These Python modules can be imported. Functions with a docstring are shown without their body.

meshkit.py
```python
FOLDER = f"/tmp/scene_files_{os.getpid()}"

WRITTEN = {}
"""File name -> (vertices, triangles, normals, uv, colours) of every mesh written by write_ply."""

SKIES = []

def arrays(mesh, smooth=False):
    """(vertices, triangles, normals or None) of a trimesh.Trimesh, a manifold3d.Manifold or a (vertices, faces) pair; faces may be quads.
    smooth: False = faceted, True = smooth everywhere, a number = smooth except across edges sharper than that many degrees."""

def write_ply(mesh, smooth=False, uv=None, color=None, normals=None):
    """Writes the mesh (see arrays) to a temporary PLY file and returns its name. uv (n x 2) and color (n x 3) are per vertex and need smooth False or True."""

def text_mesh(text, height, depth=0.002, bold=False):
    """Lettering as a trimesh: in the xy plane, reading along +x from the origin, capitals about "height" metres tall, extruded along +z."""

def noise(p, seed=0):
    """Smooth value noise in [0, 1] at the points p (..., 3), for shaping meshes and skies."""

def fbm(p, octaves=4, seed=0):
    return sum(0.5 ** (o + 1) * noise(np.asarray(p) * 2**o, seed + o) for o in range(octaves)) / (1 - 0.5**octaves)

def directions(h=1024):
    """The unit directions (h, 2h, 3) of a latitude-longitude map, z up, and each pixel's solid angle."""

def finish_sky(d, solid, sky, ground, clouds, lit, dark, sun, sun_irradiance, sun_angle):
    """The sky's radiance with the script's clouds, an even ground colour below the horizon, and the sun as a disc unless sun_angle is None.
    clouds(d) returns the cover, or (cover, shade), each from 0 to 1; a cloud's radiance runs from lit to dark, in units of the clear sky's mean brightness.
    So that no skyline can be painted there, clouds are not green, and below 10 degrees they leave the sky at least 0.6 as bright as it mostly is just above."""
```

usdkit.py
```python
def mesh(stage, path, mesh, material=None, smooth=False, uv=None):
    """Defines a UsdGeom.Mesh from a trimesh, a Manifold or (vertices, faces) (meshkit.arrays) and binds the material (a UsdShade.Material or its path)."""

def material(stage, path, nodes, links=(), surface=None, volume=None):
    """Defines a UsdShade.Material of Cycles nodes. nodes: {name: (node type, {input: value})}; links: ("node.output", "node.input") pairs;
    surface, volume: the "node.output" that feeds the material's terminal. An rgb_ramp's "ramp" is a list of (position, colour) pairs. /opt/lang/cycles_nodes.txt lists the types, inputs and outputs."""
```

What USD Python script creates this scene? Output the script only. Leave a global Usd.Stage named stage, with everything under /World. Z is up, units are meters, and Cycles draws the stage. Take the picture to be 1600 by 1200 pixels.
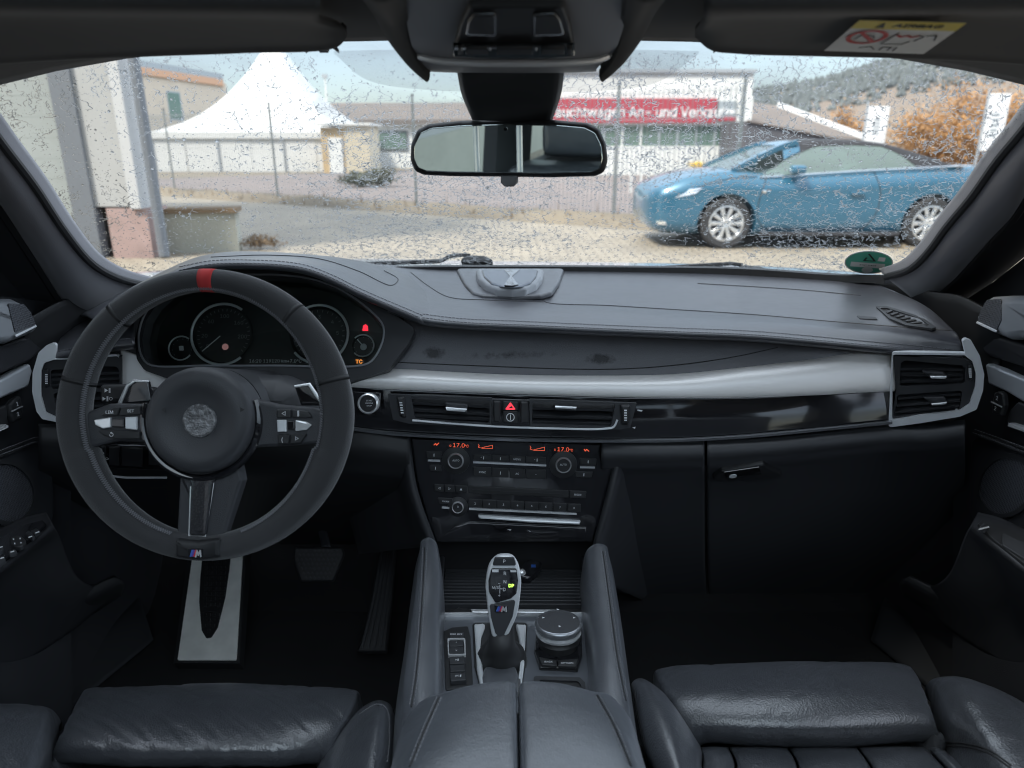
import math, random
import numpy as np, trimesh, shapely, mapbox_earcut
from shapely.geometry import Polygon
from shapely import affinity
import usdkit, meshkit
from pxr import Usd, UsdGeom, UsdLux, UsdShade, Gf, Sdf
rng = np.random.default_rng(7); random.seed(7)
stage = Usd.Stage.CreateInMemory()
UsdGeom.SetStageUpAxis(stage, 'Z'); UsdGeom.SetStageMetersPerUnit(stage, 1.0)
stage.SetDefaultPrim(UsdGeom.Xform.Define(stage, '/World').GetPrim())
UsdGeom.Scope.Define(stage, '/World/Looks')
# ---------------------------------------------------------------- camera, sky, sun, exposure
FPX, PITCH, CAM = 1110.0, math.radians(18.4), np.array([0, 0, 1.30])
EXPOSURE, SUN, SKY = 2.25, 0.40, 0.15
SUN_ANGLE = 10.0
SUN_DIR = np.array([-0.75, -0.66, 1.2])          # towards the sun
cam = UsdGeom.Camera.Define(stage, '/World/camera')
cam.AddTranslateOp().Set(Gf.Vec3d(*CAM)); cam.AddRotateXOp().Set(90 - math.degrees(PITCH))
cam.CreateHorizontalApertureAttr(36.0); cam.CreateVerticalApertureAttr(27.0)
cam.CreateFocalLengthAttr(36.0 * FPX / 1600); cam.CreateClippingRangeAttr((0.02, 5000.0))
cam.CreateFStopAttr(5.0); cam.CreateFocusDistanceAttr(1.05); cam.CreateExposureAttr(EXPOSURE)
SUN_DIR = SUN_DIR / np.linalg.norm(SUN_DIR)
elev, rotn = math.asin(SUN_DIR[2]), math.atan2(SUN_DIR[0], SUN_DIR[1])
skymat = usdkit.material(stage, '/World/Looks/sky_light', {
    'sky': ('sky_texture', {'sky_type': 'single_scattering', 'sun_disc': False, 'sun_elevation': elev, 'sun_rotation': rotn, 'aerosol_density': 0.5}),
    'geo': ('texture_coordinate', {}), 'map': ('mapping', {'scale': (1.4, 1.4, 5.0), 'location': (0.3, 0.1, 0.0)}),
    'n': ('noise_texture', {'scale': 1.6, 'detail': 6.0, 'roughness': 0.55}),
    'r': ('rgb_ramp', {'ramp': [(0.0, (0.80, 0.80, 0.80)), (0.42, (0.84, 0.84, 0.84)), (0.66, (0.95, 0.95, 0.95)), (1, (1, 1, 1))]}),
    'sx': ('separate_xyz', {}), 'el': ('map_range', {'from_min': 0.0, 'from_max': 1.0, 'to_min': 0.07, 'to_max': 1.34, 'clamp': True}), 'cl': ('vector_math', {'math_type': 'scale', 'vector1': (2.78, 3.04, 3.38)}), 'm': ('mix_color', {'use_clamp': False}), 'bg': ('background_shader', {'strength': SKY})},  # cloud brightness shaped to rise overhead, out of view, to light the cabin
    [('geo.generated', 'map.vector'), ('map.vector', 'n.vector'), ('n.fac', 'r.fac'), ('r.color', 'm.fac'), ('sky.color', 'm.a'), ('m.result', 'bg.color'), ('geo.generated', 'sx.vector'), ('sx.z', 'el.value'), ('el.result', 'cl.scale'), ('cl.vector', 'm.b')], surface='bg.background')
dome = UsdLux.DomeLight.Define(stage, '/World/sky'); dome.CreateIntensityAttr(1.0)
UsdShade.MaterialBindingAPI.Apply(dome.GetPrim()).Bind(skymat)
sun = UsdLux.DistantLight.Define(stage, '/World/sun')
sun.CreateIntensityAttr(SUN); sun.CreateAngleAttr(SUN_ANGLE); sun.CreateNormalizeAttr(True); sun.CreateColorAttr(Gf.Vec3f(1.0, 0.93, 0.83))
sun.AddRotateZOp().Set(-math.degrees(rotn) + 180); sun.AddRotateXOp().Set(-(90 - math.degrees(elev)) * -1 * -1)
sun.GetXformOpOrderAttr().Clear(); sun.ClearXformOpOrder()
_zb = SUN_DIR; _xb = np.cross([0, 0, 1.0], _zb); _xb /= np.linalg.norm(_xb); _yb = np.cross(_zb, _xb)
sun.AddTransformOp().Set(Gf.Matrix4d(*_xb, 0, *_yb, 0, *_zb, 0, 0, 0, 0, 1))
# ---------------------------------------------------------------- where a line of sight meets a depth, a height, a plane
_F = np.array([0, math.cos(PITCH), -math.sin(PITCH)]); _U = np.array([0, math.sin(PITCH), math.cos(PITCH)]); _R = np.array([1.0, 0, 0])
def ray(px, py): return _F + (px - 800) / FPX * _R + (600 - py) / FPX * _U
def P(px, py, y=None, z=None, d=None, x=None):
    r = ray(px, py)
    t = y / r[1] if y is not None else (z - CAM[2]) / r[2] if z is not None else x / r[0] if x is not None else d
    return CAM + r * t
def unit(v): v = np.asarray(v, float); return v / np.linalg.norm(v)
class Plane:
    """A flat panel: o, normal n towards the cabin, u to the right, v up."""
    def __init__(s, o, n, up=(0, 0, 1)):
        s.o, s.n = np.asarray(o, float), unit(n); s.u = unit(np.cross(up, s.n)); s.v = np.cross(s.n, s.u)
    @staticmethod
    def of(a, b, c):
        n = unit(np.cross(b - a, c - a)); n = n if n @ (CAM - a) > 0 else -n
        return Plane(a, n) if abs(n[2]) < 0.97 else Plane(a, n, (0, 1, 0))
    def hit(s, px, py, w=0):
        r = ray(px, py); t = ((s.o + s.n * w - CAM) @ s.n) / (r @ s.n); return CAM + r * t
    def uv(s, px, py, w=0): q = s.hit(px, py, w) - s.o; return np.array([q @ s.u, q @ s.v])
    def at(s, u, v, w=0): return s.o + s.u * u + s.v * v + s.n * w
    def M(s, w=0):
        m = np.eye(4); m[:3, 0], m[:3, 1], m[:3, 2], m[:3, 3] = s.u, s.v, s.n, s.o + s.n * w; return m
    def poly(s, px, w=0): return np.array([s.uv(x, y, w) for x, y in px])
# ---------------------------------------------------------------- shapes
def cr(p, n, closed=False):
    p = np.asarray(p, float)
    if len(p) == n and not closed: return p
    if closed: p = np.vstack([p[-2:], p, p[:3]])
    if len(p) == 2: return p[0] + (p[1] - p[0]) * np.linspace(0, 1, n)[:, None]
    t = np.r_[0, np.cumsum(np.sqrt(np.linalg.norm(np.diff(p, axis=0), axis=1)) + 1e-9)]
    m = np.zeros_like(p); dt = np.diff(t)[:, None]; s = np.diff(p, axis=0) / dt
    m[1:-1] = (s[:-1] * dt[1:] + s[1:] * dt[:-1]) / (dt[1:] + dt[:-1]); m[0], m[-1] = s[0], s[-1]
    x = np.linspace(t[2], t[-3], n, endpoint=False) if closed else np.linspace(0, t[-1], n)
    i = np.clip(np.searchsorted(t, x, 'right') - 1, 0, len(t) - 2); h = dt[i, 0]; a = ((x - t[i]) / h)[:, None]; h = h[:, None]
    return (2*a**3 - 3*a**2 + 1)*p[i] + (a**3 - 2*a**2 + a)*h*m[i] + (-2*a**3 + 3*a**2)*p[i+1] + (a**3 - a**2)*h*m[i+1]
def loft(rows, nu, nv):
    R = np.array([cr(r, nu) for r in rows]); return np.stack([cr(R[:, j], nv) for j in range(nu)], 1)
def tm(v, f): return trimesh.Trimesh(np.asarray(v, float), np.asarray(f, int), process=False)
def quads(nv, nu, cu=False, cv=False):
    a = np.arange(nv * nu).reshape(nv, nu); b = np.roll(a, -1, 1) if cu else a; 
    r = nv if cv else nv - 1; k = np.roll(a, -1, 0)
    if cu: A, B, C, D = a[:r], np.roll(a, -1, 1)[:r], np.roll(k, -1, 1)[:r], k[:r]
    else: A, B, C, D = a[:r, :-1], a[:r, 1:], k[:r, 1:], k[:r, :-1]
    q = np.stack([A, B, C, D], -1).reshape(-1, 4); return np.vstack([q[:, [0, 1, 2]], q[:, [0, 2, 3]]])
def grid(G, cu=False, cv=False, face=None):
    """One sheet from a grid of points; face: a point its normals look to."""
    nv, nu = G.shape[:2]; m = tm(G.reshape(-1, 3), quads(nv, nu, cu, cv))
    if face is not None:
        n = m.face_normals; c = m.triangles_center
        if np.sum(np.einsum('ij,ij->i', n, np.asarray(face) - c) * m.area_faces) < 0: m.faces = m.faces[:, ::-1]
    return m
def vnormals(G):
    du = np.gradient(G, axis=1); dv = np.gradient(G, axis=0); n = np.cross(du, dv); return n / np.maximum(np.linalg.norm(n, axis=2, keepdims=True), 1e-12)
def shell(G, t, face=CAM):
    """The sheet given a thickness t behind the side that looks to face, closed at its border."""
    n = vnormals(G)
    if np.sum(n * (np.asarray(face) - G)) < 0: n = -n
    B = G - n * t; nv, nu = G.shape[:2]; N = nv * nu
    f = quads(nv, nu); m = tm(np.vstack([G.reshape(-1, 3), B.reshape(-1, 3)]), np.zeros((0, 3)))
    fl = np.sum(np.einsum('ij,ij->i', np.cross(m.vertices[f[:, 1]] - m.vertices[f[:, 0]], m.vertices[f[:, 2]] - m.vertices[f[:, 0]]), n.reshape(-1, 3)[f[:, 0]])) < 0
    if fl: f = f[:, ::-1]
    a = np.arange(N).reshape(nv, nu); ring = np.r_[a[0, :-1], a[:-1, -1], a[-1, :0:-1], a[:0:-1, 0]]; nx = np.roll(ring, -1)
    s = np.vstack([np.stack([ring, nx, nx + N], 1), np.stack([ring, nx + N, ring + N], 1)])
    if not fl: s = s[:, ::-1]
    return tm(m.vertices, np.vstack([f, f[:, ::-1] + N, s]))
def frames(path, closed=False, up=None):
    p = np.asarray(path, float); t = (np.roll(p, -1, 0) - np.roll(p, 1, 0)) if closed else np.gradient(p, axis=0)
    t /= np.maximum(np.linalg.norm(t, axis=1, keepdims=True), 1e-12); N = np.zeros_like(p)
    if up is not None:
        N = np.broadcast_to(up, p.shape) - t * np.sum(t * up, 1, keepdims=True); N = N / np.maximum(np.linalg.norm(N, axis=1, keepdims=True), 1e-12)
    else:
        n = np.cross(t[0], [0.31, 0.27, 0.91]); n /= np.linalg.norm(n)
        for i in range(len(p)):
            n = n - t[i] * (n @ t[i]); n /= np.linalg.norm(n); N[i] = n
    return p, t, N, np.cross(t, N)
def sweep(path, prof, closed=False, up=None, scale=None, cap=True):
    """prof: closed outline (a along the side, b along up) swept along the path."""
    p, t, N, B = frames(path, closed, up); prof = np.asarray(prof, float); s = np.ones(len(p)) if scale is None else np.asarray(scale)
    G = p[:, None] + (prof[None, :, 0, None] * B[:, None] + prof[None, :, 1, None] * N[:, None]) * s[:, None, None]
    k = len(prof); v = G.reshape(-1, 3); f = quads(len(p), k, True, closed)
    if cap and not closed:
        i = np.array(range(1, k - 1)); e = (len(p) - 1) * k
        f = np.vstack([f, np.stack([i * 0, i, i + 1], 1), np.stack([i * 0 + e, i + 1 + e, i + e], 1)])
    m = tm(v, f)
    if m.volume < 0: m.faces = m.faces[:, ::-1]
    return m
def circ(r, n=8): a = np.arange(n) / n * 2 * np.pi; return np.stack([r * np.cos(a), r * np.sin(a)], 1)
def tube(path, r, n=8, closed=False):
    s = None if np.ndim(r) == 0 else np.asarray(r); return sweep(path, circ(r if s is None else 1, n), closed, scale=s)
def join(*ms):
    L = [m for m in (ms[0] if len(ms) == 1 and isinstance(ms[0], (list, tuple)) else ms)]; return L[0] if len(L) == 1 else trimesh.util.concatenate([tm(m.vertices, m.faces) for m in L])
def box(a, b, r=0):
    a, b = np.minimum(a, b), np.maximum(a, b); e = b - a
    if r <= 0:
        m = trimesh.creation.box(e); m.apply_translation((a + b) / 2); return m
    r = min(r, e.min() * 0.49); c = trimesh.creation.icosphere(1, r).vertices
    pts = np.vstack([c + a + r + (e - 2 * r) * np.array([i, j, k]) for i in (0, 1) for j in (0, 1) for k in (0, 1)]); return hull(pts)
def hull(pts):
    m = trimesh.convex.convex_hull(np.asarray(pts)); return tm(m.vertices, m.faces)
def ccw(q): q = np.asarray(q, float); return q if np.sum(q[:, 0] * np.roll(q[:, 1], -1) - np.roll(q[:, 0], -1) * q[:, 1]) > 0 else q[::-1]
def soften(q, r, seg=4):
    if r <= 0: return ccw(q)
    g = Polygon(q).buffer(0); h = g.buffer(-r, quad_segs=seg).buffer(r, quad_segs=seg)
    g = g if h.is_empty else h
    if g.geom_type != 'Polygon': g = max(g.geoms, key=lambda x: x.area)
    return ccw(np.array(g.exterior.coords)[:-1])
def inset(q, b):
    e = np.roll(q, -1, 0) - q; e /= np.maximum(np.linalg.norm(e, axis=1, keepdims=True), 1e-12); n = np.stack([-e[:, 1], e[:, 0]], 1); m = n + np.roll(n, 1, 0)
    return q + m / np.maximum(np.sum(m * m, 1, keepdims=True), 0.5) * 2 * b
def fill(q): return mapbox_earcut.triangulate_float64(np.ascontiguousarray(q), np.array([len(q)], np.uint32)).reshape(-1, 3).astype(int)
def slab(q, t, b=0.0, base=0.0, dome=0.0):
    """A flat piece of outline q between heights base and base + t, its upper edge chamfered by b."""
    q = ccw(q); n = len(q); rings = [(q, base), (q, base + t - b)]
    if b > 0: rings += [(inset(q, b * 0.35), base + t - b * 0.35), (inset(q, b), base + t)]
    v = np.vstack([np.c_[r, np.full(n, h)] for r, h in rings]); f = quads(len(rings), n, True); tp = fill(rings[-1][0])
    return tm(v, np.vstack([f, tp + n * (len(rings) - 1), fill(q)[:, ::-1]]))
def plate(pl, px, t, b=0.0, base=0.0, r=0.0, uv=False):
    """A piece on a plane whose outline is given by lines of sight (or uv)."""
    q = np.asarray(px, float) if uv else pl.poly(px, base + t)
    m = slab(soften(q, r), t, min(b, t * 0.9), base); m.apply_transform(pl.M()); return m
def extr(pl, geom, t, base=0.0):
    g = [x for x in getattr(geom, 'geoms', [geom]) if x.area > 1e-9]
    m = join([trimesh.creation.extrude_polygon(x, t, engine='earcut') for x in g]); m.apply_transform(pl.M(base)); return m
def ringplate(pl, out, inn, t, base=0.0, r=0.0, ri=None, uv=False):
    a = np.asarray(out) if uv else pl.poly(out, base + t); c = np.asarray(inn) if uv else pl.poly(inn, base + t)
    return extr(pl, Polygon(soften(a, r)).difference(Polygon(soften(c, r if ri is None else ri))), t, base)
def on(pl, m, px, py, w=0.0, rot=0.0):
    """Puts a mesh modelled round the origin (z out) onto the plane."""
    m = m.copy(); c, s = math.cos(rot), math.sin(rot); T = np.eye(4); T[:2, :2] = [[c, -s], [s, c]]; u, v = pl.uv(px, py, w); T[:3, 3] = u, v, w; m.apply_transform(pl.M() @ T); return m
def lathe(prof, n=32):
    prof = np.asarray(prof, float); a = np.arange(n) / n * 2 * np.pi
    G = np.stack([prof[:, 0, None] * np.cos(a), prof[:, 0, None] * np.sin(a), np.broadcast_to(prof[:, 1, None], (len(prof), n))], -1)
    m = tm(G.reshape(-1, 3), quads(len(prof), n, True)); 
    if m.volume < 0: m.faces = m.faces[:, ::-1]
    return m
def text(pl, s, px, py, h, w=0.0, dirpx=None, depth=0.0004, bold=False, align='c'):
    """Lettering on a plane, centred at a line of sight, capitals h metres tall, running along the plane's u or towards dirpx."""
    m = meshkit.text_mesh(s, h, depth, bold); b = m.bounds; m.apply_translation([-(b[0, 0] + b[1, 0]) / 2, -h / 2, 0])
    rot = 0.0
    if dirpx is not None: d = pl.uv(*dirpx, w) - pl.uv(px, py, w); rot = math.atan2(d[1], d[0])
    return on(pl, m, px, py, w, rot)
def strokes(pl, lines, r, w=0.0, t=0.0005):
    """Thin printed or raised strokes: lists of pixel points joined into flat bars on a plane."""
    g = shapely.union_all([shapely.LineString([pl.uv(*p, w) for p in l]).buffer(r, quad_segs=2) for l in lines]); return extr(pl, g, t, w)
def stitches(path, length=0.0045, gap=0.0018, r=0.0006, normal=None, lift=0.0004):
    """Visible thread along a path."""
    p = np.asarray(path, float); d = np.r_[0, np.cumsum(np.linalg.norm(np.diff(p, axis=0), axis=1))]; k = int(d[-1] / (length + gap)); out = []
    for i in range(k):
        s = np.interp([i * (length + gap), i * (length + gap) + length], d, np.arange(len(p)))
        q = np.array([[np.interp(x, np.arange(len(p)), p[:, c]) for c in range(3)] for x in s])
        if normal is not None: q = q + np.asarray(normal) * lift
        out.append(tube(q, r, 4))
    return join(out)
# ---------------------------------------------------------------- materials
MATS = {}
def mat(name, color, rough=0.5, metal=0.0, bump=None, coat=0.0, spec=0.5, sheen=0.0, var=None, emit=None, aniso=0.0, coat_rough=0.03, scale_vec=None):
    """color; bump: list of (kind, scale, distance); var: (scale, amount) mottling of the colour."""
    nodes, links = {'p': ('principled_bsdf', {'base_color': color, 'roughness': rough, 'metallic': metal, 'coat_weight': coat, 'coat_roughness': coat_rough, 'specular_ior_level': spec, 'sheen_weight': sheen, 'anisotropic': aniso}), 'g': ('geometry', {})}, []
    pos = 'g.position'
    if scale_vec:
        nodes['mp'] = ('mapping', {'scale': scale_vec}); links.append(('g.position', 'mp.vector')); pos = 'mp.vector'
    if emit: nodes['p'][1].update({'emission_color': emit[0], 'emission_strength': emit[1]})
    last = None
    for i, (kind, sc, dist) in enumerate(bump or []):
        k = f't{i}'; nodes[k] = ('voronoi_texture', {'scale': sc, 'feature': 'smooth_f1' if kind == 'voro' else 'f1'}) if kind.startswith('vor') else ('noise_texture', {'scale': sc, 'detail': 3.0, 'roughness': 0.6})
        nodes[f'b{i}'] = ('bump', {'strength': 1.0, 'distance': dist}); links += [(pos, f'{k}.vector'), (f'{k}.distance' if kind.startswith('vor') else f'{k}.fac', f'b{i}.height')]
        if last: links.append((last, f'b{i}.normal'))
        last = f'b{i}.normal'
    if last: links.append((last, 'p.normal'))
    if var:
        nodes['vn'] = ('noise_texture', {'scale': var[0], 'detail': 4.0, 'roughness': 0.6}); a = var[1]
        nodes['vr'] = ('rgb_ramp', {'ramp': [(0.3, tuple(c * (1 - a) for c in color)), (0.7, tuple(min(1, c * (1 + a)) for c in color))]})
        links += [(pos, 'vn.vector'), ('vn.fac', 'vr.fac'), ('vr.color', 'p.base_color')]
        nodes['rr'] = ('map_range', {'from_min': 0.3, 'from_max': 0.7, 'to_min': max(0.02, rough * 0.88), 'to_max': min(1, rough * 1.12)}); links += [('vn.fac', 'rr.value'), ('rr.result', 'p.roughness')]
    MATS[name] = usdkit.material(stage, '/World/Looks/' + name, nodes, links, surface='p.BSDF'); return MATS[name]
# ---------------------------------------------------------------- things and parts
USED, ORIGIN = {}, {}
def numbered(base):
    k = USED.get(base, 0); USED[base] = k + 1; return base if k == 0 else f'{base}_{k:03d}'
def keys(prim, **kw):
    for k, v in kw.items():
        if v: prim.SetCustomDataByKey(k, v)
def thing(name, label, cat, loc=(0, 0, 0), group=None, kind=None):
    path = numbered('/World/' + name); x = UsdGeom.Xform.Define(stage, path); x.AddTranslateOp().Set(Gf.Vec3d(*map(float, loc)))
    keys(x.GetPrim(), label=label, category=cat, group=group, kind=kind); ORIGIN[path] = np.asarray(loc, float); return path
def part(parent, name, m, material, smooth=35, label=None, kind=None):
    m = join(m) if isinstance(m, (list, tuple)) else m; root = '/'.join(parent.split('/')[:3]); path = numbered(parent + '/' + name)
    m = tm(np.asarray(m.vertices) - ORIGIN[root], m.faces); u = usdkit.mesh(stage, path, m, MATS[material], smooth); u.CreateDoubleSidedAttr(True)
    keys(u.GetPrim(), label=label, kind=kind); return path
def single(name, m, material, label, cat, smooth=35, group=None, kind=None):
    m = join(m) if isinstance(m, (list, tuple)) else m; path = numbered('/World/' + name); loc = np.r_[np.asarray(m.bounds).mean(0)[:2], m.bounds[0][2]]
    m = tm(np.asarray(m.vertices) - loc, m.faces); u = usdkit.mesh(stage, path, m, MATS[material], smooth); u.AddTranslateOp().Set(Gf.Vec3d(*map(float, loc))); u.CreateDoubleSidedAttr(True)
    keys(u.GetPrim(), label=label, category=cat, group=group, kind=kind); return path
def structure(name, m, material, smooth=35):
    path = numbered('/World/' + name); u = usdkit.mesh(stage, path, m, MATS[material], smooth); u.CreateDoubleSidedAttr(True); keys(u.GetPrim(), kind='structure'); return path
def copy(src, loc, label=None, rotz=0.0):
    base = src.split('/')[2].rstrip('0123456789').rstrip('_') if src[-3:].isdigit() else src.split('/')[2]
    s = stage.GetPrimAtPath(src); path = numbered('/World/' + base); x = UsdGeom.Xform.Define(stage, path); p = x.GetPrim()
    p.GetReferences().AddInternalReference(src); x.ClearXformOpOrder(); p.GetAttribute('xformOp:translate').Set(Gf.Vec3d(*map(float, loc)))
    if rotz: x.AddRotateZOp().Set(math.degrees(rotz)); x.SetXformOpOrder([UsdGeom.XformOp(p.GetAttribute('xformOp:translate')), UsdGeom.XformOp(p.GetAttribute('xformOp:rotateZ'))])
    else: x.SetXformOpOrder([UsdGeom.XformOp(p.GetAttribute('xformOp:translate'))])
    d = s.GetCustomData(); keys(p, label=label or d.get('label'), category=d.get('category'), group=d.get('group')); p.SetInstanceable(True); return path
# ---------------------------------------------------------------- the materials of the place
mat('paving', (0.42, 0.34, 0.25), 0.75, bump=[('noise', 60, 0.004)], var=(0.6, 0.14))
mat('asphalt', (0.168, 0.14, 0.132), 0.85, bump=[('noise', 40, 0.01)], var=(0.25, 0.18))
mat('soil', (0.168, 0.14, 0.104), 0.9, bump=[('noise', 9, 0.03)], var=(0.5, 0.25))
mat('white_wall', (0.576, 0.576, 0.56), 0.8, var=(0.7, 0.05)); mat('garage_grey', (0.24, 0.258, 0.25), 0.7, var=(0.8, 0.04)); mat('plaster', (0.31, 0.31, 0.305), 0.85, var=(0.9, 0.06))
mat('dark_metal', (0.055, 0.06, 0.07), 0.5); mat('plinth_red', (0.288, 0.204, 0.188), 0.8, var=(3, 0.12)); mat('zinc', (0.34, 0.36, 0.38), 0.5, 0.3)
mat('tent_cloth', (0.528, 0.528, 0.52), 0.7, var=(0.7, 0.03)); mat('warehouse_wall', (0.44, 0.376, 0.304), 0.8, var=(0.5, 0.06)); mat('orange_edge', (0.46, 0.27, 0.17), 0.7); mat('frame_grey', (0.12, 0.13, 0.145), 0.5)
mat('sign_red', (0.34, 0.045, 0.065), 0.5); mat('print_white', (0.64, 0.64, 0.64), 0.5); mat('green_glass', (0.10, 0.155, 0.135), 0.08, spec=0.8); mat('grey_panel', (0.27, 0.30, 0.32), 0.6)
mat('fence_green', (0.14, 0.155, 0.16), 0.5); mat('tan_wood', (0.40, 0.29, 0.16), 0.7, var=(2, 0.15)); mat('cream', (0.46, 0.40, 0.30), 0.7); mat('dark_roof', (0.075, 0.075, 0.085), 0.7, var=(0.7, 0.15)); mat('brown_roof', (0.13, 0.11, 0.10), 0.8, var=(0.6, 0.12))
mat('yellow', (0.65, 0.45, 0.08), 0.5); mat('concrete', (0.296, 0.292, 0.248), 0.85, bump=[('noise', 20, 0.006)], var=(1.5, 0.12))
mat('leaf_orange', (0.36, 0.195, 0.08), 0.75, var=(0.9, 0.35)); mat('leaf_dark', (0.07, 0.075, 0.045), 0.8, var=(1.2, 0.3)); mat('hazy_bare_wood', (0.13, 0.145, 0.145), 0.9, var=(.03, 0.25)); mat('twig', (0.15, 0.10, 0.07), 0.9); mat('leaf_brown', (0.14, 0.095, 0.055), 0.9, var=(3, 0.3))  # far wood colour lightened and blued to stand in for haze
mat('car_blue', (0.024, 0.105, 0.172), 0.32, 0.25, coat=1.0); mat('soft_top', (0.022, 0.022, 0.026), 0.85); mat('tyre', (0.025, 0.025, 0.027), 0.8); mat('alloy', (0.68, 0.69, 0.71), 0.28, 0.9); mat('lamp_clear', (0.7, 0.73, 0.77), 0.1, 0.6, coat=1); mat('lamp_red', (0.55, 0.02, 0.03), 0.15, coat=1)
mat('chrome_out', (0.82, 0.83, 0.84), 0.15, 1.0); mat('bonnet_white', (0.74, 0.76, 0.78), 0.25, 0.0, coat=1.0)
# ================================================================ OUTSIDE THE WINDSCREEN
def sheet(pts, z): p = np.array([[q[0], q[1]] for q in pts]); return tm(np.c_[ccw(p), np.full(len(p), z)], fill(ccw(p)))
def wallbox(a, b, z0, z1, t):
    """An upright slab from a to b (ground points), t thick away from the camera."""
    a, b = np.asarray(a[:2], float), np.asarray(b[:2], float); d = (b - a) / np.linalg.norm(b - a); n = np.array([-d[1], d[0]]); n = n if n[1] > 0 else -n
    q = np.array([a, b, b + n * t, a + n * t]); m = slab(q, z1 - z0, 0, z0); return m
f0, f1, f2 = P(435, 315, z=0), P(657, 329, z=0), P(880, 345, z=0)
fd = unit(f2 - f0); fn = np.array([-fd[1], fd[0], 0]); fn = fn if fn[1] > 0 else -fn
fA, fB = f0 - fd * 16, f0 + fd * 26
structure('ground', sheet([(-900, -900), (900, -900), (900, 900), (-900, 900)], -0.008), 'soil')
structure('road', sheet([fA + fn * .7, fB + fn * .7, fB + fn * 30 + fd * 40, fA + fn * 34], -0.004), 'asphalt')
pav = usdkit.material(stage, '/World/Looks/paving_blocks', {'g': ('geometry', {}), 'b': ('brick_texture', {'scale': 1.0, 'brick_width': 0.24, 'row_height': 0.16, 'mortar_size': 0.011, 'color1': (0.305, 0.265, 0.21), 'color2': (0.25, 0.218, 0.175), 'mortar': (0.12, 0.10, 0.08)}),
    'n': ('noise_texture', {'scale': 0.5, 'detail': 5.0}), 'r': ('rgb_ramp', {'ramp': [(0.3, (0.8, 0.8, 0.8)), (0.7, (1.12, 1.1, 1.06))]}), 'm': ('mix_color', {'blend_type': 'multiply', 'fac': 1.0, 'use_clamp': False}),
    'bu': ('bump', {'distance': 0.004, 'invert': True}), 'p': ('principled_bsdf', {'roughness': 0.6})},
    [('g.position', 'b.vector'), ('g.position', 'n.vector'), ('n.fac', 'r.fac'), ('b.color', 'm.a'), ('r.color', 'm.b'), ('m.result', 'p.base_color'), ('b.fac', 'bu.height'), ('bu.normal', 'p.normal')], surface='p.BSDF'); MATS['paving_blocks'] = pav
structure('paving', sheet([(-9, -14), (26, -14), (26, (fB + fd * 8)[1]), fB - fn * .5, fA - fn * .5, (-16, -14)], 0.0), 'paving_blocks')
# the weedy verge under the fence: a low uneven bank with dry tufts
G = []
for k in range(120):
    c = fA + (fB - fA) * k / 119
    G.append([c + fn * w + np.array([0, 0, h * (0.6 + 0.9 * meshkit.noise(np.array([k * .7, w * 3, 0]))) + 0.003]) for w, h in ((-.55, 0), (-.35, .09), (0, .15), (.4, .12), (.75, 0))])
structure('verge', grid(np.array(G), face=(0, 0, 50)), 'soil')
tufts = []
for k in range(1500):
    c = fA + (fB - fA) * rng.random() + fn * rng.uniform(-.5, .6); h = rng.uniform(.08, .26) * (1.6 if rng.random() < .12 else 1); a = rng.uniform(0, 6.28); w = rng.uniform(.01, .03); e = np.array([math.cos(a) * w, math.sin(a) * w, 0]); l = np.array([rng.normal(0, .06), rng.normal(0, .06), h])
    tufts.append(tm([c - e, c + e, c + l, c + [0, 0, .01]], [[0, 1, 2], [1, 3, 2]]))
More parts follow.
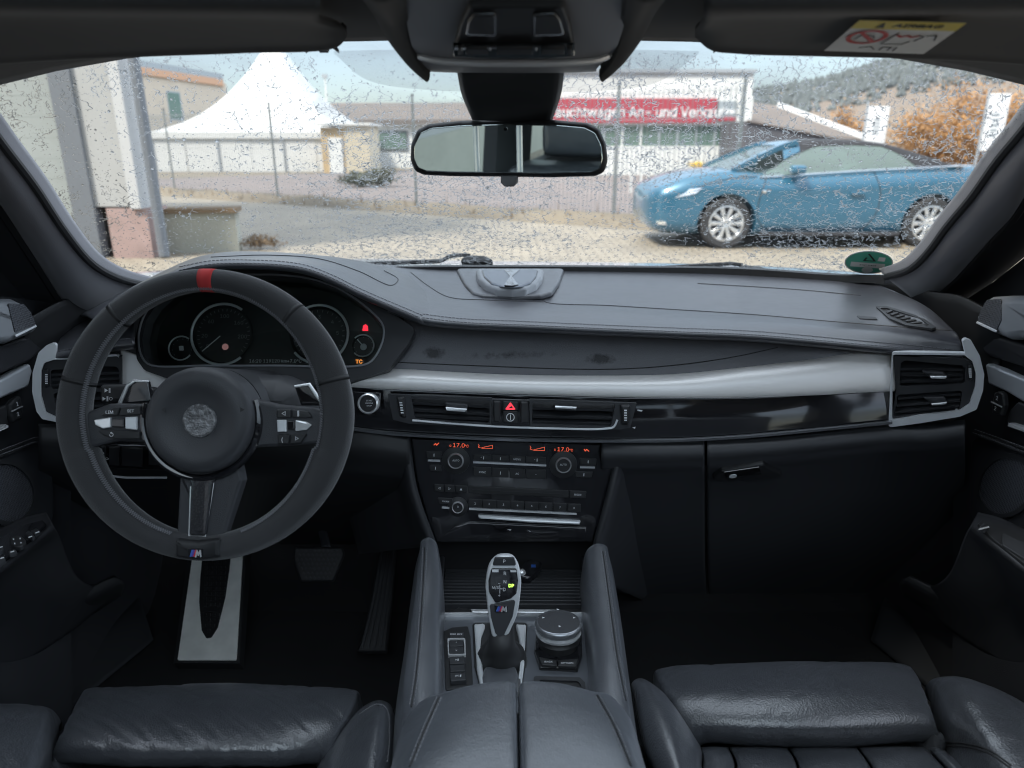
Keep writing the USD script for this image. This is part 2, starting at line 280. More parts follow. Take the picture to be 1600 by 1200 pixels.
single('verge_grass', tufts, 'leaf_brown', 'dry brown grass tufts growing along the foot of the wire fence', 'grass', False, kind='stuff')
# ---- wire mesh fence: posts and panels
def fence_post(c, h):
    t = thing('fence_post', 'dark steel post', 'fence post', c, 'posts of the wire fence'); part(t, 'post', box(c + [-.022, -.022, 0], c + [.022, .022, h]), 'fence_green'); part(t, 'cap', box(c + [-.026, -.026, h], c + [.026, .026, h + .03]), 'dark_metal'); return t
sp = np.linalg.norm(f1 - f0); posts = [f0 + fd * sp * k for k in (-2, -1, 0, 1, 2, 2.45)]
wh = ['nearest the white garage', 'second from the garage', 'in front of the marquee roof slope', 'between marquee and rear-view mirror', 'just right of the mirror', 'behind the nose of the blue car']
for c, w in zip(posts, wh):
    p = fence_post(c, 2.32); keys(stage.GetPrimAtPath(p), label=f'slim dark fence post {w}')
for i, (a, b) in enumerate(zip(posts[:-1], posts[1:])):
    L = np.linalg.norm(b - a); n = int(L / 0.085); t = thing('wire_fence', f'tall wire mesh fence panel, number {i+1}', 'fence', a, 'panels of the wire fence')
    keys(stage.GetPrimAtPath(t), label='grey wire mesh panel between ' + ['the first two posts left by the garage', 'the garage side post and the marquee post', 'the marquee post and the post left of the mirror', 'the posts left and right below the mirror', 'the post right of the mirror and the blue car'][i])
    part(t, 'vertical_wires', [box(a + fd * L * (k + .5) / n - [.0045, .0045, -.08], a + fd * L * (k + .5) / n + [.0045, .0045, 2.2]) for k in range(n)], 'fence_green', False, kind='stuff')
    for z in (.12, .7, 1.28, 1.75, 2.15): part(t, 'rail_wire', tube([a + [0, 0, z], b + [0, 0, z]], .005, 4), 'zinc')
# ---- garage on the left
mat('pilaster', (.40, .40, .40), .85)
gy = 8.9
t = thing('garage_building', 'white garage building with a wide grey roller door and red plinth at the left', 'building', (P(180, 400, y=gy)[0], gy, 0))
X = lambda px, y=gy, py=300: P(px, py, y=y)[0]
part(t, 'wall', [box((X(140), gy - .02, .62), (X(206), gy + .5, 6.2)), box((X(-500), gy - .02, 3.05), (X(140) - .003, gy + .5, 6.2)), hull([(x, y, z) for z in (0, 6.2) for x, y in ((-16, gy + .5), (X(206), gy + .5), (X(206) * (gy + 6) / gy - .25, gy + 6), (-16, gy + 6))])], 'plaster')
part(t, 'plinth', box((X(180, py=390), gy - .05, 0), (X(243, py=400), gy + .5, .60)), 'plinth_red')
for k in range(13): part(t, 'door_panel', box((X(-500), gy + .10 + .001 * (k % 2), k * .235 + .001), (X(120), gy + .16, (k + 1) * .235 - .001)), 'garage_grey')
part(t, 'door_frame', [box((X(112), gy - .06, 0), (X(146), gy + .12, 3.2)), box((X(-500), gy - .05, 3.06), (X(112) - .002, gy + .12, 3.3))], 'frame_grey')
part(t, 'corner_pilaster', box((X(206), gy - .10, .60), (X(222), gy + .4, 6.2)), 'pilaster')
part(t, 'downpipe', tube([(X(243), gy - .02, 0.02), (X(240), gy - .02, 6.2)], .065, 10), 'frame_grey'); part(t, 'roof_edge', box((-16, gy - .35, 6.2), (X(222) + .1, gy + 2.2, 6.4)), 'dark_metal')
c0, c1 = P(262, 396, z=0), P(374, 393, z=0)
t = thing('concrete_wall', 'low grey-green concrete wall beside the garage corner', 'low wall', c0); part(t, 'wall', wallbox(c0, c1, 0, .50, .3), 'concrete'); part(t, 'coping', wallbox(c0 - [.04, .04, 0], c1 + [.04, -.04, 0], .502, .56, .40), 'leaf_brown')
def leafball(c, rad, n, size, seed=0, clump=6):
    r = np.random.default_rng(seed); cl = r.normal(size=(clump, 3)); cl /= np.linalg.norm(cl, axis=1, keepdims=True); cl *= r.uniform(.25, .8, (clump, 1)); i = r.integers(0, clump, n)
    p = cl[i] + r.normal(0, .24, (n, 3)); p[:, 2] = np.maximum(p[:, 2], -.95); p = p * rad + np.asarray(c)
    a = r.normal(size=(n, 3)); a /= np.linalg.norm(a, axis=1, keepdims=True); b = np.cross(a, r.normal(size=(n, 3))); b /= np.linalg.norm(b, axis=1, keepdims=True); s = size * r.uniform(.6, 1.5, (n, 1))
    v = np.stack([p - a * s, p + b * s * .45, p + a * s, p - b * s * .45], 1).reshape(-1, 3); k = np.arange(n)[:, None] * 4; return tm(v, np.vstack([k + [0, 1, 2], k + [0, 2, 3]]))
def shrub(name, label, cat, base, rad, n, size, leaf, seed, stems=7, group=None):
    base = np.asarray(base, float); t = thing(name, label, cat, base, group); r = np.random.default_rng(seed)
    part(t, 'trunk', [tube(cr([base, base + [r.normal(0, .2) * rad[0], r.normal(0, .2) * rad[1], rad[2] * .8], base + [r.normal(0, .45) * rad[0], r.normal(0, .45) * rad[1], rad[2] * 1.6]], 6), np.linspace(.05, .012, 6) * rad[2], 5) for _ in range(stems)], 'twig', False)
    part(t, 'crown', leafball(base + [0, 0, rad[2] * 1.0], rad, n, size, seed, 14), leaf, False); return t
shrub('low_bush', 'small brown bush at the end of the low concrete wall', 'bush', P(408, 390, z=0), (.26, .2, .10), 600, .022, 'leaf_brown', 3, 3)
# ---- warehouse behind the marquee
wa, wb = P(196, 240, y=60), P(366, 240, y=76); wa[2] = wb[2] = 0
t = thing('warehouse', 'beige warehouse with an orange roof edge behind the marquee', 'building', wa)
za, zb = P(205, 104, y=60)[2], P(352, 130, y=76)[2]
def slopewall(a, b, z0, za, zb, tk):
    d = unit(b - a); n = np.array([-d[1], d[0], 0]); n = n if n[1] > 0 else -n; q = [a + [0, 0, z0], b + [0, 0, z0], b + [0, 0, zb], a + [0, 0, za]]; v = np.array(q + [x + n * tk for x in q])
    m = hull(v); return m
part(t, 'wall', slopewall(wa, wb, 0, za, zb, 9), 'warehouse_wall'); part(t, 'roof', slopewall(wa - fn * .5, wb - fn * .5, 0, 0, 0, .01) if False else slopewall(wa + [0, -.6, 0], wb + [0, -.6, 0], za + .02, za + .8, zb + .8, 9.8), 'grey_panel')
part(t, 'roof_edge', slopewall(wa + [0, -.7, 0], wb + [0, -.7, 0], za - .25, za + .30, zb + .30, .08), 'orange_edge')
wd = unit(wb - wa)
for k, (s0, s1, z0, z1) in enumerate(((.4, 3.6, .3, 6.2), (6.5, 8.5, 3.6, 6.0))): f = part(t, 'window', wallbox(wa + wd * s0 + [0, -.06, 0], wa + wd * s1 + [0, -.06, 0], z0, z1, .12), 'grey_panel'); part(t, 'pane', wallbox(wa + wd * (s0 + .12) + [0, -.09, 0], wa + wd * (s1 - .12) + [0, -.09, 0], z0 + .12, z1 - .12, .05), 'green_glass')
# ---- marquee
ty = 42.0; cl, crn = P(243, 262, y=ty), P(548, 264, y=ty); pk = P(405, 62, y=ty + 6); ez = P(405, 207, y=ty)[2]
t = thing('marquee', 'white pagoda marquee with a tall pointed roof behind the fence', 'tent', (pk[0], ty + 6, 0))
W = crn[0] - cl[0]; D = 12.0; xc = (cl[0] + crn[0]) / 2; G = []
for k in range(22):
    s = k / 21; h = ez + (pk[2] - ez) * (0.30 * s + 0.70 * s ** 2.4) ; w = 1 - s + .035 * s; row = []
    for a in np.linspace(0, 1, 41):
        q = a * 4; e = int(min(q, 3.999)); f = q - e; c = [(-1, -1), (1, -1), (1, 1), (-1, 1), (-1, -1)]; u = np.array(c[e]) * (1 - f) + np.array(c[e + 1]) * f; sag = 1 - .09 * math.sin(math.pi * f) * math.sin(math.pi * min(1, s * 1.3)) ** .7
        row.append([xc + u[0] * W / 2 * w * sag * 1.02, ty + D / 2 + u[1] * D / 2 * w * sag * 1.02, h])
    G.append(row)
part(t, 'roof', grid(np.array(G), face=(xc, ty, 100)), 'tent_cloth', 60); part(t, 'mast_tip', tube([pk - [0, 0, .3], pk + [0, 0, .7]], .07, 8), 'zinc')
part(t, 'valance', [box((xc - W / 2 * 1.025, ty - .13, ez - .32), (xc + W / 2 * 1.025, ty - .10, ez + .03)), box((xc + W / 2 * 1.025 - .03, ty - .10, ez - .32), (xc + W / 2 * 1.025, ty + D, ez + .03))], 'tent_cloth')
for k in range(6): a, b = cl[0] + W * k / 6, cl[0] + W * (k + 1) / 6; part(t, 'side_panel', box((a + .02, ty + .02 * (k % 2), 0), (b - .02, ty + .05 + .02 * (k % 2), ez - .02)), 'tent_cloth')
part(t, 'right_side', box((crn[0] - .05, ty + .1, 0), (crn[0], ty + D, ez - .03)), 'tent_cloth')
for k in range(4): part(t, 'pole', tube([(cl[0] + W * k / 3, ty - .05, 0), (cl[0] + W * k / 3, ty - .05, ez)], .05, 8), 'zinc')
a, b = P(505, 265, y=40), P(580, 270, y=40)
t = thing('wooden_kiosk', 'tan and cream kiosk at the right end of the marquee', 'kiosk', (a[0], 40, 0)); zt = P(540, 196, y=40)[2]; m = a[0] + (b[0] - a[0]) * .5
part(t, 'wood_wall', box((a[0], 40, 0), (m - .01, 43, zt - .1)), 'tan_wood'); part(t, 'cream_wall', box((m, 39.9, 0), (b[0], 43, zt)), 'cream'); part(t, 'doorway', box((m - .9, 39.92, 0), (m - .15, 40.02, zt * .75)), 'white_wall'); part(t, 'flat_roof', box((a[0] - .15, 39.7, zt + .003), (b[0] + .15, 43.2, zt + .12)), 'white_wall')
# ---- white low house and vans left of the mirror, far roofs, flagpole
a, b = P(572, 265, y=50), P(760, 262, y=50); zt = P(640, 196, y=50)[2]
t = thing('low_white_house', 'low white house with dark windows seen left of the mirror', 'building', (a[0], 50, 0)); part(t, 'wall', box((a[0], 50, 0), (b[0], 58, zt)), 'white_wall'); part(t, 'roof', box((a[0] - .3, 49.6, zt + .004), (b[0] + .3, 58.4, zt + .35)), 'brown_roof')
for k in range(3): q = a[0] + .9 + k * 2.9; f = part(t, 'window', box((q, 49.93, 1.1), (q + 2.0, 50.05, 2.35)), 'dark_metal'); part(t, 'pane', box((q + .1, 49.90, 1.2), (q + 1.9, 49.96, 2.25)), 'green_glass')
a, b = P(500, 230, y=75), P(760, 230, y=75); z0, z1 = P(600, 205, y=75)[2], P(600, 172, y=75)[2]
t = thing('far_hall', 'long brown roofed hall far behind the marquee', 'building', (a[0], 75, 0)); part(t, 'wall', box((a[0], 75, 0), (b[0], 88, z0)), 'cream'); part(t, 'roof', hull([(a[0] - 1, 74, z0), (b[0] + 1, 74, z0), (a[0] - 1, 89, z0), (b[0] + 1, 89, z0), (a[0], 81, z1 + 1), (b[0], 81, z1 + 1)]), 'brown_roof')
c = P(513, 190, y=60); t = thing('flagpole', 'thin white pole rising behind the marquee', 'pole', (c[0], 60, 0)); part(t, 'mast', tube([(c[0], 60, 0), (c[0], 60, P(513, 122, y=60)[2])], [.09, .06], 8), 'white_wall'); part(t, 'head', box((c[0] - .22, 59.9, P(513, 122, y=60)[2]), (c[0] + .22, 60.1, P(513, 116, y=60)[2])), 'zinc')
shrub('dark_bush', 'dark low bush on the asphalt left of the mirror', 'bush', P(580, 292, z=0), (.95, .6, .30), 1500, .08, 'leaf_dark', 11, 5)
# ---- white shop building with the red sign
by = 37.0; a, b = P(858, 262, y=by), P(1163, 268, y=by); zt = P(1000, 114, y=by)[2]; XB = lambda px, py=200: P(px, py, y=by)[0]; ZB = lambda py, px=1000: P(px, py, y=by)[2]
t = thing('shop_building', 'flat roofed white shop with a red fascia sign and green windows', 'building', (a[0], by, 0))
part(t, 'wall', [box((a[0], by, 0), (b[0], by + 14, ZB(228))), box((a[0], by, ZB(196)), (b[0], by + 14, zt)), box((a[0], by + .8, ZB(228) + .003), (b[0] - .3, by + 14, ZB(196) - .003))], 'white_wall')
part(t, 'roof_edge', box((a[0] - .1, by - .12, zt + .003), (b[0] + .1, by + 14, zt + .16)), 'zinc')
part(t, 'corner_column', box((XB(1149), by - .15, 0), (b[0] + .05, by + .0, ZB(150))), 'white_wall')
for k in range(9):
    x0, x1 = XB(885) + (XB(1146) - XB(885)) * k / 9, XB(885) + (XB(1146) - XB(885)) * (k + 1) / 9; f = part(t, 'window', box((x0, by + .1, ZB(228)), (x0 + .09, by + .2, ZB(196))), 'white_wall' if k in (3, 4) else 'grey_panel'); part(t, 'pane', box((x0 + .09, by + .14, ZB(228)), (x1 - .003, by + .17, ZB(196))), 'green_glass')
spl = Plane((XB(1000), by - .14, ZB(174)), (0, -1, 0)); sg = part(t, 'sign_board', box((XB(848), by - .13, ZB(192)), (XB(1116), by - .004, ZB(154))), 'sign_red'); part(t, sg.split('/')[-1] + '/lettering' if False else 'lettering', text(spl, 'Gebrauchtwagen An- und Verkauf', 979, 175, .43, 0.0, depth=.02, bold=True), 'print_white')
part(t, 'side_sign', box((XB(1118), by - .1, ZB(189)), (XB(1147), by - .004, ZB(158))), 'grey_panel'); part(t, 'side_sign_band', box((XB(1119), by - .12, ZB(178)), (XB(1146), by - .103, ZB(171))), 'print_white'); part(t, 'side_sign_base', box((XB(1118), by - .11, ZB(189)), (XB(1147), by - .102, ZB(182))), 'sign_red')
for k, px in enumerate((985, 1000, 1012, 1036, 1054, 1072)):
    c = P(px, 302 - k * 1.5, z=0); tt = thing('bollard', 'short white bollard before the shop, ' + ('leftmost', 'second from the left', 'third from the left', 'fourth from the left', 'second nearest the blue car', 'nearest the blue car')[k], 'bollard', c, 'white bollards before the shop'); part(tt, 'post', box(c + [-.035, -.035, 0], c + [.035, .035, .62], .01), 'white_wall'); part(tt, 'cap', box(c + [-.045, -.045, .62], c + [.045, .045, .66]), 'zinc')
c = P(1092, 272, y=30); t = thing('yellow_planter', 'yellow box standing before the shop above the blue bonnet', 'planter', (c[0], 30, 0)); part(t, 'tub', slab(np.array([(-.5, -.3), (.5, -.3), (.5, .3), (-.5, .3)]) + [c[0], 30], .45, .05, .0), 'concrete'); part(t, 'flowers', leafball((c[0], 30, .62), (.5, .3, .2), 400, .05, 5), 'yellow', False)
# ---- dark hall, brown roof, hill, orange shrubs, pylons on the right
a, b = P(1160, 262, y=33), P(1352, 262, y=33); z = lambda px, py, y: P(px, py, y=y)[2]
t = thing('dark_hall', 'dark grey hall behind the blue car between shop and shrubs', 'building', (a[0], 33, 0)); v = [(a[0], 33, 0), (b[0], 33, 0), (b[0], 33, z(1340, 226, 33)), (a[0], 33, z(1165, 189, 33))]; part(t, 'wall', hull(v + [(x, 40, zz) for x, y, zz in v]), 'dark_roof'); part(t, 'roof_trim', tube([np.array(v[3]) + [0, -.05, 0], np.array(v[2]) + [0, -.05, 0]], .06, 6), 'brown_roof')
A, B, C, Dd = P(1162, 158, y=46), P(1214, 165, y=42), P(1352, 217, y=36), P(1160, 200, y=40)
t = thing('brown_roof_house', 'low house with a brown roof and white sloping verge board', 'building', (A[0], 42, 0)); part(t, 'roof', hull([A, B, C, Dd, A - [0, 0, 1.4], B - [0, 0, 1.2], C - [0, 0, .5], Dd - [0, 0, .4], A + [0, 4, -.5]]), 'brown_roof'); part(t, 'verge_board', sweep([B + [0, -.15, .05], C + [0, -.15, .05]], [(-.05, -.12), (.05, -.12), (.05, .12), (-.05, .12)], up=(0, 0, 1)), 'print_white'); part(t, 'wall', box((A[0], 42.5, 0), (C[0] - .5, 45, 1.6)), 'warehouse_wall')
# hill
n = 70; G = []; gx = np.linspace(-40, 300, n); gyv = np.linspace(0, 1, 26)
for s in gyv:
    row = []
    for x in gx:
        y = 120 + s * 180; px = 800 + 1110 * x / y / .95; r = np.interp(px, [700, 1000, 1165, 1300, 1400, 1500, 1600, 1900], [2, 2.6, 4.1, 5.4, 6.9, 7.9, 8.7, 10]); prof = s ** .85
        h = 300 * math.tan(math.radians(r)) * prof; h += (meshkit.fbm(np.array([x / 22, y / 22, 0])) - .5) * 5 * prof; row.append([x, y, h - .5])
    G.append(row)
hm = usdkit.material(stage, '/World/Looks/hillside', {'g': ('geometry', {}), 'sx': ('separate_xyz', {}), 'n': ('noise_texture', {'scale': 0.03, 'detail': 5.0, 'roughness': .6}), 'mr': ('map_range', {'from_min': 8.0, 'from_max': 30.0}), 'a': ('math', {'math_type': 'multiply_add', 'value2': 1.1, 'value3': -.5}), 's': ('math', {'math_type': 'add'}),
    'r': ('rgb_ramp', {'ramp': [(0.0, (.19, .15, .115)), (.35, (.18, .145, .12)), (.55, (.16, .145, .125)), (.72, (.13, .14, .125)), (1.0, (.11, .13, .12))]}), 'n2': ('noise_texture', {'scale': .35, 'detail': 4.0}), 'bu': ('bump', {'distance': 3.0}), 'p': ('principled_bsdf', {'roughness': .95})},
    [('g.position', 'sx.vector'), ('g.position', 'n.vector'), ('sx.z', 'mr.value'), ('n.fac', 'a.value1'), ('mr.result', 's.value1'), ('a.value', 's.value2'), ('s.value', 'r.fac'), ('r.color', 'p.base_color'), ('g.position', 'n2.vector'), ('n2.fac', 'bu.height'), ('bu.normal', 'p.normal')], surface='p.BSDF'); MATS['hillside'] = hm
HG = np.array(G); structure('hill', grid(HG, face=(0, 0, 500)), 'hillside')
tr = []
for k in range(6000):
    i, j = rng.integers(8, 25), rng.integers(8, n - 1); q = HG[i, j] + (HG[i, j + 1] - HG[i, j]) * rng.random() + np.array([0, rng.uniform(-3, 3), -.6]); s = rng.uniform(1.3, 2.3); m = np.array([[0, 0, s * 1.5], [s * .5, 0, s * .6], [-s * .25, s * .43, s * .6], [-s * .25, -s * .43, s * .6], [0, 0, 0]]) * [1, 1, rng.uniform(.7, 1.15)]
    tr.append(tm(q + m, [[0, 1, 2], [0, 2, 3], [0, 3, 1], [4, 2, 1], [4, 3, 2], [4, 1, 3]]))
single('hill_woods', tr, 'hazy_bare_wood', 'far wood covering the upper slope of the hill at the right', 'wood', False, kind='stuff')
for k, (px, y, rx, ry, rz, n, lab) in enumerate(((1322, 47, 1.5, 1.2, 2.0, 5200, 'orange shrub behind the sloping white verge, left of the shorter pylon'), (1448, 34, 2.0, 1.4, 1.55, 7500, 'orange shrub directly right of the shorter white pylon'), (1515, 35, 2.3, 1.5, 1.95, 9000, 'tallest orange shrub, directly left of the taller white pylon'), (1612, 37, 2.4, 1.6, 1.9, 6000, 'orange shrub at the right edge behind the pylon'))):
    shrub('orange_shrub', lab, 'shrub', (P(px, 250, y=y)[0], y, 0), (rx, ry, rz), n, .075, 'leaf_orange', 20 + k, 9, 'orange shrubs before the hill')
a, b = P(1340, 262, y=36), P(1640, 262, y=36); t = thing('garden_wall', 'pale low wall below the orange shrubs', 'wall', (a[0], 36, 0)); part(t, 'wall', box((a[0], 36, 0), (b[0], 36.2, z(1450, 222, 36))), 'warehouse_wall'); part(t, 'coping', box((a[0], 35.95, z(1450, 222, 36) + .003), (b[0], 36.25, z(1450, 222, 36) + .07)), 'white_wall')
for px0, px1, t0, b0, lab in ((1359, 1391, 166, 224, 'shorter white banner pylon standing above the soft top of the blue car'), (1549, 1581, 146, 236, 'taller white banner pylon near the right windscreen pillar')):
    y = 24.0; l, r = P(px0, t0, y=y), P(px1, t0, y=y); zb = P(px0, b0, y=y)[2]; t = thing('banner_pylon', lab, 'pylon', ((l[0] + r[0]) / 2, y, 0), 'white banner pylons'); part(t, 'banner', slab(np.array([(l[0], y), (r[0], y), (r[0], y + .08), (l[0], y + .08)]), l[2] - zb, .01, zb), 'print_white'); part(t, 'pole', tube([((l[0] - .05), y + .04, 0), (l[0] - .05, y + .04, l[2] + .15)], .035, 8), 'zinc')
    part(t, 'print', [box((l[0] + (r[0] - l[0]) * .3, y - .004, zb + (l[2] - zb) * q), (l[0] + (r[0] - l[0]) * .62, y - .001, zb + (l[2] - zb) * (q + .05))) for q in (.25, .34, .43, .52, .61)], 'grey_panel')
# ---- the blue convertible
sc_ = .00306; S = lambda a: (a - 95) * sc_; H = lambda b: (577 - b) * sc_
wy0 = P(1135, 389, z=0.0)[1]; wx0 = P(1135, 350, y=wy0)[0] - S(430); hw = .92; ymid = wy0 + hw - .02
CO = np.array([wx0, ymid, 0]); t = thing('blue_convertible', 'metallic blue two-door convertible with closed black soft top, nose to the left', 'car', CO)
st = np.array([0, .05, .2, .6, 1.05, 1.6, 2.6, 3.4, 3.9, 4.35, 4.6, 4.68]); wv = np.array([.58, .74, .845, .90, .915, .92, .92, .915, .90, .86, .76, .62]); hb = np.array([.33, .25, .20, .18, .18, .17, .17, .18, .2, .26, .36, .48]); ht = np.array([.70, .775, .845, .97, 1.02, .97, 1.01, 1.05, 1.08, 1.07, 1.03, .92])
ss = np.linspace(0, 4.68, 60); f = lambda v: np.interp(ss, st, v) if False else __import__('scipy.interpolate').interpolate.PchipInterpolator(st, v)(ss)
wv_, hb_, ht_ = f(wv), f(hb), f(ht); G = []
for s, w, b0, t0 in zip(ss, wv_, hb_, ht_):
    d = t0 - b0; c = [(0, b0), (.8 * w, b0), (.96 * w, b0 + .06), (.985 * w, b0 + .22 * d), (w, b0 + .42 * d), (.985 * w, b0 + .55 * d), (.992 * w, b0 + .72 * d), (.985 * w, b0 + .80 * d), (.93 * w, t0 - .03), (.80 * w, t0), (0, t0 + .025)]
    c = c + [(-x, y) for x, y in c[-2:0:-1]]; G.append([CO + [s, -x, y] for x, y in c])
G = np.array(G); k = G.shape[1]; v = np.vstack([G.reshape(-1, 3), [G[0].mean(0)], [G[-1].mean(0)]]); fq = quads(len(G), k, True); i = np.arange(k); e = (len(G) - 1) * k
body = tm(v, np.vstack([fq, np.stack([i * 0 + len(v) - 2, np.roll(i, -1), i], 1), np.stack([i * 0 + len(v) - 1, i + e, np.roll(i, -1) + e], 1)])); body.fix_normals()
wx = [(S(430), .335), (S(1320), .335)]; cut = []
for s, r in wx:
    for sy in (-1, 1): c = trimesh.creation.cylinder(r + .055, .5, sections=40); c.apply_transform(trimesh.transformations.rotation_matrix(math.pi / 2, [1, 0, 0])); c.apply_translation(CO + [s, sy * (hw - .05), r]); cut.append(c)
body = trimesh.boolean.difference([body] + cut, engine='manifold'); part(t, 'body', body, 'car_blue', 40)
belt = lambda s: np.interp(s, [1.4, 2.79, 3.96, 4.2], [.93, 1.015, 1.07, 1.08]); roof = lambda s: float(__import__('scipy.interpolate').interpolate.PchipInterpolator([1.05, 1.5, 1.93, 2.3, 2.63, 3.1, 3.5, 3.87, 4.1], [1.02, 1.22, 1.375, 1.405, 1.405, 1.36, 1.255, 1.13, 1.075])(s))
win = lambda s: np.interp(s, [1.44, 1.84, 2.18, 2.65, 3.05, 3.27, 3.47, 4.1], [.955, 1.18, 1.315, 1.33, 1.315, 1.215, 1.06, 1.07])
sw = lambda s, h: .855 - .23 * np.clip((h - belt(s)) / .38, 0, 1) ** 1.2
def canopy(sv, lo, off=0.0):
    G = []
    for s in sv:
        h0, h1 = lo(s), roof(s); h0 = min(h0, h1 - .02); c = [(sw(s, h0) + off, h0), (sw(s, h0 * .5 + h1 * .5) + off, h0 * .5 + h1 * .5), (sw(s, h1 - .02) * .97 + off, h1 - .02), (sw(s, h1) * .8, h1 + off), (0, h1 + .012 + off)]; c += [(-x, y) for x, y in c[-2::-1]]; G.append([CO + [s, -x, y] for x, y in c])
    return np.array(G)
part(t, 'soft_top', shell(canopy(np.linspace(1.95, 4.08, 30), lambda s: win(s) + .005), .02, CO + [2.6, 0, 5]), 'soft_top', 45)
part(t, 'windscreen_frame', [shell(canopy(np.linspace(1.75, 1.97, 6), lambda s: win(s) + .02, .004), .02, CO + [2, 0, 5])] + [sweep(cr([CO + [s, -sy * (sw(s, roof(s)) * .99), roof(s) - .012] for s in (1.08, 1.4, 1.75, 1.95)], 10), [(-.045, -.03), (.045, -.03), (.045, .035), (-.045, .035)], up=(0, 0, 1)) for sy in (-1, 1)], 'car_blue', 45)
mg = usdkit.material(stage, '/World/Looks/car_glass', {'t': ('transparent_bsdf', {'color': (.62, .74, .68)}), 'p': ('principled_bsdf', {'base_color': (.17, .22, .20), 'roughness': .06, 'coat_weight': 1.0}), 'm': ('mix_closure', {'fac': .55})}, [('t.BSDF', 'm.closure1'), ('p.BSDF', 'm.closure2')], surface='m.closure'); MATS['car_glass'] = mg  # pale grey-green share in the glass stands in for reflected sky
part(t, 'windscreen', grid(np.array([[CO + [s, -w * sw(s, roof(s)), roof(s) - .004] for w in np.linspace(-.95, .95, 9)] for s in np.linspace(1.08, 1.76, 8)])), 'car_glass')
for sy in (1, -1):
    part(t, 'side_window', grid(np.array([[CO + [s, -sy * (sw(s, h) - .008), h] for h in np.linspace(belt(s) + .005, max(win(s), belt(s) + .01), 6)] for s in np.linspace(1.44, 3.47, 24)])), 'car_glass')
    part(t, 'belt_trim', tube([CO + [s, -sy * (.872), belt(s) + .002] for s in np.linspace(1.42, 4.15, 20)], .011, 6), 'chrome_out')
    part(t, 'door_mirror', [box(CO + [S(672), -sy * .90 - .0, H(258)], CO + [S(735), -sy * 1.06, H(222)], .04)], 'car_blue')
    part(t, 'headlight', hull([CO + [S(x) + dx, -sy * w, H(y)] for x, y, w, dx in ((120, 352, .66, .05), (165, 338, .80, .02), (250, 322, .882, .03), (312, 316, .905, 0), (285, 340, .905, 0), (205, 358, .87, 0), (140, 372, .77, .02), (130, 365, .6, .0))]), 'lamp_clear')
    part(t, 'tail_light', hull([CO + [s_, -sy * w, h] for s_, w, h in ((4.22, .885, .955), (4.28, .90, .83), (4.34, .895, .965), (4.46, .86, .96), (4.46, .86, .84), (4.60, .775, .95), (4.60, .775, .86))]), 'lamp_red')
    part(t, 'fog_light', hull([CO + [S(x), -sy * w, H(y)] for x, y, w in ((128, 458, .78), (165, 460, .855), (172, 474, .865), (135, 474, .80), (150, 466, .7))]), 'chrome_out')
    part(t, 'door_handle', box(CO + [S(950), -sy * .895, H(345)], CO + [S(1010), -sy * .945, H(332)], .01), 'car_blue'); part(t, 'side_repeater', box(CO + [S(570), -sy * .89, H(338)], CO + [S(590), -sy * .925, H(326)], .008), 'chrome_out')
    part(t, 'sill_trim', tube([CO + [s, -sy * .905, .20 + .0 * s] for s in np.linspace(1.48, 3.35, 8)], .03, 6), 'soft_top')
for s, r in wx:
    for sy in (1, -1):
        R = trimesh.transformations.rotation_matrix(sy * math.pi / 2, [1, 0, 0]); T = trimesh.transformations.translation_matrix(CO + [s, -sy * (hw - .125), r])
        ty_ = lathe([(r - .10, -.1), (r - .03, -.1), (r, -.07), (r, .07), (r - .03, .1), (r - .105, .095), (r - .10, -.1)], 40); ty_.apply_transform(T @ R); wp = part(t, 'wheel', ty_, 'tyre')
        rim = [lathe([(r - .125, .05), (r - .10, .098), (r - .118, .1), (r - .14, .04), (r - .125, .05)], 40), lathe([(0, .07), (.05, .075), (.07, .06), (.07, .03), (0, .03)], 20)]
        for q in range(10): a = q * math.pi / 5; d = np.array([math.cos(a), math.sin(a)]); n_ = np.array([-d[1], d[0]]); rim.append(slab(np.array([d * .05 + n_ * .018, d * .05 - n_ * .018, d * (r - .12) - n_ * (.030), d * (r - .12) + n_ * .030]), .03, .006, .045))
        rim = join(rim); rim.apply_transform(T @ R); part(wp, 'rim', rim, 'alloy'); bk = lathe([(0, -.02), (r - .13, -.02), (r - .13, .0), (0, .0)], 30); bk.apply_transform(T @ R); part(wp, 'brake_disc', bk, 'dark_metal')
part(t, 'front_seats', [box(CO + [2.35, -.62, .5], CO + [2.6, -.15, 1.15], .08), box(CO + [2.35, .15, .5], CO + [2.6, .62, 1.15], .08)], 'soft_top')
part(t, 'underbody', box(CO + [.5, -.7, .2], CO + [4.2, .7, .5]), 'tyre')

# ---- the building our car is parked beside (seen in the mirror only)
t = thing('neighbour_building', 'pale building close along the left side of the parked car, seen in the mirror', 'building', (-3.2, -8, 0))
part(t, 'wall', box((-10, -18, 0), (-3.2, -.7, 7.6)), 'plaster'); part(t, 'plinth', box((-3.2, -18, 0), (-3.17, -.7, .6)), 'concrete')
for k in range(5): f = part(t, 'window', box((-3.196, -16 + k * 3.2, 1.2), (-3.15, -14.2 + k * 3.2, 2.9)), 'grey_panel'); part(t, 'pane', box((-3.149, -15.9 + k * 3.2, 1.3), (-3.14, -14.3 + k * 3.2, 2.8)), 'green_glass')

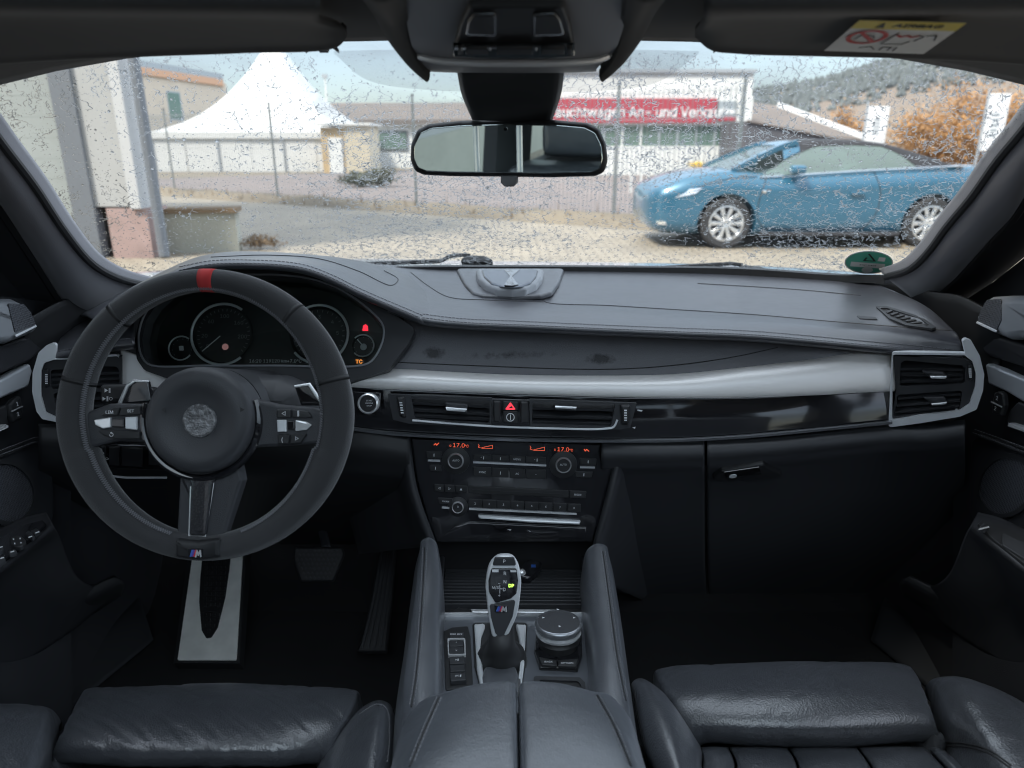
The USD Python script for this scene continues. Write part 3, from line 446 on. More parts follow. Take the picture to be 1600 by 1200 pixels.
t = '/World/blue_convertible'
for sy in (1, -1):
    for nm, pts in (('door_gap', [(1.50, .915), (1.44, .70), (1.42, .45), (1.52, .27)]), ('door_gap', [(2.92, .995), (3.02, .72), (2.99, .45), (2.86, .27)]), ('door_gap', [(1.52, .27), (2.2, .262), (2.86, .27)]), ('bonnet_gap', [(.60, .80), (.95, .90), (1.38, .94)]), ('side_crease', [(1.6, .70), (2.4, .76), (3.3, .80), (4.1, .84)])):
        q = cr(np.array(pts), 24); w = np.interp(q[:, 0], ss, wv_); hbq, htq = np.interp(q[:, 0], ss, hb_), np.interp(q[:, 0], ss, ht_); k = (q[:, 1] - hbq) / (htq - hbq); f = np.interp(k, [0, .22, .42, .55, .72, .80, .97, 1], [.97, .985, 1, .985, .992, .985, .93, .8]); part(t, nm, tube(np.stack([CO[0] + q[:, 0], CO[1] - sy * w * f, q[:, 1]], 1), .006 if nm != 'side_crease' else .004, 5), 'soft_top' if nm != 'side_crease' else 'car_blue')
# ================================================================ THE CABIN SHELL
for nm, col, ro, kw in (('soft_plastic', (.020, .021, .024), .55, dict(bump=[('vor', 900, .00009)])), ('dark_plastic', (.012, .0123, .0135), .5, dict(bump=[('noise', 700, .0002)])), ('headliner', (.017, .0175, .019), .95, dict(bump=[('noise', 900, .0004)], sheen=.15)),
    ('pillar_cloth', (.115, .112, .125), .9, dict(bump=[('noise', 1100, .0003)], sheen=.3)), ('rubber', (.010, .010, .011), .6, {}), ('leather', (.060, .064, .072), .30, dict(spec=.9, coat=.35, coat_rough=.25, bump=[('vor', 560, .00016), ('noise', 60, .0005)], var=(6, .10))), ('dash_leather', (.038, .039, .045), .34, dict(spec=.8, bump=[('vor', 700, .00011), ('noise', 40, .0004)], var=(5, .14))),
    ('carpet', (.012, .012, .013), 1.0, dict(bump=[('noise', 500, .002)])), ('satin_silver', (.66, .68, .70), .30, dict(metal=.35)), ('chrome', (.86, .87, .88), .14, dict(metal=.7)), ('gloss_black', (.006, .006, .007), .06, dict(coat=1.0)), ('thread', (.13, .13, .14), .8, {}),
    ('grey_plastic', (.20, .208, .222), .5, dict(bump=[('noise', 900, .0001)])), ('grille_mesh', (.055, .057, .063), .6, {}), ('console_paint', (.085, .092, .105), .30, dict(spec=.9, bump=[('noise', 900, .0001)])), ('white_print', (.62, .63, .65), .6, {}), ('brushed', (.84, .82, .80), .33, dict(metal=.25, bump=[('noise', 60, .00012)], scale_vec=(1.5, 40, 40))),
    ('red_print', (.55, .04, .03), .6, {}), ('yellow_print', (.72, .58, .10), .6, {}), ('sticker_white', (.74, .74, .72), .6, {}), ('black_print', (.02, .02, .02), .6, {}), ('green_sticker', (.09, .46, .33), .5, {}), ('suede', (.030, .030, .032), .95, dict(bump=[('noise', 800, .0006)], sheen=.22, var=(14, .18)))):
    mat(nm, col, ro, **kw)
mat('door_dark', (.022, .022, .025), .6)
# ---- windscreen
WT = [P(-120, 60, y=.83), P(200, 58, y=.845), P(500, 55, y=.855), P(800, 54, y=.86), P(1100, 55, y=.855), P(1400, 58, y=.845), P(1720, 60, y=.83)]
WB = [P(40, 500, y=1.37), P(250, 452, y=1.45), P(500, 434, y=1.51), P(800, 430, y=1.54), P(1100, 434, y=1.51), P(1360, 454, y=1.45), P(1560, 500, y=1.37)]
WG = loft([WT, WB], 81, 41); WN = vnormals(WG); WN = WN if np.sum(WN[..., 2]) > 0 else -WN
def ws(u, v, w=0.0):
    i, j = np.clip(np.asarray(v) * 40, 0, 39.999), np.clip(np.asarray(u) * 80, 0, 79.999); a, b = i.astype(int), j.astype(int); fi, fj = (i - a)[..., None], (j - b)[..., None]
    g = lambda Q: (Q[a, b] * (1 - fj) + Q[a, b + 1] * fj) * (1 - fi) + (Q[a + 1, b] * (1 - fj) + Q[a + 1, b + 1] * fj) * fi
    return g(WG) + g(WN) * (np.asarray(w)[..., None] if np.ndim(w) else w)
gl = usdkit.material(stage, '/World/Looks/windscreen_glass', {'t': ('transparent_bsdf', {'color': (.93, .96, .95)}), 'g': ('glossy_bsdf', {'roughness': .02, 'color': (.7, .7, .7)}), 'f': ('layer_weight', {'blend': .5}), 'pw': ('math', {'math_type': 'power', 'value2': 4.0}), 'ma': ('math', {'math_type': 'multiply_add', 'value2': .35, 'value3': .03}), 'm': ('mix_closure', {})}, [('f.facing', 'pw.value1'), ('pw.value', 'ma.value1'), ('ma.value', 'm.fac'), ('t.BSDF', 'm.closure1'), ('g.BSDF', 'm.closure2')], surface='m.closure'); MATS['windscreen_glass'] = gl
t = thing('windscreen', 'wide raked windscreen covered in rain, with a dotted band behind the mirror', 'windscreen', WG[20, 40]); wst = t
part(t, 'pane', grid(WG, face=(0, 5, 5)), 'windscreen_glass', True)
def ws_at(px, py):
    """(u, v) of the windscreen met by a line of sight."""
    r = ray(px, py); best = None; u, v = px / 1600, py / 450
    for _ in range(30):
        q = ws(np.array(u), np.array(v)); e = 1e-3; du = (ws(np.array(u + e), np.array(v)) - q) / e; dv = (ws(np.array(u), np.array(v + e)) - q) / e
        A = np.stack([du, dv, -r], 1); x = np.linalg.solve(A, CAM + r * ((q - CAM) @ r) / (r @ r) - q); u, v = np.clip(u + x[0], .0, 1), np.clip(v + x[1], .0, 1)
    return u, v
fr = usdkit.material(stage, '/World/Looks/dotted_band', {'t': ('transparent_bsdf', {}), 'd': ('principled_bsdf', {'base_color': (.26, .26, .42), 'roughness': .6}), 'm': ('mix_closure', {'fac': .24})},
    [('t.BSDF', 'm.closure1'), ('d.BSDF', 'm.closure2')], surface='m.closure'); MATS['dotted_band'] = fr
bt = [(522, 76), (620, 74), (800, 74), (980, 74), (1092, 76)]; bb = [(522, 80), (575, 122), (680, 138), (800, 139), (930, 139), (1025, 126), (1092, 80)]
R_ = [[ws(*[np.array(x) for x in ws_at(*p)], -.003) for p in row] for row in (bt, bb)]; part(t, 'dotted_band', grid(loft(R_, 60, 14)), 'dotted_band', True)
inL = [(-90, 90), (-40, 165), (0, 221), (52, 289), (100, 361), (140, 409), (180, 433), (236, 448)]; inR = [(1690, 90), (1642, 148), (1600, 202), (1560, 250), (1520, 306), (1480, 354), (1452, 392), (1424, 419), (1384, 433)]
pdep = lambda px, x: P(px, 0, x=x)  # unused
def px_at(px, py, x): return P(px, py, x=x)
sealL = [px_at(a, b, -np.interp(a, [-90, 236], [.61, .672])) for a, b in inL]; sealR = [px_at(a, b, np.interp(a, [1384, 1690], [.672, .61])) for a, b in inR]
part(t, 'seal', tube(cr(sealL, 40), .006, 8), 'rubber'); part(t, 'seal', tube(cr(sealR, 40), .006, 8), 'rubber')
low = [(232, 447), (420, 430), (560, 421), (640, 418.5), (800, 418), (1000, 419), (1160, 421.5), (1300, 431), (1390, 434)]
lowp = [P(a, b, y=np.interp(abs(a - 800), [0, 300, 570, 600], [1.50, 1.48, 1.36, 1.25])) for a, b in low]; part(t, 'lower_seal', sweep(cr(lowp, 50), [(-.012, -.010), (.012, -.010), (.012, .0035), (-.012, .0035)], up=(0, 0, 1)), 'rubber')
# rain: runs and drops of water standing on the outside of the glass
wm = usdkit.material(stage, '/World/Looks/rain_water', {'r': ('refraction_bsdf', {'IOR': 1.33, 'roughness': 0.0}), 't': ('transparent_bsdf', {}), 'g': ('glossy_bsdf', {'roughness': .02}), 'm1': ('mix_closure', {'fac': .48}), 'm2': ('mix_closure', {'fac': .02})}, [('r.BSDF', 'm1.closure1'), ('t.BSDF', 'm1.closure2'), ('m1.closure', 'm2.closure1'), ('g.BSDF', 'm2.closure2')], surface='m2.closure'); MATS['rain_water'] = wm
r8 = np.random.default_rng(21); V, Fc, nb = [], [], 0
def dens(u, v): return np.clip((meshkit.fbm(np.stack([u * 5, v * 3, u * 0], -1), 3, 5) - .28) * 2.6, .05, 1)
k = 0
while k < 9000:
    u, v = r8.uniform(.03, .97), r8.uniform(.04, .99)
    if r8.random() > dens(np.array([u]), np.array([v]))[0]: continue
    k += 1; n = int(r8.integers(3, 11)); L = r8.uniform(.0022, .0042); a = r8.normal(0, .5); pu, pv = [u], [v]
    for _ in range(n):
        a = .45 * a + r8.normal(0, .95); pu.append(pu[-1] + math.sin(a) * L / 1.45); pv.append(pv[-1] + math.cos(a) * L / .75)
    p = np.stack([pu, pv], 1); p = cr(p, n * 2 + 1); w = r8.lognormal(-7.4, .38) * np.sin(np.linspace(.03, 3.11, len(p))) ** .6 * (1 + .3 * r8.normal(size=len(p)).clip(-1, 1)); d = np.gradient(p, axis=0) * [1.45, .75]; d /= np.maximum(np.linalg.norm(d, axis=1, keepdims=True), 1e-9); s = np.stack([-d[:, 1], d[:, 0]], 1)
    rows = [(-1, 0.0), (-.62, .25), (0, .38), (.62, .25), (1, 0.0)]; G = np.stack([ws(p[:, 0] + s[:, 0] * w * q / 1.45, p[:, 1] + s[:, 1] * w * q / .75, .0012 + w * h) for q, h in rows], 1)
    V.append(G.reshape(-1, 3)); Fc.append(quads(len(p), 5)[:, ::-1] + nb); nb += G.shape[0] * 5; B_ = G[:, [4, 0]].reshape(-1, 3); V.append(B_); Fc.append(quads(len(p), 2)[:, ::-1] + nb); nb += len(B_)
ring = np.arange(6) / 6 * 2 * np.pi; fan = np.array([[0, i, i + 1] for i in range(1, 5)])
for k in range(17000):
    u, v = r8.uniform(.03, .97), r8.uniform(.04, .99); w = r8.lognormal(-7.35, .5); el = r8.uniform(1, 1.9); pts = []
    for q, h in ((1, 0), (.6, .30)): pts.append(ws(u + np.cos(ring) * w * q / 1.45, v + np.sin(ring) * w * q * el / .75, np.full(6, .0012 + w * h)))
    pts.append(ws(np.array([u]), np.array([v]), np.array([.0012 + w * .42]))); m = quads(2, 6, True); cap = np.stack([np.arange(6) + 6, (np.arange(6) + 1) % 6 + 6, np.full(6, 12)], 1)
    V.append(np.vstack(pts)); Fc.append(np.vstack([m, cap]) + nb); nb += 13; V.append(pts[0]); Fc.append(fan[:, ::-1] + nb); nb += 6
rm = tm(np.vstack(V), np.vstack(Fc)); rm.faces = rm.faces
single('rain_drops', rm, 'rain_water', 'rain drops and short crooked water runs standing on the windscreen glass', 'rain', True, kind='stuff')
# emissions badge inside the glass, low on the right
bc = [ws(*[np.array(x) for x in ws_at(*p)], -.004) for p in ((1320, 410), (1396, 410), (1358, 392))]; bp = Plane.of(*bc)
t = thing('emissions_badge', 'round green emissions badge stuck low on the passenger side of the windscreen', 'sticker', bc[0]); el_ = lambda cx, cy, rx, ry, n=32: [(cx + rx * math.cos(a), cy + ry * math.sin(a)) for a in np.arange(n) / n * 2 * np.pi]
part(t, 'rim', plate(bp, el_(1357.5, 410, 38, 18), .0006), 'sticker_white'); part(t, 'disc', plate(bp, el_(1357.5, 410, 36.2, 16.2), .0003, base=.0007), 'green_sticker'); part(t, 'white_field', plate(bp, [(1330, 409), (1383, 413), (1381, 420), (1328, 416)], .0003, base=.0012), 'sticker_white'); part(t, 'white_square', plate(bp, [(1374, 402), (1384, 403), (1382, 409), (1371, 408)], .0003, base=.0012), 'sticker_white'); part(t, 'white_spot', plate(bp, el_(1355, 422, 9, 4.5, 16), .0003, base=.0012), 'sticker_white')
part(t, 'figure', strokes(bp, [[(1358, 397), (1367, 408)], [(1367, 408), (1350, 407)], [(1350, 407), (1354, 403)]], .0016, .0012, .0003), 'black_print'); part(t, 'number', text(bp, 'STBT 2·808', 1356, 414.5, .0036, .0016, (1383, 416.5), .0002), 'black_print')
# ---- wipers and bonnet, outside the glass
t = thing('bonnet', 'silver-white car bonnet edge seen over the base of the windscreen', 'bonnet', (0, 1.7, .9)); cre = [(150, 428), (300, 420), (450, 409), (560, 404), (690, 406), (800, 407.5), (1000, 410), (1200, 416), (1330, 424), (1450, 436)]
row = lambda y, dp, dz=0: [P(a, b + dp, y=y) + [0, 0, dz] for a, b in cre]
part(t, 'panel', shell(loft([row(1.66, 34), row(1.72, 15), row(1.9, 4), row(2.1, 0), row(2.4, 0, -.012), row(2.7, 0, -.05)], 50, 24), .004, (0, 1.5, 9)), 'bonnet_white', True); part(t, 'cowl', shell(loft([[p + [0, .03, -.02] for p in lowp], [p + [0, .20, -.05] for p in lowp]], 40, 5), .01, (0, 1.5, 9)), 'dark_plastic')
for lab, arm, cap in (('left wiper resting at the base of the windscreen, its arm hub near the middle', [(600, 411), (650, 409.5), (688, 408), (702, 401), (716, 398.5), (735, 399)], [(718, 411), (722, 402), (734, 398), (756, 399), (768, 404), (774, 412)]), ('right wiper resting at the base of the windscreen near the passenger side', [(1080, 418), (1108, 417), (1128, 413), (1142, 412), (1160, 414)], [(1146, 421), (1150, 415), (1165, 413.5), (1190, 416), (1200, 420), (1206, 426)])):
    pl = Plane(P(arm[0][0], 405, y=1.60), (0, -1, .5)); t = thing('wiper', lab, 'wiper', P(arm[0][0], 405, y=1.6), 'windscreen wipers'); part(t, 'arm', tube(cr([pl.hit(*q) for q in arm], 24), .0042, 6), 'rubber'); part(t, 'hub_cover', plate(pl, cap, .02, .004, r=.006), 'dark_plastic'); part(t, 'blade', tube([pl.hit(arm[0][0] - 110, arm[0][1] + 5), pl.hit(*arm[2])], .005, 6), 'rubber')
# ---- roof lining, unseen glass sunroof widened to brighten the cabin, pillars
t = thing('roof_lining', 'dark cloth roof lining above the windscreen', 'headliner', (0, .3, 1.36)); zr = lambda x, y: 1.425 - .09 * (abs(x) / .72) ** 3 - .012 * max(0, (y - .55) / .3) ** 2
sheetf = lambda x0, x1, y0, y1, nx=20, ny=16: shell(np.array([[[x, y, zr(x, y)] for x in np.linspace(x0, x1, nx)] for y in np.linspace(y0, y1, ny)]), .02, (0, .3, 0))
part(t, 'front_panel', sheetf(-.74, .74, .55, .86), 'headliner', True)
for s in (-1, 1): part(t, 'side_panel', sheetf(s * .60, s * .74, -1.3, .547), 'headliner', True)
part(t, 'rear_panel', sheetf(-.597, .597, -1.3, -.9), 'headliner', True)
part(t, 'sunroof_glass', shell(np.array([[[x, y, zr(x, y) + .012] for x in np.linspace(-.60, .60, 12)] for y in np.linspace(-.91, .56, 12)]), .004, (0, .3, 0)), 'windscreen_glass', True)
for side, inn, xs, lab in ((-1, inL, sealL, 'left windscreen pillar in dark grey cloth beside the driver'), (1, inR, sealR, 'right windscreen pillar in dark grey cloth beside the passenger')):
    if side < 0: out = [(-95, 215), (-45, 268), (-4, 314), (36, 374), (72, 430), (98, 470), (128, 500), (165, 520)]
    else: out = [(1695, 205), (1650, 250), (1606, 300), (1580, 340), (1550, 372), (1516, 410), (1488, 440), (1462, 462), (1440, 478)]
    A = np.array(xs); B = np.array([px_at(a, b, side * np.interp(b, [200, 520], [.665, .735])) for a, b in out]); toC = np.array([unit(CAM - q) for q in A]); M1 = A * .62 + B * .38 + toC * .020; M2 = A * .25 + B * .75 + toC * .022; A0 = A + np.array([-side * .0, .03, .01])
    t = thing('windscreen_pillar', lab, 'pillar', A[0]); part(t, 'trim', shell(loft([A0, A, M1, M2, B, B - toC * .03], 50, 24), .004), 'pillar_cloth', True)
    part(t, 'door_frame', shell(np.stack([cr(B + np.array([0, .006, 0]), 30), cr(np.c_[np.full(len(B), side * .79), B[:, 1] + .006, B[:, 2]], 30)]), .006), 'door_dark', True)
    C2 = np.array([px_at(a - (-side) * 0 + side * 120, b + 75, side * .77) for a, b in out]); part(t, 'door_seal', tube(cr(B - toC * .012, 40), .010, 8), 'rubber')
# ---- sun visors, airbag label
for side, lab in ((-1, 'left dark sun visor folded up above the driver'), (1, 'right dark sun visor folded up above the passenger, with an airbag warning label')):
    X_ = lambda a: 800 + side * a; fe = [(258, 58), (274, 74), (420, 83), (560, 88), (700, 94), (860, 104)] if side < 0 else [(286, 58), (310, 78), (352, 84), (480, 88), (600, 91), (720, 96), (860, 106)]
    be = [(X_(a), 14 - .008 * a) for a in (300, 420, 560, 700, 860)]; fr_ = [(X_(a), b) for a, b in fe]; rows = [[P(a, b, y=.76) + [0, .002, .010] for a, b in fr_], [P(a, b, y=.752) for a, b in fr_], [P(a, b - 10, y=.735) for a, b in fr_], [P(a, b + 22, y=.64) for a, b in be], [P(a, b, y=.575) for a, b in be], [P(a, b - 3, y=.565) + [0, 0, .012] for a, b in be]]
    t = thing('sun_visor', lab, 'sun visor', P(X_(560), 50, y=.66), 'sun visors'); part(t, 'body', shell(loft(rows, 40, 30), .006), 'headliner', True); vpl = Plane.of(P(X_(400), 60, y=.70), P(X_(800), 62, y=.70), P(X_(560), 22, y=.60))
    cx = X_(345) if side > 0 else X_(300); hk = Plane((P(cx, 78, y=.765)), (0, -1, .2)); part(t, 'clip', [plate(hk, [(cx - 26, 78), (cx - 14, 69), (cx + 14, 69), (cx + 26, 78), (cx + 26, 72), (cx + 14, 64), (cx - 14, 64), (cx - 26, 72)], .01, .001), plate(hk, [(cx - 8, 71), (cx - 5, 76), (cx + 8, 76), (cx + 10, 71)], .012)], 'dark_plastic')
    if side > 0: LV = vpl
st_ = [(1343, 32), (1510, 36.5), (1443, 84.5), (1288, 79.5)]; sp_ = Plane.of(*[P(a, b, y=y) for (a, b), y in zip(st_[:1] + st_[1:2] + st_[3:], (.632, .632, .727))]); sp_.o = sp_.o + sp_.n * .004
def bil(u, v): q = np.array(st_, float); return tuple((q[0] * (1 - u) + q[1] * u) * (1 - v) + (q[3] * (1 - u) + q[2] * u) * v)
bl = lambda pts: [bil(*p) for p in pts]
t = thing('airbag_label', 'white and yellow airbag warning label on the passenger sun visor', 'label', P(1400, 60, y=.68)); part(t, 'paper', plate(sp_, bl([(0, 0), (1, 0), (1, 1), (0, 1)]), .0004), 'sticker_white'); part(t, 'yellow_band', plate(sp_, bl([(0, 0), (1, 0), (1, .26), (0, .26)]), .0002, base=.0005), 'yellow_print')
cir = lambda cu, cv, ru, rv, n=28: bl([(cu + ru * math.cos(a), cv + rv * math.sin(a)) for a in np.arange(n + 1) / n * 2 * np.pi]); part(t, 'ban_sign', strokes(sp_, [cir(.25, .52, .17, .20), bl([(.14, .37), (.36, .67)])], .0019, .0009, .0002), 'red_print'); part(t, 'burst', strokes(sp_, [bl([(.52 + .05 * q, .44 + .05 * (q % 2)) for q in range(5)])], .0013, .0009, .0002), 'red_print')
part(t, 'drawing', strokes(sp_, [bl([(.16, .60), (.18, .45), (.30, .48), (.33, .55)]), bl([(.46, .72), (.50, .36)]), bl([(.46, .72), (.66, .72), (.70, .62)]), bl([(.72, .42), (.78, .46), (.74, .60)]), bl([(.80, .44), (.88, .40), (.92, .56)]), bl([(.30, .86), (.40, .82), (.46, .90)]), bl([(.52, .92), (.52, .82), (.60, .82), (.60, .92)]), bl([(.66, .82), (.66, .93)])], .0006, .0009, .0002), 'black_print')
wd_ = bil(.9, .13); part(t, 'lettering', text(sp_, 'AIRBAG', *bil(.60, .13), .0075, .0009, wd_, .0002, True), 'black_print'); part(t, 'warning_triangle', plate(sp_, bl([(.22, .22), (.26, .05), (.30, .22)]), .0002, base=.0009), 'black_print')
# ---- overhead console
mat('console_grey', (.23, .235, .25), .5, bump=[('noise', 900, .0001)])
yo = .74; t = thing('overhead_console', 'grey overhead console with two reading lamps above the mirror', 'overhead console', P(805, 60, y=.7))
oc = [[(700, -40, .58, 0), (628, -40, .60, 0)], ]
def mrow(pts): return [P(a, b, y=y) for a, b, y in pts]
rows = [mrow([(668, 112, .80), (720, 114, .80), (805, 115, .805), (890, 114, .80), (932, 112, .80)]), mrow([(668, 108, .765), (720, 110.5, .762), (805, 111, .76), (890, 110.5, .762), (932, 108, .765)]), mrow([(652, 90, .745), (710, 99, .738), (805, 101, .735), (900, 99, .738), (950, 90, .745)]), mrow([(648, 84, .74), (710, 93, .733), (805, 95, .73), (900, 93, .733), (958, 84, .74)]), mrow([(641, 62, .70), (710, 64, .69), (805, 66, .688), (900, 64, .69), (968, 62, .70)]), mrow([(630, 0, .62), (710, 2, .61), (805, 3, .61), (900, 2, .61), (984, 0, .62)]), mrow([(622, -80, .52), (710, -80, .52), (805, -80, .52), (900, -80, .52), (992, -80, .52)])]
part(t, 'housing', shell(loft(rows, 40, 40), .01), 'console_grey', 50)
opl = Plane.of(P(720, 60, y=.682), P(890, 60, y=.682), P(805, 10, y=.614)); opl.o = opl.o + opl.n * .004
part(t, 'lamp_panel', plate(opl, [(708, 84), (720, 40), (734, 12), (880, 12), (890, 40), (897, 84)], .006, .002, r=.004), 'dark_plastic')
for q in ([(727, 56), (732, 34), (740, 24), (776, 24), (776, 58)], [(833, 58), (833, 24), (868, 24), (876, 34), (882, 56)]): lp = part(t, 'reading_lamp', plate(opl, q, .0025, .001, base=.006, r=.003), 'gloss_black'); ins = [(sum(x for x, _ in q) / 5 + (x - sum(x for x, _ in q) / 5) * .88, sum(y for _, y in q) / 5 + (y - sum(y for _, y in q) / 5) * .86) for x, y in q]; part(lp, 'lens', plate(opl, ins, .001, .0005, base=.0087, r=.003), 'soft_plastic')
opl2 = Plane.of(P(720, 90, y=.722), P(890, 90, y=.722), P(805, 72, y=.690)); opl2.o = opl2.o + opl2.n * .006
part(t, 'button_bar', plate(opl2, [(708, 88), (708, 74), (898, 74), (898, 88), (860, 91), (805, 92), (746, 91)], .004, .001), 'gloss_black')
for a, b in ((716, 724), (728, 762), (776, 832), (846, 882), (886, 894)): part(t, 'button', plate(opl2, [(a, 77), (b, 77), (b, 86), (a, 86)], .003, .001, base=.004), 'dark_plastic')
for a in (722, 766, 838): part(t, 'button_light', plate(opl2, el_(a, 78, 1.6, 1.6, 8), .001, base=.0072), 'white_print')
part(t, 'front_trim', tube(cr(mrow([(643, 66, .735), (650, 84, .742), (668, 92, .738), (720, 98, .731), (805, 99, .727), (890, 98, .731), (940, 92, .738), (956, 82, .742), (964, 64, .735)]), 40), .0032, 8), 'satin_silver')
for s in (-1, 1):
    w = [(-250, -30, .56), (-214, 20, .68), (-190, 62, .755), (-160, 95, .79), (-134, 112, .80)] if s < 0 else [(250, -30, .56), (212, 20, .68), (190, 62, .755), (164, 92, .79), (134, 112, .80)]
    iw = [(-178, -30, .56), (-170, 20, .66), (-160, 62, .72), (-146, 90, .75), (-132, 109, .77)]; A = [P(804 + a, b, y=y) + [0, 0, .004] for a, b, y in w]; C = [P(804 + (a if s < 0 else -a), b, y=y) for a, b, y in iw]; Mm = [(np.array(p) + q) / 2 - [0, 0, .008] for p, q in zip(A, C)]; part(t, 'cloth_surround', shell(loft([np.array(A) + [0, .03, .02], A, Mm, C], 24, 14), .006), 'headliner', True)
# ---- rear-view mirror
my = .86; mp = Plane(P(793, 232, y=my), unit(np.array([-.17, -1, -.06]))); t = thing('rear_view_mirror', 'black rear-view mirror hanging on a wide stalk', 'mirror', P(793, 232, y=my))
out = [(646, 268), (639, 250), (640, 226), (650, 203), (668, 194), (720, 189), (793, 187), (866, 188), (918, 193), (936, 203), (946, 226), (949, 252), (944, 270), (930, 276), (860, 278), (793, 277), (700, 276), (660, 274)]
def scl(q, sx, sy, c=(793, 233)): return [(c[0] + (x - c[0]) * sx, c[1] + (y - c[1]) * sy) for x, y in q]
part(t, 'housing', [plate(mp, out, .012, .006, base=-.012, r=.008), plate(mp, scl(out, .9, .8), .02, .0, base=-.032, r=.008)], 'dark_plastic')
mm = mat('mirror_glass', (.60, .68, .66), .01, 1.0); part(t, 'glass', plate(mp, scl(out, .955, .84), .002, .001, r=.006), 'mirror_glass', 20); part(t, 'sensor', plate(mp, el_(790, 202, 3, 3, 12), .001, base=.0022), 'gloss_black'); part(t, 'light_sensor', plate(mp, [(782, 274), (808, 274), (808, 286), (802, 292), (788, 292), (782, 286)], .008, .002, base=-.010), 'grey_plastic')
st2 = [mrow([(714, 112, .80), (722, 150, .845), (738, 188, .875)]), mrow([(724, 112, .79), (731, 150, .83), (745, 188, .865)]), mrow([(800, 112, .785), (800, 150, .825), (800, 190, .86)]), mrow([(870, 112, .79), (866, 150, .83), (856, 188, .865)]), mrow([(882, 112, .80), (876, 150, .845), (863, 188, .875)])]
part(t, 'stalk', shell(loft(st2, 20, 20), .01), 'dark_plastic', 50)
def hullx(s):
    q = np.array([(.80, .33), (1.70, .33), (1.70, .93), (1.31, .97), (1.24, 1.032), (1.197, 1.061), (1.151, 1.093), (1.105, 1.131), (1.054, 1.174), (1.013, 1.208), (.978, 1.244), (.925, 1.285), (.877, 1.318), (.80, 1.38)]); m = slab(q, .015); v = m.vertices; m2 = tm(np.c_[s * (.785 + v[:, 2]), v[:, 0], v[:, 1]], m.faces); m2.fix_normals(); return m2
# ---- side walls with their windows, floor and the rear of the cabin (seen in the mirror)
t = thing('cabin_floor', 'dark carpeted floor of the cabin under the pedals', 'carpet', (0, .5, .25)); zf = P(330, 1034, y=1.12)[2] - .02
part(t, 'carpet', [box((-.80, -1.9, zf - .03), (.80, 1.62, zf))], 'carpet'); part(t, 'bulkhead', shell(np.array([[[x, 1.30 + .34 * s, zf + .55 * s ** 1.5] for x in np.linspace(-.8, .8, 6)] for s in np.linspace(0, 1, 10)]), .02), 'carpet', True); part(t, 'front_wall', box((-.8, 1.64, zf), (.8, 1.66, 1.0)), 'carpet')
t = thing('rear_cabin', 'dark rear cabin with side windows behind the camera', 'cabin', (0, -1, .3))
for s in (-1, 1):
    X0, X1 = s * .745, s * .80; xs_ = sorted((X0, X1)); bx = lambda y0, y1, z0, z1: box((xs_[0], y0, z0), (xs_[1], y1, z1))
    part(t, 'side_wall', [bx(-1.9, .80, zf, .93), bx(-1.9, .80, 1.335, 1.42)], 'soft_plastic'); part(t, 'door_post', bx(-.22, -.06, .932, 1.333), 'headliner'); part(t, 'rear_post', hull([(x, y, z) for x in xs_ for y, z in ((-1.05, .932), (-1.5, .932), (-1.15, 1.333), (-1.6, 1.333))]), 'headliner'); part(t, 'window_post', bx(.80, .86, .93, 1.42), 'headliner')
part(t, 'rear_seat', [box((-.70, -1.25, .45), (.70, -1.02, 1.0), .05), box((-.70, -1.1, .35), (.70, -.5, .58), .05)], 'leather'); part(t, 'rear_shelf', box((-.74, -1.9, .88), (.74, -1.25, .93)), 'carpet'); part(t, 'rear_wall', box((-.8, -1.93, zf), (.8, -1.902, 1.05)), 'carpet')
part(t, 'roof_rear', box((-.74, -1.9, 1.33), (.74, -1.302, 1.40)), 'headliner')
mat('tinted', (.02, .02, .02), .1); part(t, 'rear_window_frame', [box((-.74, -1.93, 1.05), (-.55, -1.90, 1.34)), box((.55, -1.93, 1.05), (.74, -1.90, 1.34)), box((-.55, -1.93, 1.05), (.55, -1.90, 1.14))], 'headliner')
for s in (-1, 1): part(t, 'front_side_wall', hullx(s), 'door_dark')
for x in (-.45, .0, .45): part(t, 'headrest', box((x - .13, -1.24, 1.02), (x + .13, -1.12, 1.16), .04), 'leather'); 
# ================================================================ DASHBOARD
def R(rows): return [[P(a, b, y=y) for a, b, y in r] for r in rows]
def hitter(m):
    I = trimesh.ray.ray_triangle.RayMeshIntersector(m)
    def f(px, py, lift=0.0):
        r = ray(px, py); loc, _, tri = I.intersects_location([CAM], [r], multiple_hits=True)
        if len(loc) == 0: return None
        i = np.argmin(np.linalg.norm(loc - CAM, axis=1)); n = m.face_normals[tri[i]]; n = n if n @ r < 0 else -n; return loc[i] + n * lift
    return f
def drawn(h, pts, n=60, lift=.0006, closed=False):
    q = cr(np.array(pts, float), n, closed); o = [h(a, b, lift) for a, b in q]; return np.array([x for x in o if x is not None])
db = thing('dashboard', 'black leather dashboard with a silver and gloss black trim band', 'dashboard', (0, 1.2, .9))
R0 = [(560, 412, 1.49), (700, 417, 1.52), (800, 417, 1.53), (1000, 418, 1.52), (1180, 421, 1.49), (1290, 429, 1.43), (1345, 437, 1.36), (1400, 456, 1.23), (1452, 482, 1.12), (1492, 518, 1.055)]
R1 = [(585, 446, 1.29), (660, 457, 1.26), (760, 466, 1.24), (880, 474, 1.235), (990, 479, 1.23), (1180, 492, 1.20), (1300, 502, 1.15), (1400, 511, 1.10), (1455, 520, 1.06), (1500, 532, 1.035)]
R2 = [(606, 474, 1.065), (660, 494, 1.06), (720, 501, 1.062), (820, 505.5, 1.067), (940, 511, 1.07), (1060, 516, 1.07), (1180, 521, 1.067), (1360, 537, 1.05), (1440, 544, 1.035), (1504, 551, 1.015)]
up = lambda r, dp, dy: [(a, b + dp, y + dy) for a, b, y in r]
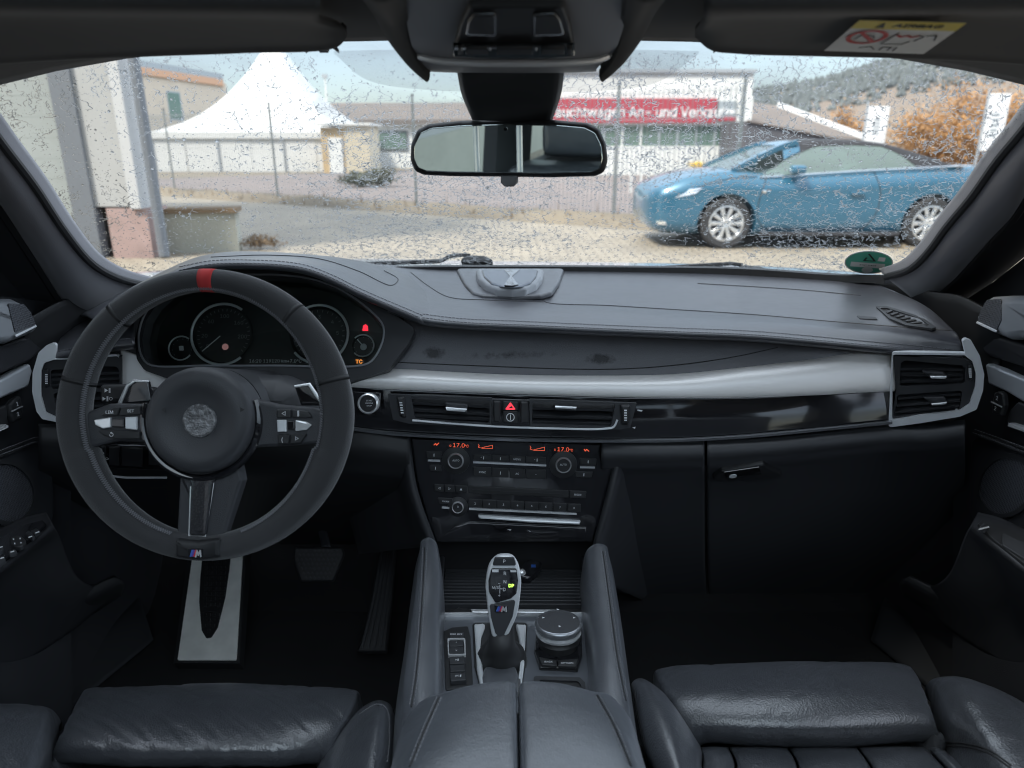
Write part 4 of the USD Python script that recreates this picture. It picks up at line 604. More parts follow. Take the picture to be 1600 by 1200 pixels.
R15 = [((a + c) / 2, (b + d) / 2 - 3, (y + w) / 2 - .004) for (a, b, y), (c, d, w) in zip(R1, R2)]; R05 = [((a + c) / 2, (b + d) / 2 - 2.5, (y + w) / 2) for (a, b, y), (c, d, w) in zip(R0, R1)]
L3 = up(R2, 4.5, -.008); L4 = up(R2, 9.5, -.008); L5 = up(R2, 13.5, .002); rows = R([R0, R05, R1, R15, R2, L3, L4, L5]); rows.append([p + [0, .07, .004] for p in rows[-1]])
PAD = shell(loft(rows, 130, 90), .004, (0, .5, 2.5)); part(db, 'upper_pad', PAD, 'dash_leather', True); hp = hitter(PAD)
# driver's hood
Hb = [(120, 492, 1.24), (190, 462, 1.30), (278, 424, 1.36), (344, 404, 1.38), (401, 402, 1.40), (487, 407, 1.42), (545, 414, 1.44), (600, 424, 1.45), (650, 435, 1.42), (690, 470, 1.26)]
Hs = [(132, 492, 1.08), (200, 452, 1.12), (278, 413, 1.15), (310, 401, 1.16), (350, 394, 1.17), (410, 393, 1.18), (487, 398, 1.20), (540, 404, 1.25), (598, 418, 1.34), (680, 470, 1.22)]
Hm = [(142, 496, 1.03), (206, 456, 1.06), (278, 416.5, 1.07), (330, 402.5, 1.08), (401, 401, 1.085), (470, 405, 1.095), (520, 414, 1.11), (560, 428, 1.14), (610, 448, 1.18), (680, 488, 1.10)]
Hl = [(150, 502, .99), (212, 460, .99), (280, 420, .995), (329, 410.5, 1.0), (401, 409.5, 1.0), (458, 413.5, 1.005), (487, 420, 1.01), (520, 433, 1.02), (565, 455, 1.035), (662, 496.5, 1.058)]
rows = R([Hb, Hs, Hm, Hl, up(Hl, 4, -.006), up(Hl, 8.5, -.006), up(Hl, 12, .002)]); rows += [[p + [0, .10, -.006] for p in rows[-1]], [p + [0, .2, -.04] for p in rows[-1]]]
HOOD = shell(loft(rows, 90, 60), .004, (-.4, .5, 2.5)); part(db, 'cluster_hood', HOOD, 'dash_leather', True); hh = hitter(HOOD)
seamm = [drawn(hp, [(a, b - 3) for a, b, _ in R2[1:]], 120), drawn(hp, [(a, b + 2.5) for a, b, _ in R2[1:]], 120), drawn(hh, [(a, b - 2.5) for a, b, _ in Hl[2:]], 80), drawn(hh, [(a, b + 2.5) for a, b, _ in Hl[2:]], 80)]
for q in seamm: part(db, 'stitching', stitches(q, .0042, .0016, .0005), 'thread', False, kind='stuff')
for pts, h in (([(882, 425), (868, 455), (850, 470), (960, 478), (1180, 492), (1300, 502.5), (1400, 510.5), (1490, 517)], hp), ([(642, 426), (668, 446), (700, 464), (760, 469), (850, 472)], hp), ([(712, 421), (733, 455), (760, 464), (800, 466), (848, 464), (868, 453), (882, 421)], hp), ([(330, 402), (420, 399), (500, 405), (560, 424), (612, 446), (622, 437), (600, 423)], hh), ([(1090, 443), (1250, 453), (1345, 462)], hp)): 
    q = drawn(h, pts, 90, .0002); part(db, 'seam', tube(q, .0009, 5), 'rubber', kind='stuff')
# left end pad
LPr = R([[(95, 528, 1.10), (122, 507, 1.14), (160, 490, 1.18), (208, 480, 1.2)], [(88, 541, 1.03), (118, 528, 1.04), (165, 514, 1.05), (209, 507, 1.06)], [(84, 553, .995), (114, 546, .99), (165, 536, .985), (209, 531, .985)], [(84, 560, .99), (114, 554, .985), (165, 544, .98), (209, 539, .98)], [(84, 564, 1.0), (114, 559, .995), (165, 549, .99), (209, 544, .99)], [(84, 565, 1.06), (114, 560, 1.06), (165, 550, 1.06), (209, 545, 1.06)]])
LPAD = shell(loft(LPr, 40, 30), .004, (-.6, .5, 2)); part(db, 'left_pad', LPAD, 'dash_leather', True); part(db, 'stitching', stitches(drawn(hitter(LPAD), [(86, 551), (114, 544), (165, 534), (205, 529)], 40), .0042, .0016, .0005), 'thread', False, kind='stuff')
# stained leather band below the lip
M0 = [(630, 494, 1.115), (800, 507, 1.12), (1000, 517, 1.12), (1180, 525, 1.11), (1330, 540, 1.085), (1382, 548, 1.08)]; M2 = [(606, 578, 1.068), (700, 582.5, 1.072), (800, 587, 1.078), (950, 588.5, 1.082), (1060, 586, 1.082), (1160, 576.5, 1.078), (1280, 562.5, 1.072), (1340, 553.5, 1.068), (1384, 550, 1.066)]
M1 = [(640, 535, 1.088), (800, 545, 1.094), (1000, 552, 1.096), (1180, 549, 1.09), (1330, 547, 1.074), (1383, 549, 1.072)]
MID = shell(loft(R([M0, M1, M2]), 100, 24), .004); hm_ = hitter(MID)
b0, b1, bm = hm_(678, 551), hm_(938, 561), hm_(800, 555)
blot = lambda k, c, s: ({f'd{k}': ('vector_math', {'math_type': 'subtract', 'vector2': tuple(c)}), f's{k}': ('vector_math', {'math_type': 'multiply', 'vector2': s}), f'l{k}': ('vector_math', {'math_type': 'length'}), f'e{k}': ('map_range', {'from_min': 0.0, 'from_max': 1.0, 'to_min': 1.0, 'to_max': 0.0, 'clamp': True})}, [('g.position', f'd{k}.vector1'), (f'd{k}.vector', f's{k}.vector1'), (f's{k}.vector', f'l{k}.vector1'), (f'l{k}.value', f'e{k}.value')])
nd, lk = {'g': ('geometry', {}), 'n': ('noise_texture', {'scale': 95.0, 'detail': 6.0, 'roughness': .65}), 'n2': ('noise_texture', {'scale': 260.0, 'detail': 3.0}), 'p': ('principled_bsdf', {'roughness': .38}), 'v': ('voronoi_texture', {'scale': 800.0, 'feature': 'smooth_f1'}), 'bu': ('bump', {'distance': .0003}), 'bu2': ('bump', {'distance': .00025}), 'a1': ('math', {'math_type': 'maximum'}), 'a2': ('math', {'math_type': 'maximum'}), 'mu': ('math', {'math_type': 'multiply'}), 'rm': ('map_range', {'from_min': .17, 'from_max': .36, 'clamp': True}), 'mx': ('mix_color', {'a': (.135, .135, .146), 'b': (.016, .015, .017)}), 'sc': ('math', {'math_type': 'multiply', 'value2': .55})}, [('g.position', 'n.vector'), ('g.position', 'n2.vector'), ('g.position', 'v.vector'), ('v.distance', 'bu.height'), ('bu.normal', 'bu2.normal')]
for k, c, s in (('0', b0, (34, 20, 62)), ('1', b1, (26, 20, 75)), ('2', bm, (5.6, 5, 60))): a, b = blot(k, c, s); nd.update(a); lk += b
lk += [('e2.result', 'sc.value1'), ('e0.result', 'a1.value1'), ('e1.result', 'a1.value2'), ('a1.value', 'a2.value1'), ('sc.value', 'a2.value2'), ('a2.value', 'mu.value1'), ('n.fac', 'mu.value2'), ('mu.value', 'rm.value'), ('rm.result', 'mx.fac'), ('mx.result', 'p.base_color'), ('rm.result', 'bu2.height'), ('bu2.normal', 'p.normal')]
MATS['stained_leather'] = usdkit.material(stage, '/World/Looks/stained_leather', nd, lk, surface='p.BSDF'); part(db, 'middle_pad', MID, 'stained_leather', True, label='grey leather band with a dark smeared stain')
q = drawn(hm_, [(622, 566), (735, 571), (950, 577), (1060, 570), (1150, 557), (1215, 543)], 90, .0002); part(db, 'seam', tube(q, .0009, 5), 'rubber', kind='stuff')
# silver band
S0 = [(525, 584, 1.055), (606, 579.5, 1.062), (700, 584, 1.066), (800, 588.5, 1.072), (950, 590, 1.076), (1060, 587.5, 1.076), (1160, 578, 1.072), (1280, 564, 1.066), (1340, 555, 1.062), (1397, 554, 1.055)]
S2 = [(525, 603, 1.040), (606, 608, 1.048), (700, 612, 1.052), (800, 615.5, 1.057), (950, 620, 1.060), (1060, 621.5, 1.058), (1160, 621, 1.054), (1280, 617, 1.046), (1340, 613.5, 1.042), (1398, 611, 1.036)]
S1 = [((a + c) / 2, b * .55 + d * .45, (y + w) / 2 - .006) for (a, b, y), (c, d, w) in zip(S0, S2)]; rows = R([S0, S1, S2]); rows = [[p + [0, .02, .002] for p in rows[0]]] + rows + [[p + [0, .02, 0] for p in rows[-1]]]
part(db, 'silver_trim', shell(loft(rows, 100, 26), .003), 'brushed', 50)
# gloss black band and its bright lower edge
G0 = up(S2, -2, .004); G2 = [(525, 664, 1.035), (606, 674, 1.040), (700, 680, 1.043), (800, 684, 1.045), (950, 686, 1.046), (1060, 685, 1.045), (1160, 679.5, 1.042), (1280, 668.5, 1.036), (1340, 662.5, 1.032), (1393, 657, 1.028)]
GM = [((a + c) / 2, (b + d) / 2, (y + w) / 2 - .0012) for (a, b, y), (c, d, w) in zip(G0, G2)]; GLS = shell(loft(R([G0, GM, G2]), 90, 16), .004); part(db, 'gloss_band', GLS, 'gloss_black', True)
mat('dark_chrome', (.30, .31, .33), .22, .85); part(db, 'lower_strip', sweep(cr(R([up(G2, 2, -.004)])[0], 80), [(-.003, -.0026), (.003, -.0026), (.003, .0016), (0, .0024), (-.003, .0016)], up=(0, 0, 1)), 'dark_chrome', 50)
# lower dash, passenger side, split by a joint
T0 = [(940, 690, 1.05), (1080, 688.5, 1.05), (1200, 682, 1.048), (1300, 672, 1.043), (1393, 663, 1.037), (1450, 662, 1.02), (1508, 655, 1.0)]
rows = [T0, up(T0, 10, -.016), up(T0, 24, -.022), up(T0, 38, -.016), up(T0, 52, .006), up(T0, 85, .05), [(a - (a - 900) * .02, 860 + .0 * b, 1.20) for a, b, _ in T0], [(a, 960, 1.42) for a, b, _ in T0]]
mat('lower_plastic', (.023, .024, .027), .5, bump=[('vor', 900, .0001)]); LG = loft(R(rows), 140, 60); k = 35; part(db, 'lower_pad', shell(LG[:, :k], .004), 'lower_plastic', True); gb = shell(LG[:, k:], .004); part(db, 'glovebox_lid', gb, 'lower_plastic', True); hg = hitter(gb)
hpl = Plane.of(hg(1130, 738), hg(1195, 730), hg(1160, 752)); hd = part(db, 'glovebox_handle', plate(hpl, [(1128, 737), (1193, 727), (1224, 744), (1212, 748), (1130, 752), (1114, 750)], .010, .003, r=.004), 'dark_plastic'); part(hd, 'lock', on(hpl, lathe([(0, .002), (.006, .002), (.007, 0), (0, 0)], 16), 1145, 743, .0105), 'satin_silver'); part(hd, 'recess', plate(hpl, [(1132, 738), (1186, 730), (1190, 741), (1134, 746)], .001, base=.0105), 'gloss_black')
# lower dash, driver side, with light switches
T1 = [(60, 662, .99), (180, 668, 1.02), (330, 675, 1.04), (470, 676, 1.04), (560, 673, 1.035), (640, 684, 1.045)]
rows = R([T1, up(T1, 30, -.012), up(T1, 60, .0), up(T1, 78, .03), [(a, 790, 1.16) for a, b, _ in T1], [(a, 850, 1.38) for a, b, _ in T1]]); KNEE = shell(loft(rows, 80, 40), .004); part(db, 'knee_pad', KNEE, 'dark_plastic', True); hk_ = hitter(KNEE)
kp = Plane.of(hk_(155, 700), hk_(255, 700), hk_(200, 728)); sw_ = part(db, 'light_switch_panel', plate(kp, [(150, 694), (262, 698), (262, 736), (152, 731)], .008, .002, r=.004), 'gloss_black')
for q in ([(154, 699), (165, 699), (165, 726), (154, 725)], [(170, 700), (186, 700), (186, 728), (170, 727)], [(190, 700), (222, 702), (222, 730), (190, 728)], [(232, 701), (256, 702), (256, 728), (232, 727)]): part(sw_, 'switch', plate(kp, q, .004, .001, base=.0082), 'dark_plastic')
part(sw_, 'symbol', [text(kp, s, x, y, .0045, .0125, depth=.0003) for s, x, y in (('●', 160, 708), ('AUTO', 160, 717), ('S', 243, 713))], 'white_print', kind='stuff'); part(sw_, 'edge', tube([kp.hit(*q) + kp.n * .006 for q in ((150, 737), (200, 742), (262, 742))], .002, 6), 'satin_silver')
# ---- left part of the silver band beside the cluster, left of the wheel
lv = Plane.of(P(80, 600, y=1.0), P(300, 605, y=1.07), P(90, 650, y=.99))
part(db, 'silver_trim', plate(lv, [(188, 545), (228, 560), (262, 592), (345, 606), (345, 622), (188, 618)], .006, .002), 'brushed'); part(db, 'gloss_band', plate(lv, [(188, 618), (400, 622), (400, 668), (188, 664)], .004, .001, base=-.012), 'gloss_black')
# ---- air vents at both ends
def slat(pl, a, b, depth=.028, thick=.0022, tilt=.35):
    """One louvre from line of sight a to b, leaning into the vent."""
    A, B = pl.hit(*a), pl.hit(*b); d = (-pl.n * math.cos(tilt) + pl.v * math.sin(tilt)) * depth; k = np.cross(unit(B - A), unit(d)) * thick
    return hull([A + k, A - k, B + k, B - k, A + d + k, A + d - k, B + d + k, B + d - k])
def vent(name_label, pl, face, openings, slats, tabs, wheels, ring=None, insert=None, back=.05):
    q = Polygon(pl.poly(face, .004))
    for o in openings: q = q.difference(Polygon(soften(pl.poly(o, .004), .004)))
    v = part(db, 'air_vent', extr(pl, q, .010, -.006), 'soft_plastic', label=name_label)
    part(v, 'duct', plate(pl, face, .003, base=-back), 'rubber')
    for a, b in slats: part(v, 'slat', slat(pl, a, b), 'soft_plastic')
    for tq, cq in tabs: part(v, 'tab', plate(pl, tq, .012, .002, base=-.002, r=.001), 'soft_plastic'); part(v, 'tab_edge', plate(pl, cq, .003, .001, base=.0105), 'chrome')
    for wq in wheels:
        w = np.array(wq, float); p = part(v, 'thumbwheel', plate(pl, wq, .012, .004, base=-.002, r=.003), 'dark_plastic')
        c0, c1 = (w[0] + w[1]) / 2, (w[2] + w[3]) / 2; part(v, 'thumbwheel_mark', [plate(pl, [c0 + (c1 - c0) * f + [-2.2, 0], c0 + (c1 - c0) * f + [2.2, 0], c0 + (c1 - c0) * (f + .06) + [2.2, 0], c0 + (c1 - c0) * (f + .06) + [-2.2, 0]], .001, base=.0104) for f in (.25, .37, .49, .61, .73)], 'white_print', kind='stuff')
    if ring: part(v, 'silver_ring', ringplate(pl, ring[0], ring[1], .012, -.002, .004, .003), 'satin_silver', 25)
    if insert: part(v, 'insert', plate(pl, insert, .006, .002, base=-.004, r=.002), 'satin_silver')
    return v
rv = Plane.of(P(1400, 600, y=1.034), P(1530, 590, y=.990), P(1400, 660, y=1.030))
vent('right end air vents in a silver ring', rv, [(1396, 556), (1508, 562), (1524, 570), (1527, 600), (1522, 628), (1508, 643), (1394, 656), (1400, 612)], [[(1407, 568), (1414, 563), (1505, 571), (1508, 575), (1508, 599), (1406, 604)], [(1402, 617), (1504, 610), (1500, 640), (1395, 651), (1401, 632)]],
     [((1407, 577), (1504, 578)), ((1407, 586), (1504, 586.5)), ((1407, 597), (1504, 594)), ((1403, 623), (1502, 616)), ((1401, 634), (1500, 626)), ((1398, 645), (1499, 635))], [([(1440, 580), (1474, 582), (1480, 588), (1478, 593), (1456, 592), (1450, 588)], [(1453, 588), (1479, 588), (1478, 592), (1456, 592)]), ([(1442, 621), (1475, 620), (1480, 629), (1474, 635), (1458, 634)], [(1455, 631), (1480, 628.5), (1478, 632), (1457, 634)])],
     [[(1511, 568), (1519, 571), (1521, 594), (1513, 597)]], ([(1388, 668), (1440, 661), (1500, 651), (1526, 640), (1536, 610), (1538, 585), (1531, 556), (1518, 533), (1502, 527), (1508, 552), (1394, 550)], [(1394, 657), (1440, 649), (1500, 642), (1515, 632), (1524, 605), (1525, 585), (1520, 565), (1507, 555), (1395, 554)]), [(1508, 608), (1521, 602), (1517, 625), (1503, 640)])
lw = Plane.of(P(70, 600, y=.985), P(190, 600, y=1.02), P(80, 655, y=.98))
vent('left end air vents in a silver ring', lw, [(82, 563), (190, 556), (190, 662), (86, 654), (72, 646), (64, 620), (64, 580), (69, 568)], [[(79, 578), (100, 577), (150, 572), (183, 573), (186, 580), (186, 606), (80, 608)], [(83, 614), (184, 612), (186, 650), (90, 648)]],
     [((80, 586), (186, 583)), ((80, 594), (186, 592)), ((80, 602), (186, 600)), ((84, 624), (186, 622)), ((86, 636), (186, 634))], [], [[(69, 578), (76, 577), (76, 605), (69, 607)]], ([(88, 534), (72, 540), (60, 551), (51, 582), (50, 612), (57, 643), (66, 655), (90, 660), (192, 668), (192, 662), (100, 650), (192, 552), (120, 560), (86, 560)], [(84, 562), (69, 567), (64, 580), (64, 620), (71, 645), (88, 653), (100, 650), (190, 556), (120, 561)]), [(71, 612), (80, 612), (86, 646), (78, 642)])
# ---- centre vents, start button
cv = Plane.of(P(640, 640, y=1.028), P(960, 650, y=1.032), P(800, 665, y=1.026))
vent('left centre air vent with a chrome tab', cv, [(606, 616), (768, 622), (768, 668), (640, 662), (614, 656)], [[(642, 620), (765, 625), (765, 661), (648, 654)]], [((643, 630), (765, 636)), ((645, 641), (765, 648)), ((648, 650), (765, 656))], [([(696, 629), (731, 632), (729, 646), (697, 643)], [(696, 636), (730, 639), (727, 644), (698, 642)])], [[(618, 620), (632, 620), (634, 654), (625, 652)]])
vent('right centre air vent with a chrome tab', cv, [(828, 624), (995, 630), (985, 668), (970, 671), (828, 668)], [[(832, 627), (962, 631), (955, 666), (831, 662)]], [((832, 638), (962, 641)), ((832, 651), (960, 654)), ((832, 660), (958, 664))], [([(866, 633), (902, 635), (900, 643), (868, 641)], [(867, 634), (901, 636), (900, 640), (868, 638)])], [[(969, 632), (986, 633), (983, 665), (972, 664)]])
part(db, 'vent_edge', tube(cr([cv.hit(*q) + cv.n * .005 for q in ((645, 656), (700, 660.5), (766, 665), (860, 668.5), (945, 669), (958, 666), (964, 655))], 50), .0017, 6), 'satin_silver')
cs = part(db, 'switch_strip', plate(cv, [(768, 623), (828, 625), (828, 668), (768, 666)], .006, .001, base=-.002), 'gloss_black')
for q in ([(771, 627), (782, 627), (782, 660), (771, 659)], [(813, 628), (825, 628), (825, 661), (813, 661)]): part(cs, 'thumbwheel', plate(cv, q, .006, .002, base=.004, r=.002), 'dark_plastic')
b = part(cs, 'hazard_button', plate(cv, [(786, 627), (809, 628), (809, 641), (786, 641)], .003, .001, base=.0042, r=.001), 'dark_plastic'); mat('red_lit', (.5, .02, .03), .5, emit=((1, .05, .08), .25)); part(cs, 'hazard_triangle', strokes(cv, [[(791, 639), (797.5, 630), (804, 639), (791, 639), (797.5, 634)]], .0011, .0074), 'red_lit')
b = part(cs, 'lock_button', plate(cv, [(786, 642.5), (809, 643), (809, 661), (786, 660)], .003, .001, base=.0042, r=.001), 'dark_plastic'); part(cs, 'lock_symbol', strokes(cv, [[(797.5 + 6 * math.cos(a), 652 + 6 * math.sin(a)) for a in np.linspace(0, 6.29, 20)], [(797.5, 648), (797.5, 656)]], .0006, .0074), 'white_print')
part(cs, 'icon', [plate(cv, [(996, 640), (1004, 641), (1003, 643), (996, 642)], .001, base=.003), plate(cv, [(988, 668), (993, 667), (992, 670)], .001, base=.003)], 'white_print', kind='stuff')
sb = Plane.of(P(560, 630, y=1.020), P(595, 630, y=1.020), P(577, 645, y=1.016)); s1 = part(db, 'start_button', on(sb, lathe([(0, .012), (.0115, .012), (.0125, .010), (.0125, 0), (0, 0)], 32), 577, 630), 'dark_plastic'); part(s1, 'ring', on(sb, lathe([(.0125, 0), (.0125, .012), (.0135, .0135), (.0155, .012), (.016, 0), (.0125, 0)], 36), 577, 630), 'chrome'); part(s1, 'lettering', [text(sb, w, 577, y, .0022, .0122, depth=.0002) for w, y in (('START', 626), ('ENGINE', 630), ('STOP', 634))], 'white_print', kind='stuff'); part(s1, 'socket', plate(sb, [(552, 612), (594, 614), (596, 648), (556, 650)], .004, .001, base=-.006), 'gloss_black')
# ---- centre speaker, demister vent, airbag mark on the dash top
sp3 = Plane.of(hp(712, 423), hp(880, 423), hp(800, 460)); mat('lens_metal', (.15, .16, .18), .28, 1.0); sk = part(db, 'centre_speaker', plate(sp3, [(713, 419), (882, 419), (874, 440), (862, 456), (845, 460.5), (800, 462), (752, 460.5), (738, 456), (724, 440)], .008, .004, r=.01), 'dash_leather', 50)
part(sk, 'pod', plate(sp3, [(743, 419), (850, 419), (847, 432), (838, 442), (822, 449), (800, 450), (775, 449), (758, 442), (747, 432)], .016, .006, base=.006, r=.01), 'grey_plastic', 50); part(sk, 'acoustic_lens', plate(sp3, [(752, 420), (841, 420), (838, 431), (829, 441), (815, 446), (800, 447), (783, 446), (767, 441), (756, 431)], .004, .003, base=.0215, r=.008), 'lens_metal', 50); part(sk, 'hourglass', plate(sp3, [(788, 421), (812, 421), (800, 431), (810, 444), (800, 446), (788, 445), (797, 431)], .002, .0005, base=.0255), 'gloss_black')
dv = Plane.of(hp(1372, 480), hp(1455, 508), hp(1395, 500)); ov = [(1368, 478), (1386, 478), (1440, 495), (1463, 511), (1456, 513), (1416, 508), (1389, 497)]; iv = [(1374, 481), (1386, 481), (1436, 497), (1454, 509), (1418, 505), (1393, 495)]
d = part(db, 'demister_vent', ringplate(dv, ov, iv, .004, -.001, .002), 'soft_plastic'); part(d, 'duct', plate(dv, iv, .001, base=-.0005), 'rubber')
for k in range(7): f = .08 + k / 7.4; a = np.array((1386, 481)) * (1 - f) + np.array((1454, 508)) * f; c = np.array((1378, 485)) * (1 - f) + np.array((1436, 509)) * f; part(d, 'fin', plate(dv, [a, a + [4, 1.6], c + [4, 1.6], c], .0035, .0005), 'soft_plastic')
part(db, 'airbag_mark', plate(Plane.of(hp(1338, 493), hp(1372, 497), hp(1350, 499)), [(1339, 493), (1368, 495), (1371, 498.5), (1344, 497.5)], .0016, .0005), 'soft_plastic')
# ---- centre stack
ck = Plane.of(P(645, 690, y=1.045), P(960, 697, y=1.048), P(800, 850, y=1.012)); CKP = [(641, 684), (964, 694), (958, 740), (946, 790), (926, 848), (682, 848), (664, 800), (651, 750)]
cp = thing('climate_control_panel', 'gloss black centre panel with red climate displays, knobs and radio keys', 'control panel', ck.hit(800, 770)); part(cp, 'face', plate(ck, CKP, .008, .003, base=-.008, r=.003), 'gloss_black')
Z = lambda a, b: (640 + a / 4.706, 660 + b / 4.706); ZP = lambda l: [Z(*q) for q in l]
def key(q, sym=None, h=.0030, nm='button', m='dark_plastic'):
    p = part(cp, nm, plate(ck, ZP(q), .003, .0008, r=.0006), m); c = np.mean(q, 0)
    if sym: part(p, 'symbol', text(ck, sym, *Z(*c), h, .0032, Z(c[0] + 100, c[1] + 4.3), .0002), 'white_print', kind='stuff')
for x0, x1, s1_, s2_ in ((470, 600, '* ❄', 'SYNC'), (608, 728, '≋', '⊙'), (736, 848, 'MENU', 'AC'), (856, 1002, '* ❄', '~')):
    o = (x0 - 470) * .043; key([(x0, 236 + o), (x1, 241 + o), (x1, 284 + o), (x0, 279 + o)], s1_); key([(x0, 330 + o), (x1, 335 + o), (x1, 402 + o), (x0, 397 + o)], s2_)
key([(122, 214), (236, 218), (232, 266), (128, 263)], '⊏'); key([(142, 312), (232, 316), (236, 362), (152, 356)], 'ᴸ'); key([(1252, 264), (1376, 270), (1370, 314), (1256, 309)], '⊐'); key([(1216, 360), (1350, 366), (1336, 408), (1222, 404)], 'ᴸ')
for a, b in (((468, 291), (1004, 315)), ((136, 278), (226, 281)), ((1252, 327), (1362, 330)), ((437, 634), (1228, 671)), ((238, 623), (293, 627))): part(cp, 'chrome_bar', sweep([ck.hit(*Z(*a)) + ck.n * .002, ck.hit(*Z(*b)) + ck.n * .002], [(-.0014, -.0013), (.0014, -.0013), (.0014, .001), (-.0014, .001)], up=ck.n), 'chrome')
def knob(c, r, lab=None):
    x, y = Z(*c); b = part(cp, 'knob', on(ck, lathe([(0, .006), (r * .82, .006), (r * .84, .005), (r * .84, 0), (0, 0)], 36), x, y, .0), 'dark_plastic'); part(b, 'ring', on(ck, lathe([(r * .84, 0), (r * .84, .0065), (r * .92, .0085), (r, .007), (r * 1.06, 0)], 40), x, y), 'chrome'); part(b, 'well', on(ck, lathe([(r * 1.06, 0), (r * 1.06, .003), (r * 1.75, .0015), (r * 1.78, 0)], 40), x, y), 'dark_plastic')
    if lab: part(b, 'lettering', text(ck, lab, x, y, .0028, .0062, depth=.0002), 'white_print')
knob((340, 280), .0125, 'AUTO'); knob((1130, 311), .0125, 'AUTO'); knob((355, 620), .0092, 'O')
mat('red_display', (.25, .02, .01), .5, emit=((1.0, .14, .06), .17)); mat('orange_lit', (.4, .15, .02), .5, emit=((1, .34, .07), .28)); mat('tell_red', (.5, .01, .02), .5, emit=((1, .02, .04), .5))
for (x, y), dx in (((362, 168), 0), ((1130, 198), 0)): part(cp, 'temperature_display', [text(ck, '17.0', *Z(x, y), .0066, .0006, Z(x + 100, y + 4), .0002), text(ck, '°C', *Z(x + 58, y + 6), .0040, .0006, Z(x + 158, y + 10), .0002), text(ck, '▯' if False else '0', *Z(x - 62, y + 4), .0035, .0006, depth=.0002)], 'red_display', kind='stuff')
part(cp, 'fan_display', strokes(ck, [ZP([(530, 186), (610, 168), (610, 192), (530, 190)]), ZP([(505, 160), (512, 172), (505, 182), (520, 186)])], .0004, .0006, .0002), 'red_display'); part(cp, 'fan_display', strokes(ck, [ZP([(912, 202), (992, 182), (992, 208), (912, 206)]), ZP([(886, 174), (893, 186), (886, 196), (902, 202)])], .0004, .0006, .0002), 'red_display')
part(cp, 'airflow_symbol', strokes(ck, [ZP([(180, 165), (192, 155), (198, 168), (214, 152)])], .0007, .0006, .0002), 'red_display'); part(cp, 'airflow_symbol', strokes(ck, [ZP([(1284, 198), (1292, 210), (1302, 198), (1318, 212)])], .0007, .0006, .0002), 'red_display')
for x0, x1, s in ((182, 252, '◁'), (256, 330, '▷'), (334, 420, '▲')): o = (x0 - 180) * .049; key([(x0, 456 + o), (x1, 460 + o), (x1, 512 + o), (x0 + 4, 508 + o)], s, .0034)
key([(430, 468), (1170, 503), (1170, 556), (434, 520)], nm='disc_drive'); part(cp, 'disc_slot', plate(ck, ZP([(462, 494), (1132, 528), (1132, 545), (462, 511)]), .0006, base=.0031), 'rubber'); key([(1176, 503), (1300, 509), (1294, 560), (1176, 555)], 'MODE', .0030)
key([(206, 556), (318, 562), (316, 606), (222, 600)], 'FM/AM', .0024)
for k in range(8): x0 = 432 + k * 104; o = (x0 - 430) * .047; key([(x0, 564 + o), (x0 + 101, 569 + o), (x0 + 98, 626 + o), (x0, 621 + o)], str(k + 1), .0032)
part(cp, 'drawer_handle', plate(ck, ZP([(505, 692), (760, 708), (1258, 732), (1250, 756), (900, 742), (510, 708)]), .010, .003, base=0), 'satin_silver', 20); part(cp, 'drawer_lid', plate(ck, ZP([(330, 768), (440, 734), (1300, 775), (1290, 850), (220, 858)]), .004, .002), 'gloss_black'); part(cp, 'drawer_mark', [plate(ck, ZP([(716, 786), (748, 788), (740, 796)]), .0003, base=.0041), plate(ck, ZP([(866, 790), (892, 803), (886, 804)]), .0003, base=.0041)], 'white_print', kind='stuff')
part(db, 'stack_side', shell(loft(R([[(641, 680, 1.055), (652, 762, 1.026), (683, 852, 1.006)], [(632, 682, 1.052), (643, 764, 1.021), (674, 854, 1.0)], [(608, 678, 1.075), (618, 770, 1.09), (648, 856, 1.08)], [(560, 672, 1.10), (540, 780, 1.22), (560, 866, 1.22)]]), 30, 20), .006), 'soft_plastic', True)
part(db, 'stack_side', shell(loft(R([[(964, 692, 1.055), (948, 768, 1.026), (926, 852, 1.006), (916, 905, 1.0)], [(973, 693, 1.050), (957, 770, 1.020), (934, 854, .998), (924, 907, .992)], [(998, 698, 1.075), (978, 772, 1.09), (956, 856, 1.09), (940, 910, 1.09)], [(1076, 694, 1.10), (1062, 790, 1.25), (1046, 880, 1.36), (1030, 950, 1.45)]]), 30, 20), .006), 'soft_plastic', True)
part(db, 'inner_bulk', box((-.72, 1.16, .76), (.72, 1.22, .96)), 'rubber')
# ---- instrument cluster
MATS['cluster_glass'] = usdkit.material(stage, '/World/Looks/cluster_glass', {'t': ('transparent_bsdf', {'color': (.92, .94, .93)}), 'g': ('glossy_bsdf', {'roughness': .03, 'color': (.72, .88, .80)}), 'm': ('mix_closure', {'fac': .06})}, [('t.BSDF', 'm.closure1'), ('g.BSDF', 'm.closure2')], surface='m.closure')
ic = Plane.of(P(230, 560, y=1.055), P(600, 560, y=1.055), P(400, 460, y=1.10)); ict = thing('instrument_cluster', 'hooded instrument cluster with two round dials behind the steering wheel', 'instrument cluster', ic.hit(410, 530))
OUTL = [(212, 550), (214, 562), (226, 579), (257, 590), (330, 603), (430, 606), (540, 600), (606, 578), (636, 540), (650, 515), (575, 462), (520, 430), (440, 418), (330, 420), (270, 432), (235, 466), (216, 510)]
INL = [(222, 530), (226, 556), (238, 571), (330, 573), (430, 573), (574, 571), (588, 560), (601, 530), (600, 510), (574, 482), (530, 453), (480, 437), (401, 432), (315, 440), (266, 458), (243, 478), (229, 500)]
part(ict, 'bezel', ringplate(ic, OUTL, INL, .022, -.012, .01, .006), 'soft_plastic', 30); ip = [ic.hit(*q) + ic.n * .011 for q in INL]; part(ict, 'bezel_edge', tube(cr(ip, 90, True), .0016, 6, True), 'grey_plastic')
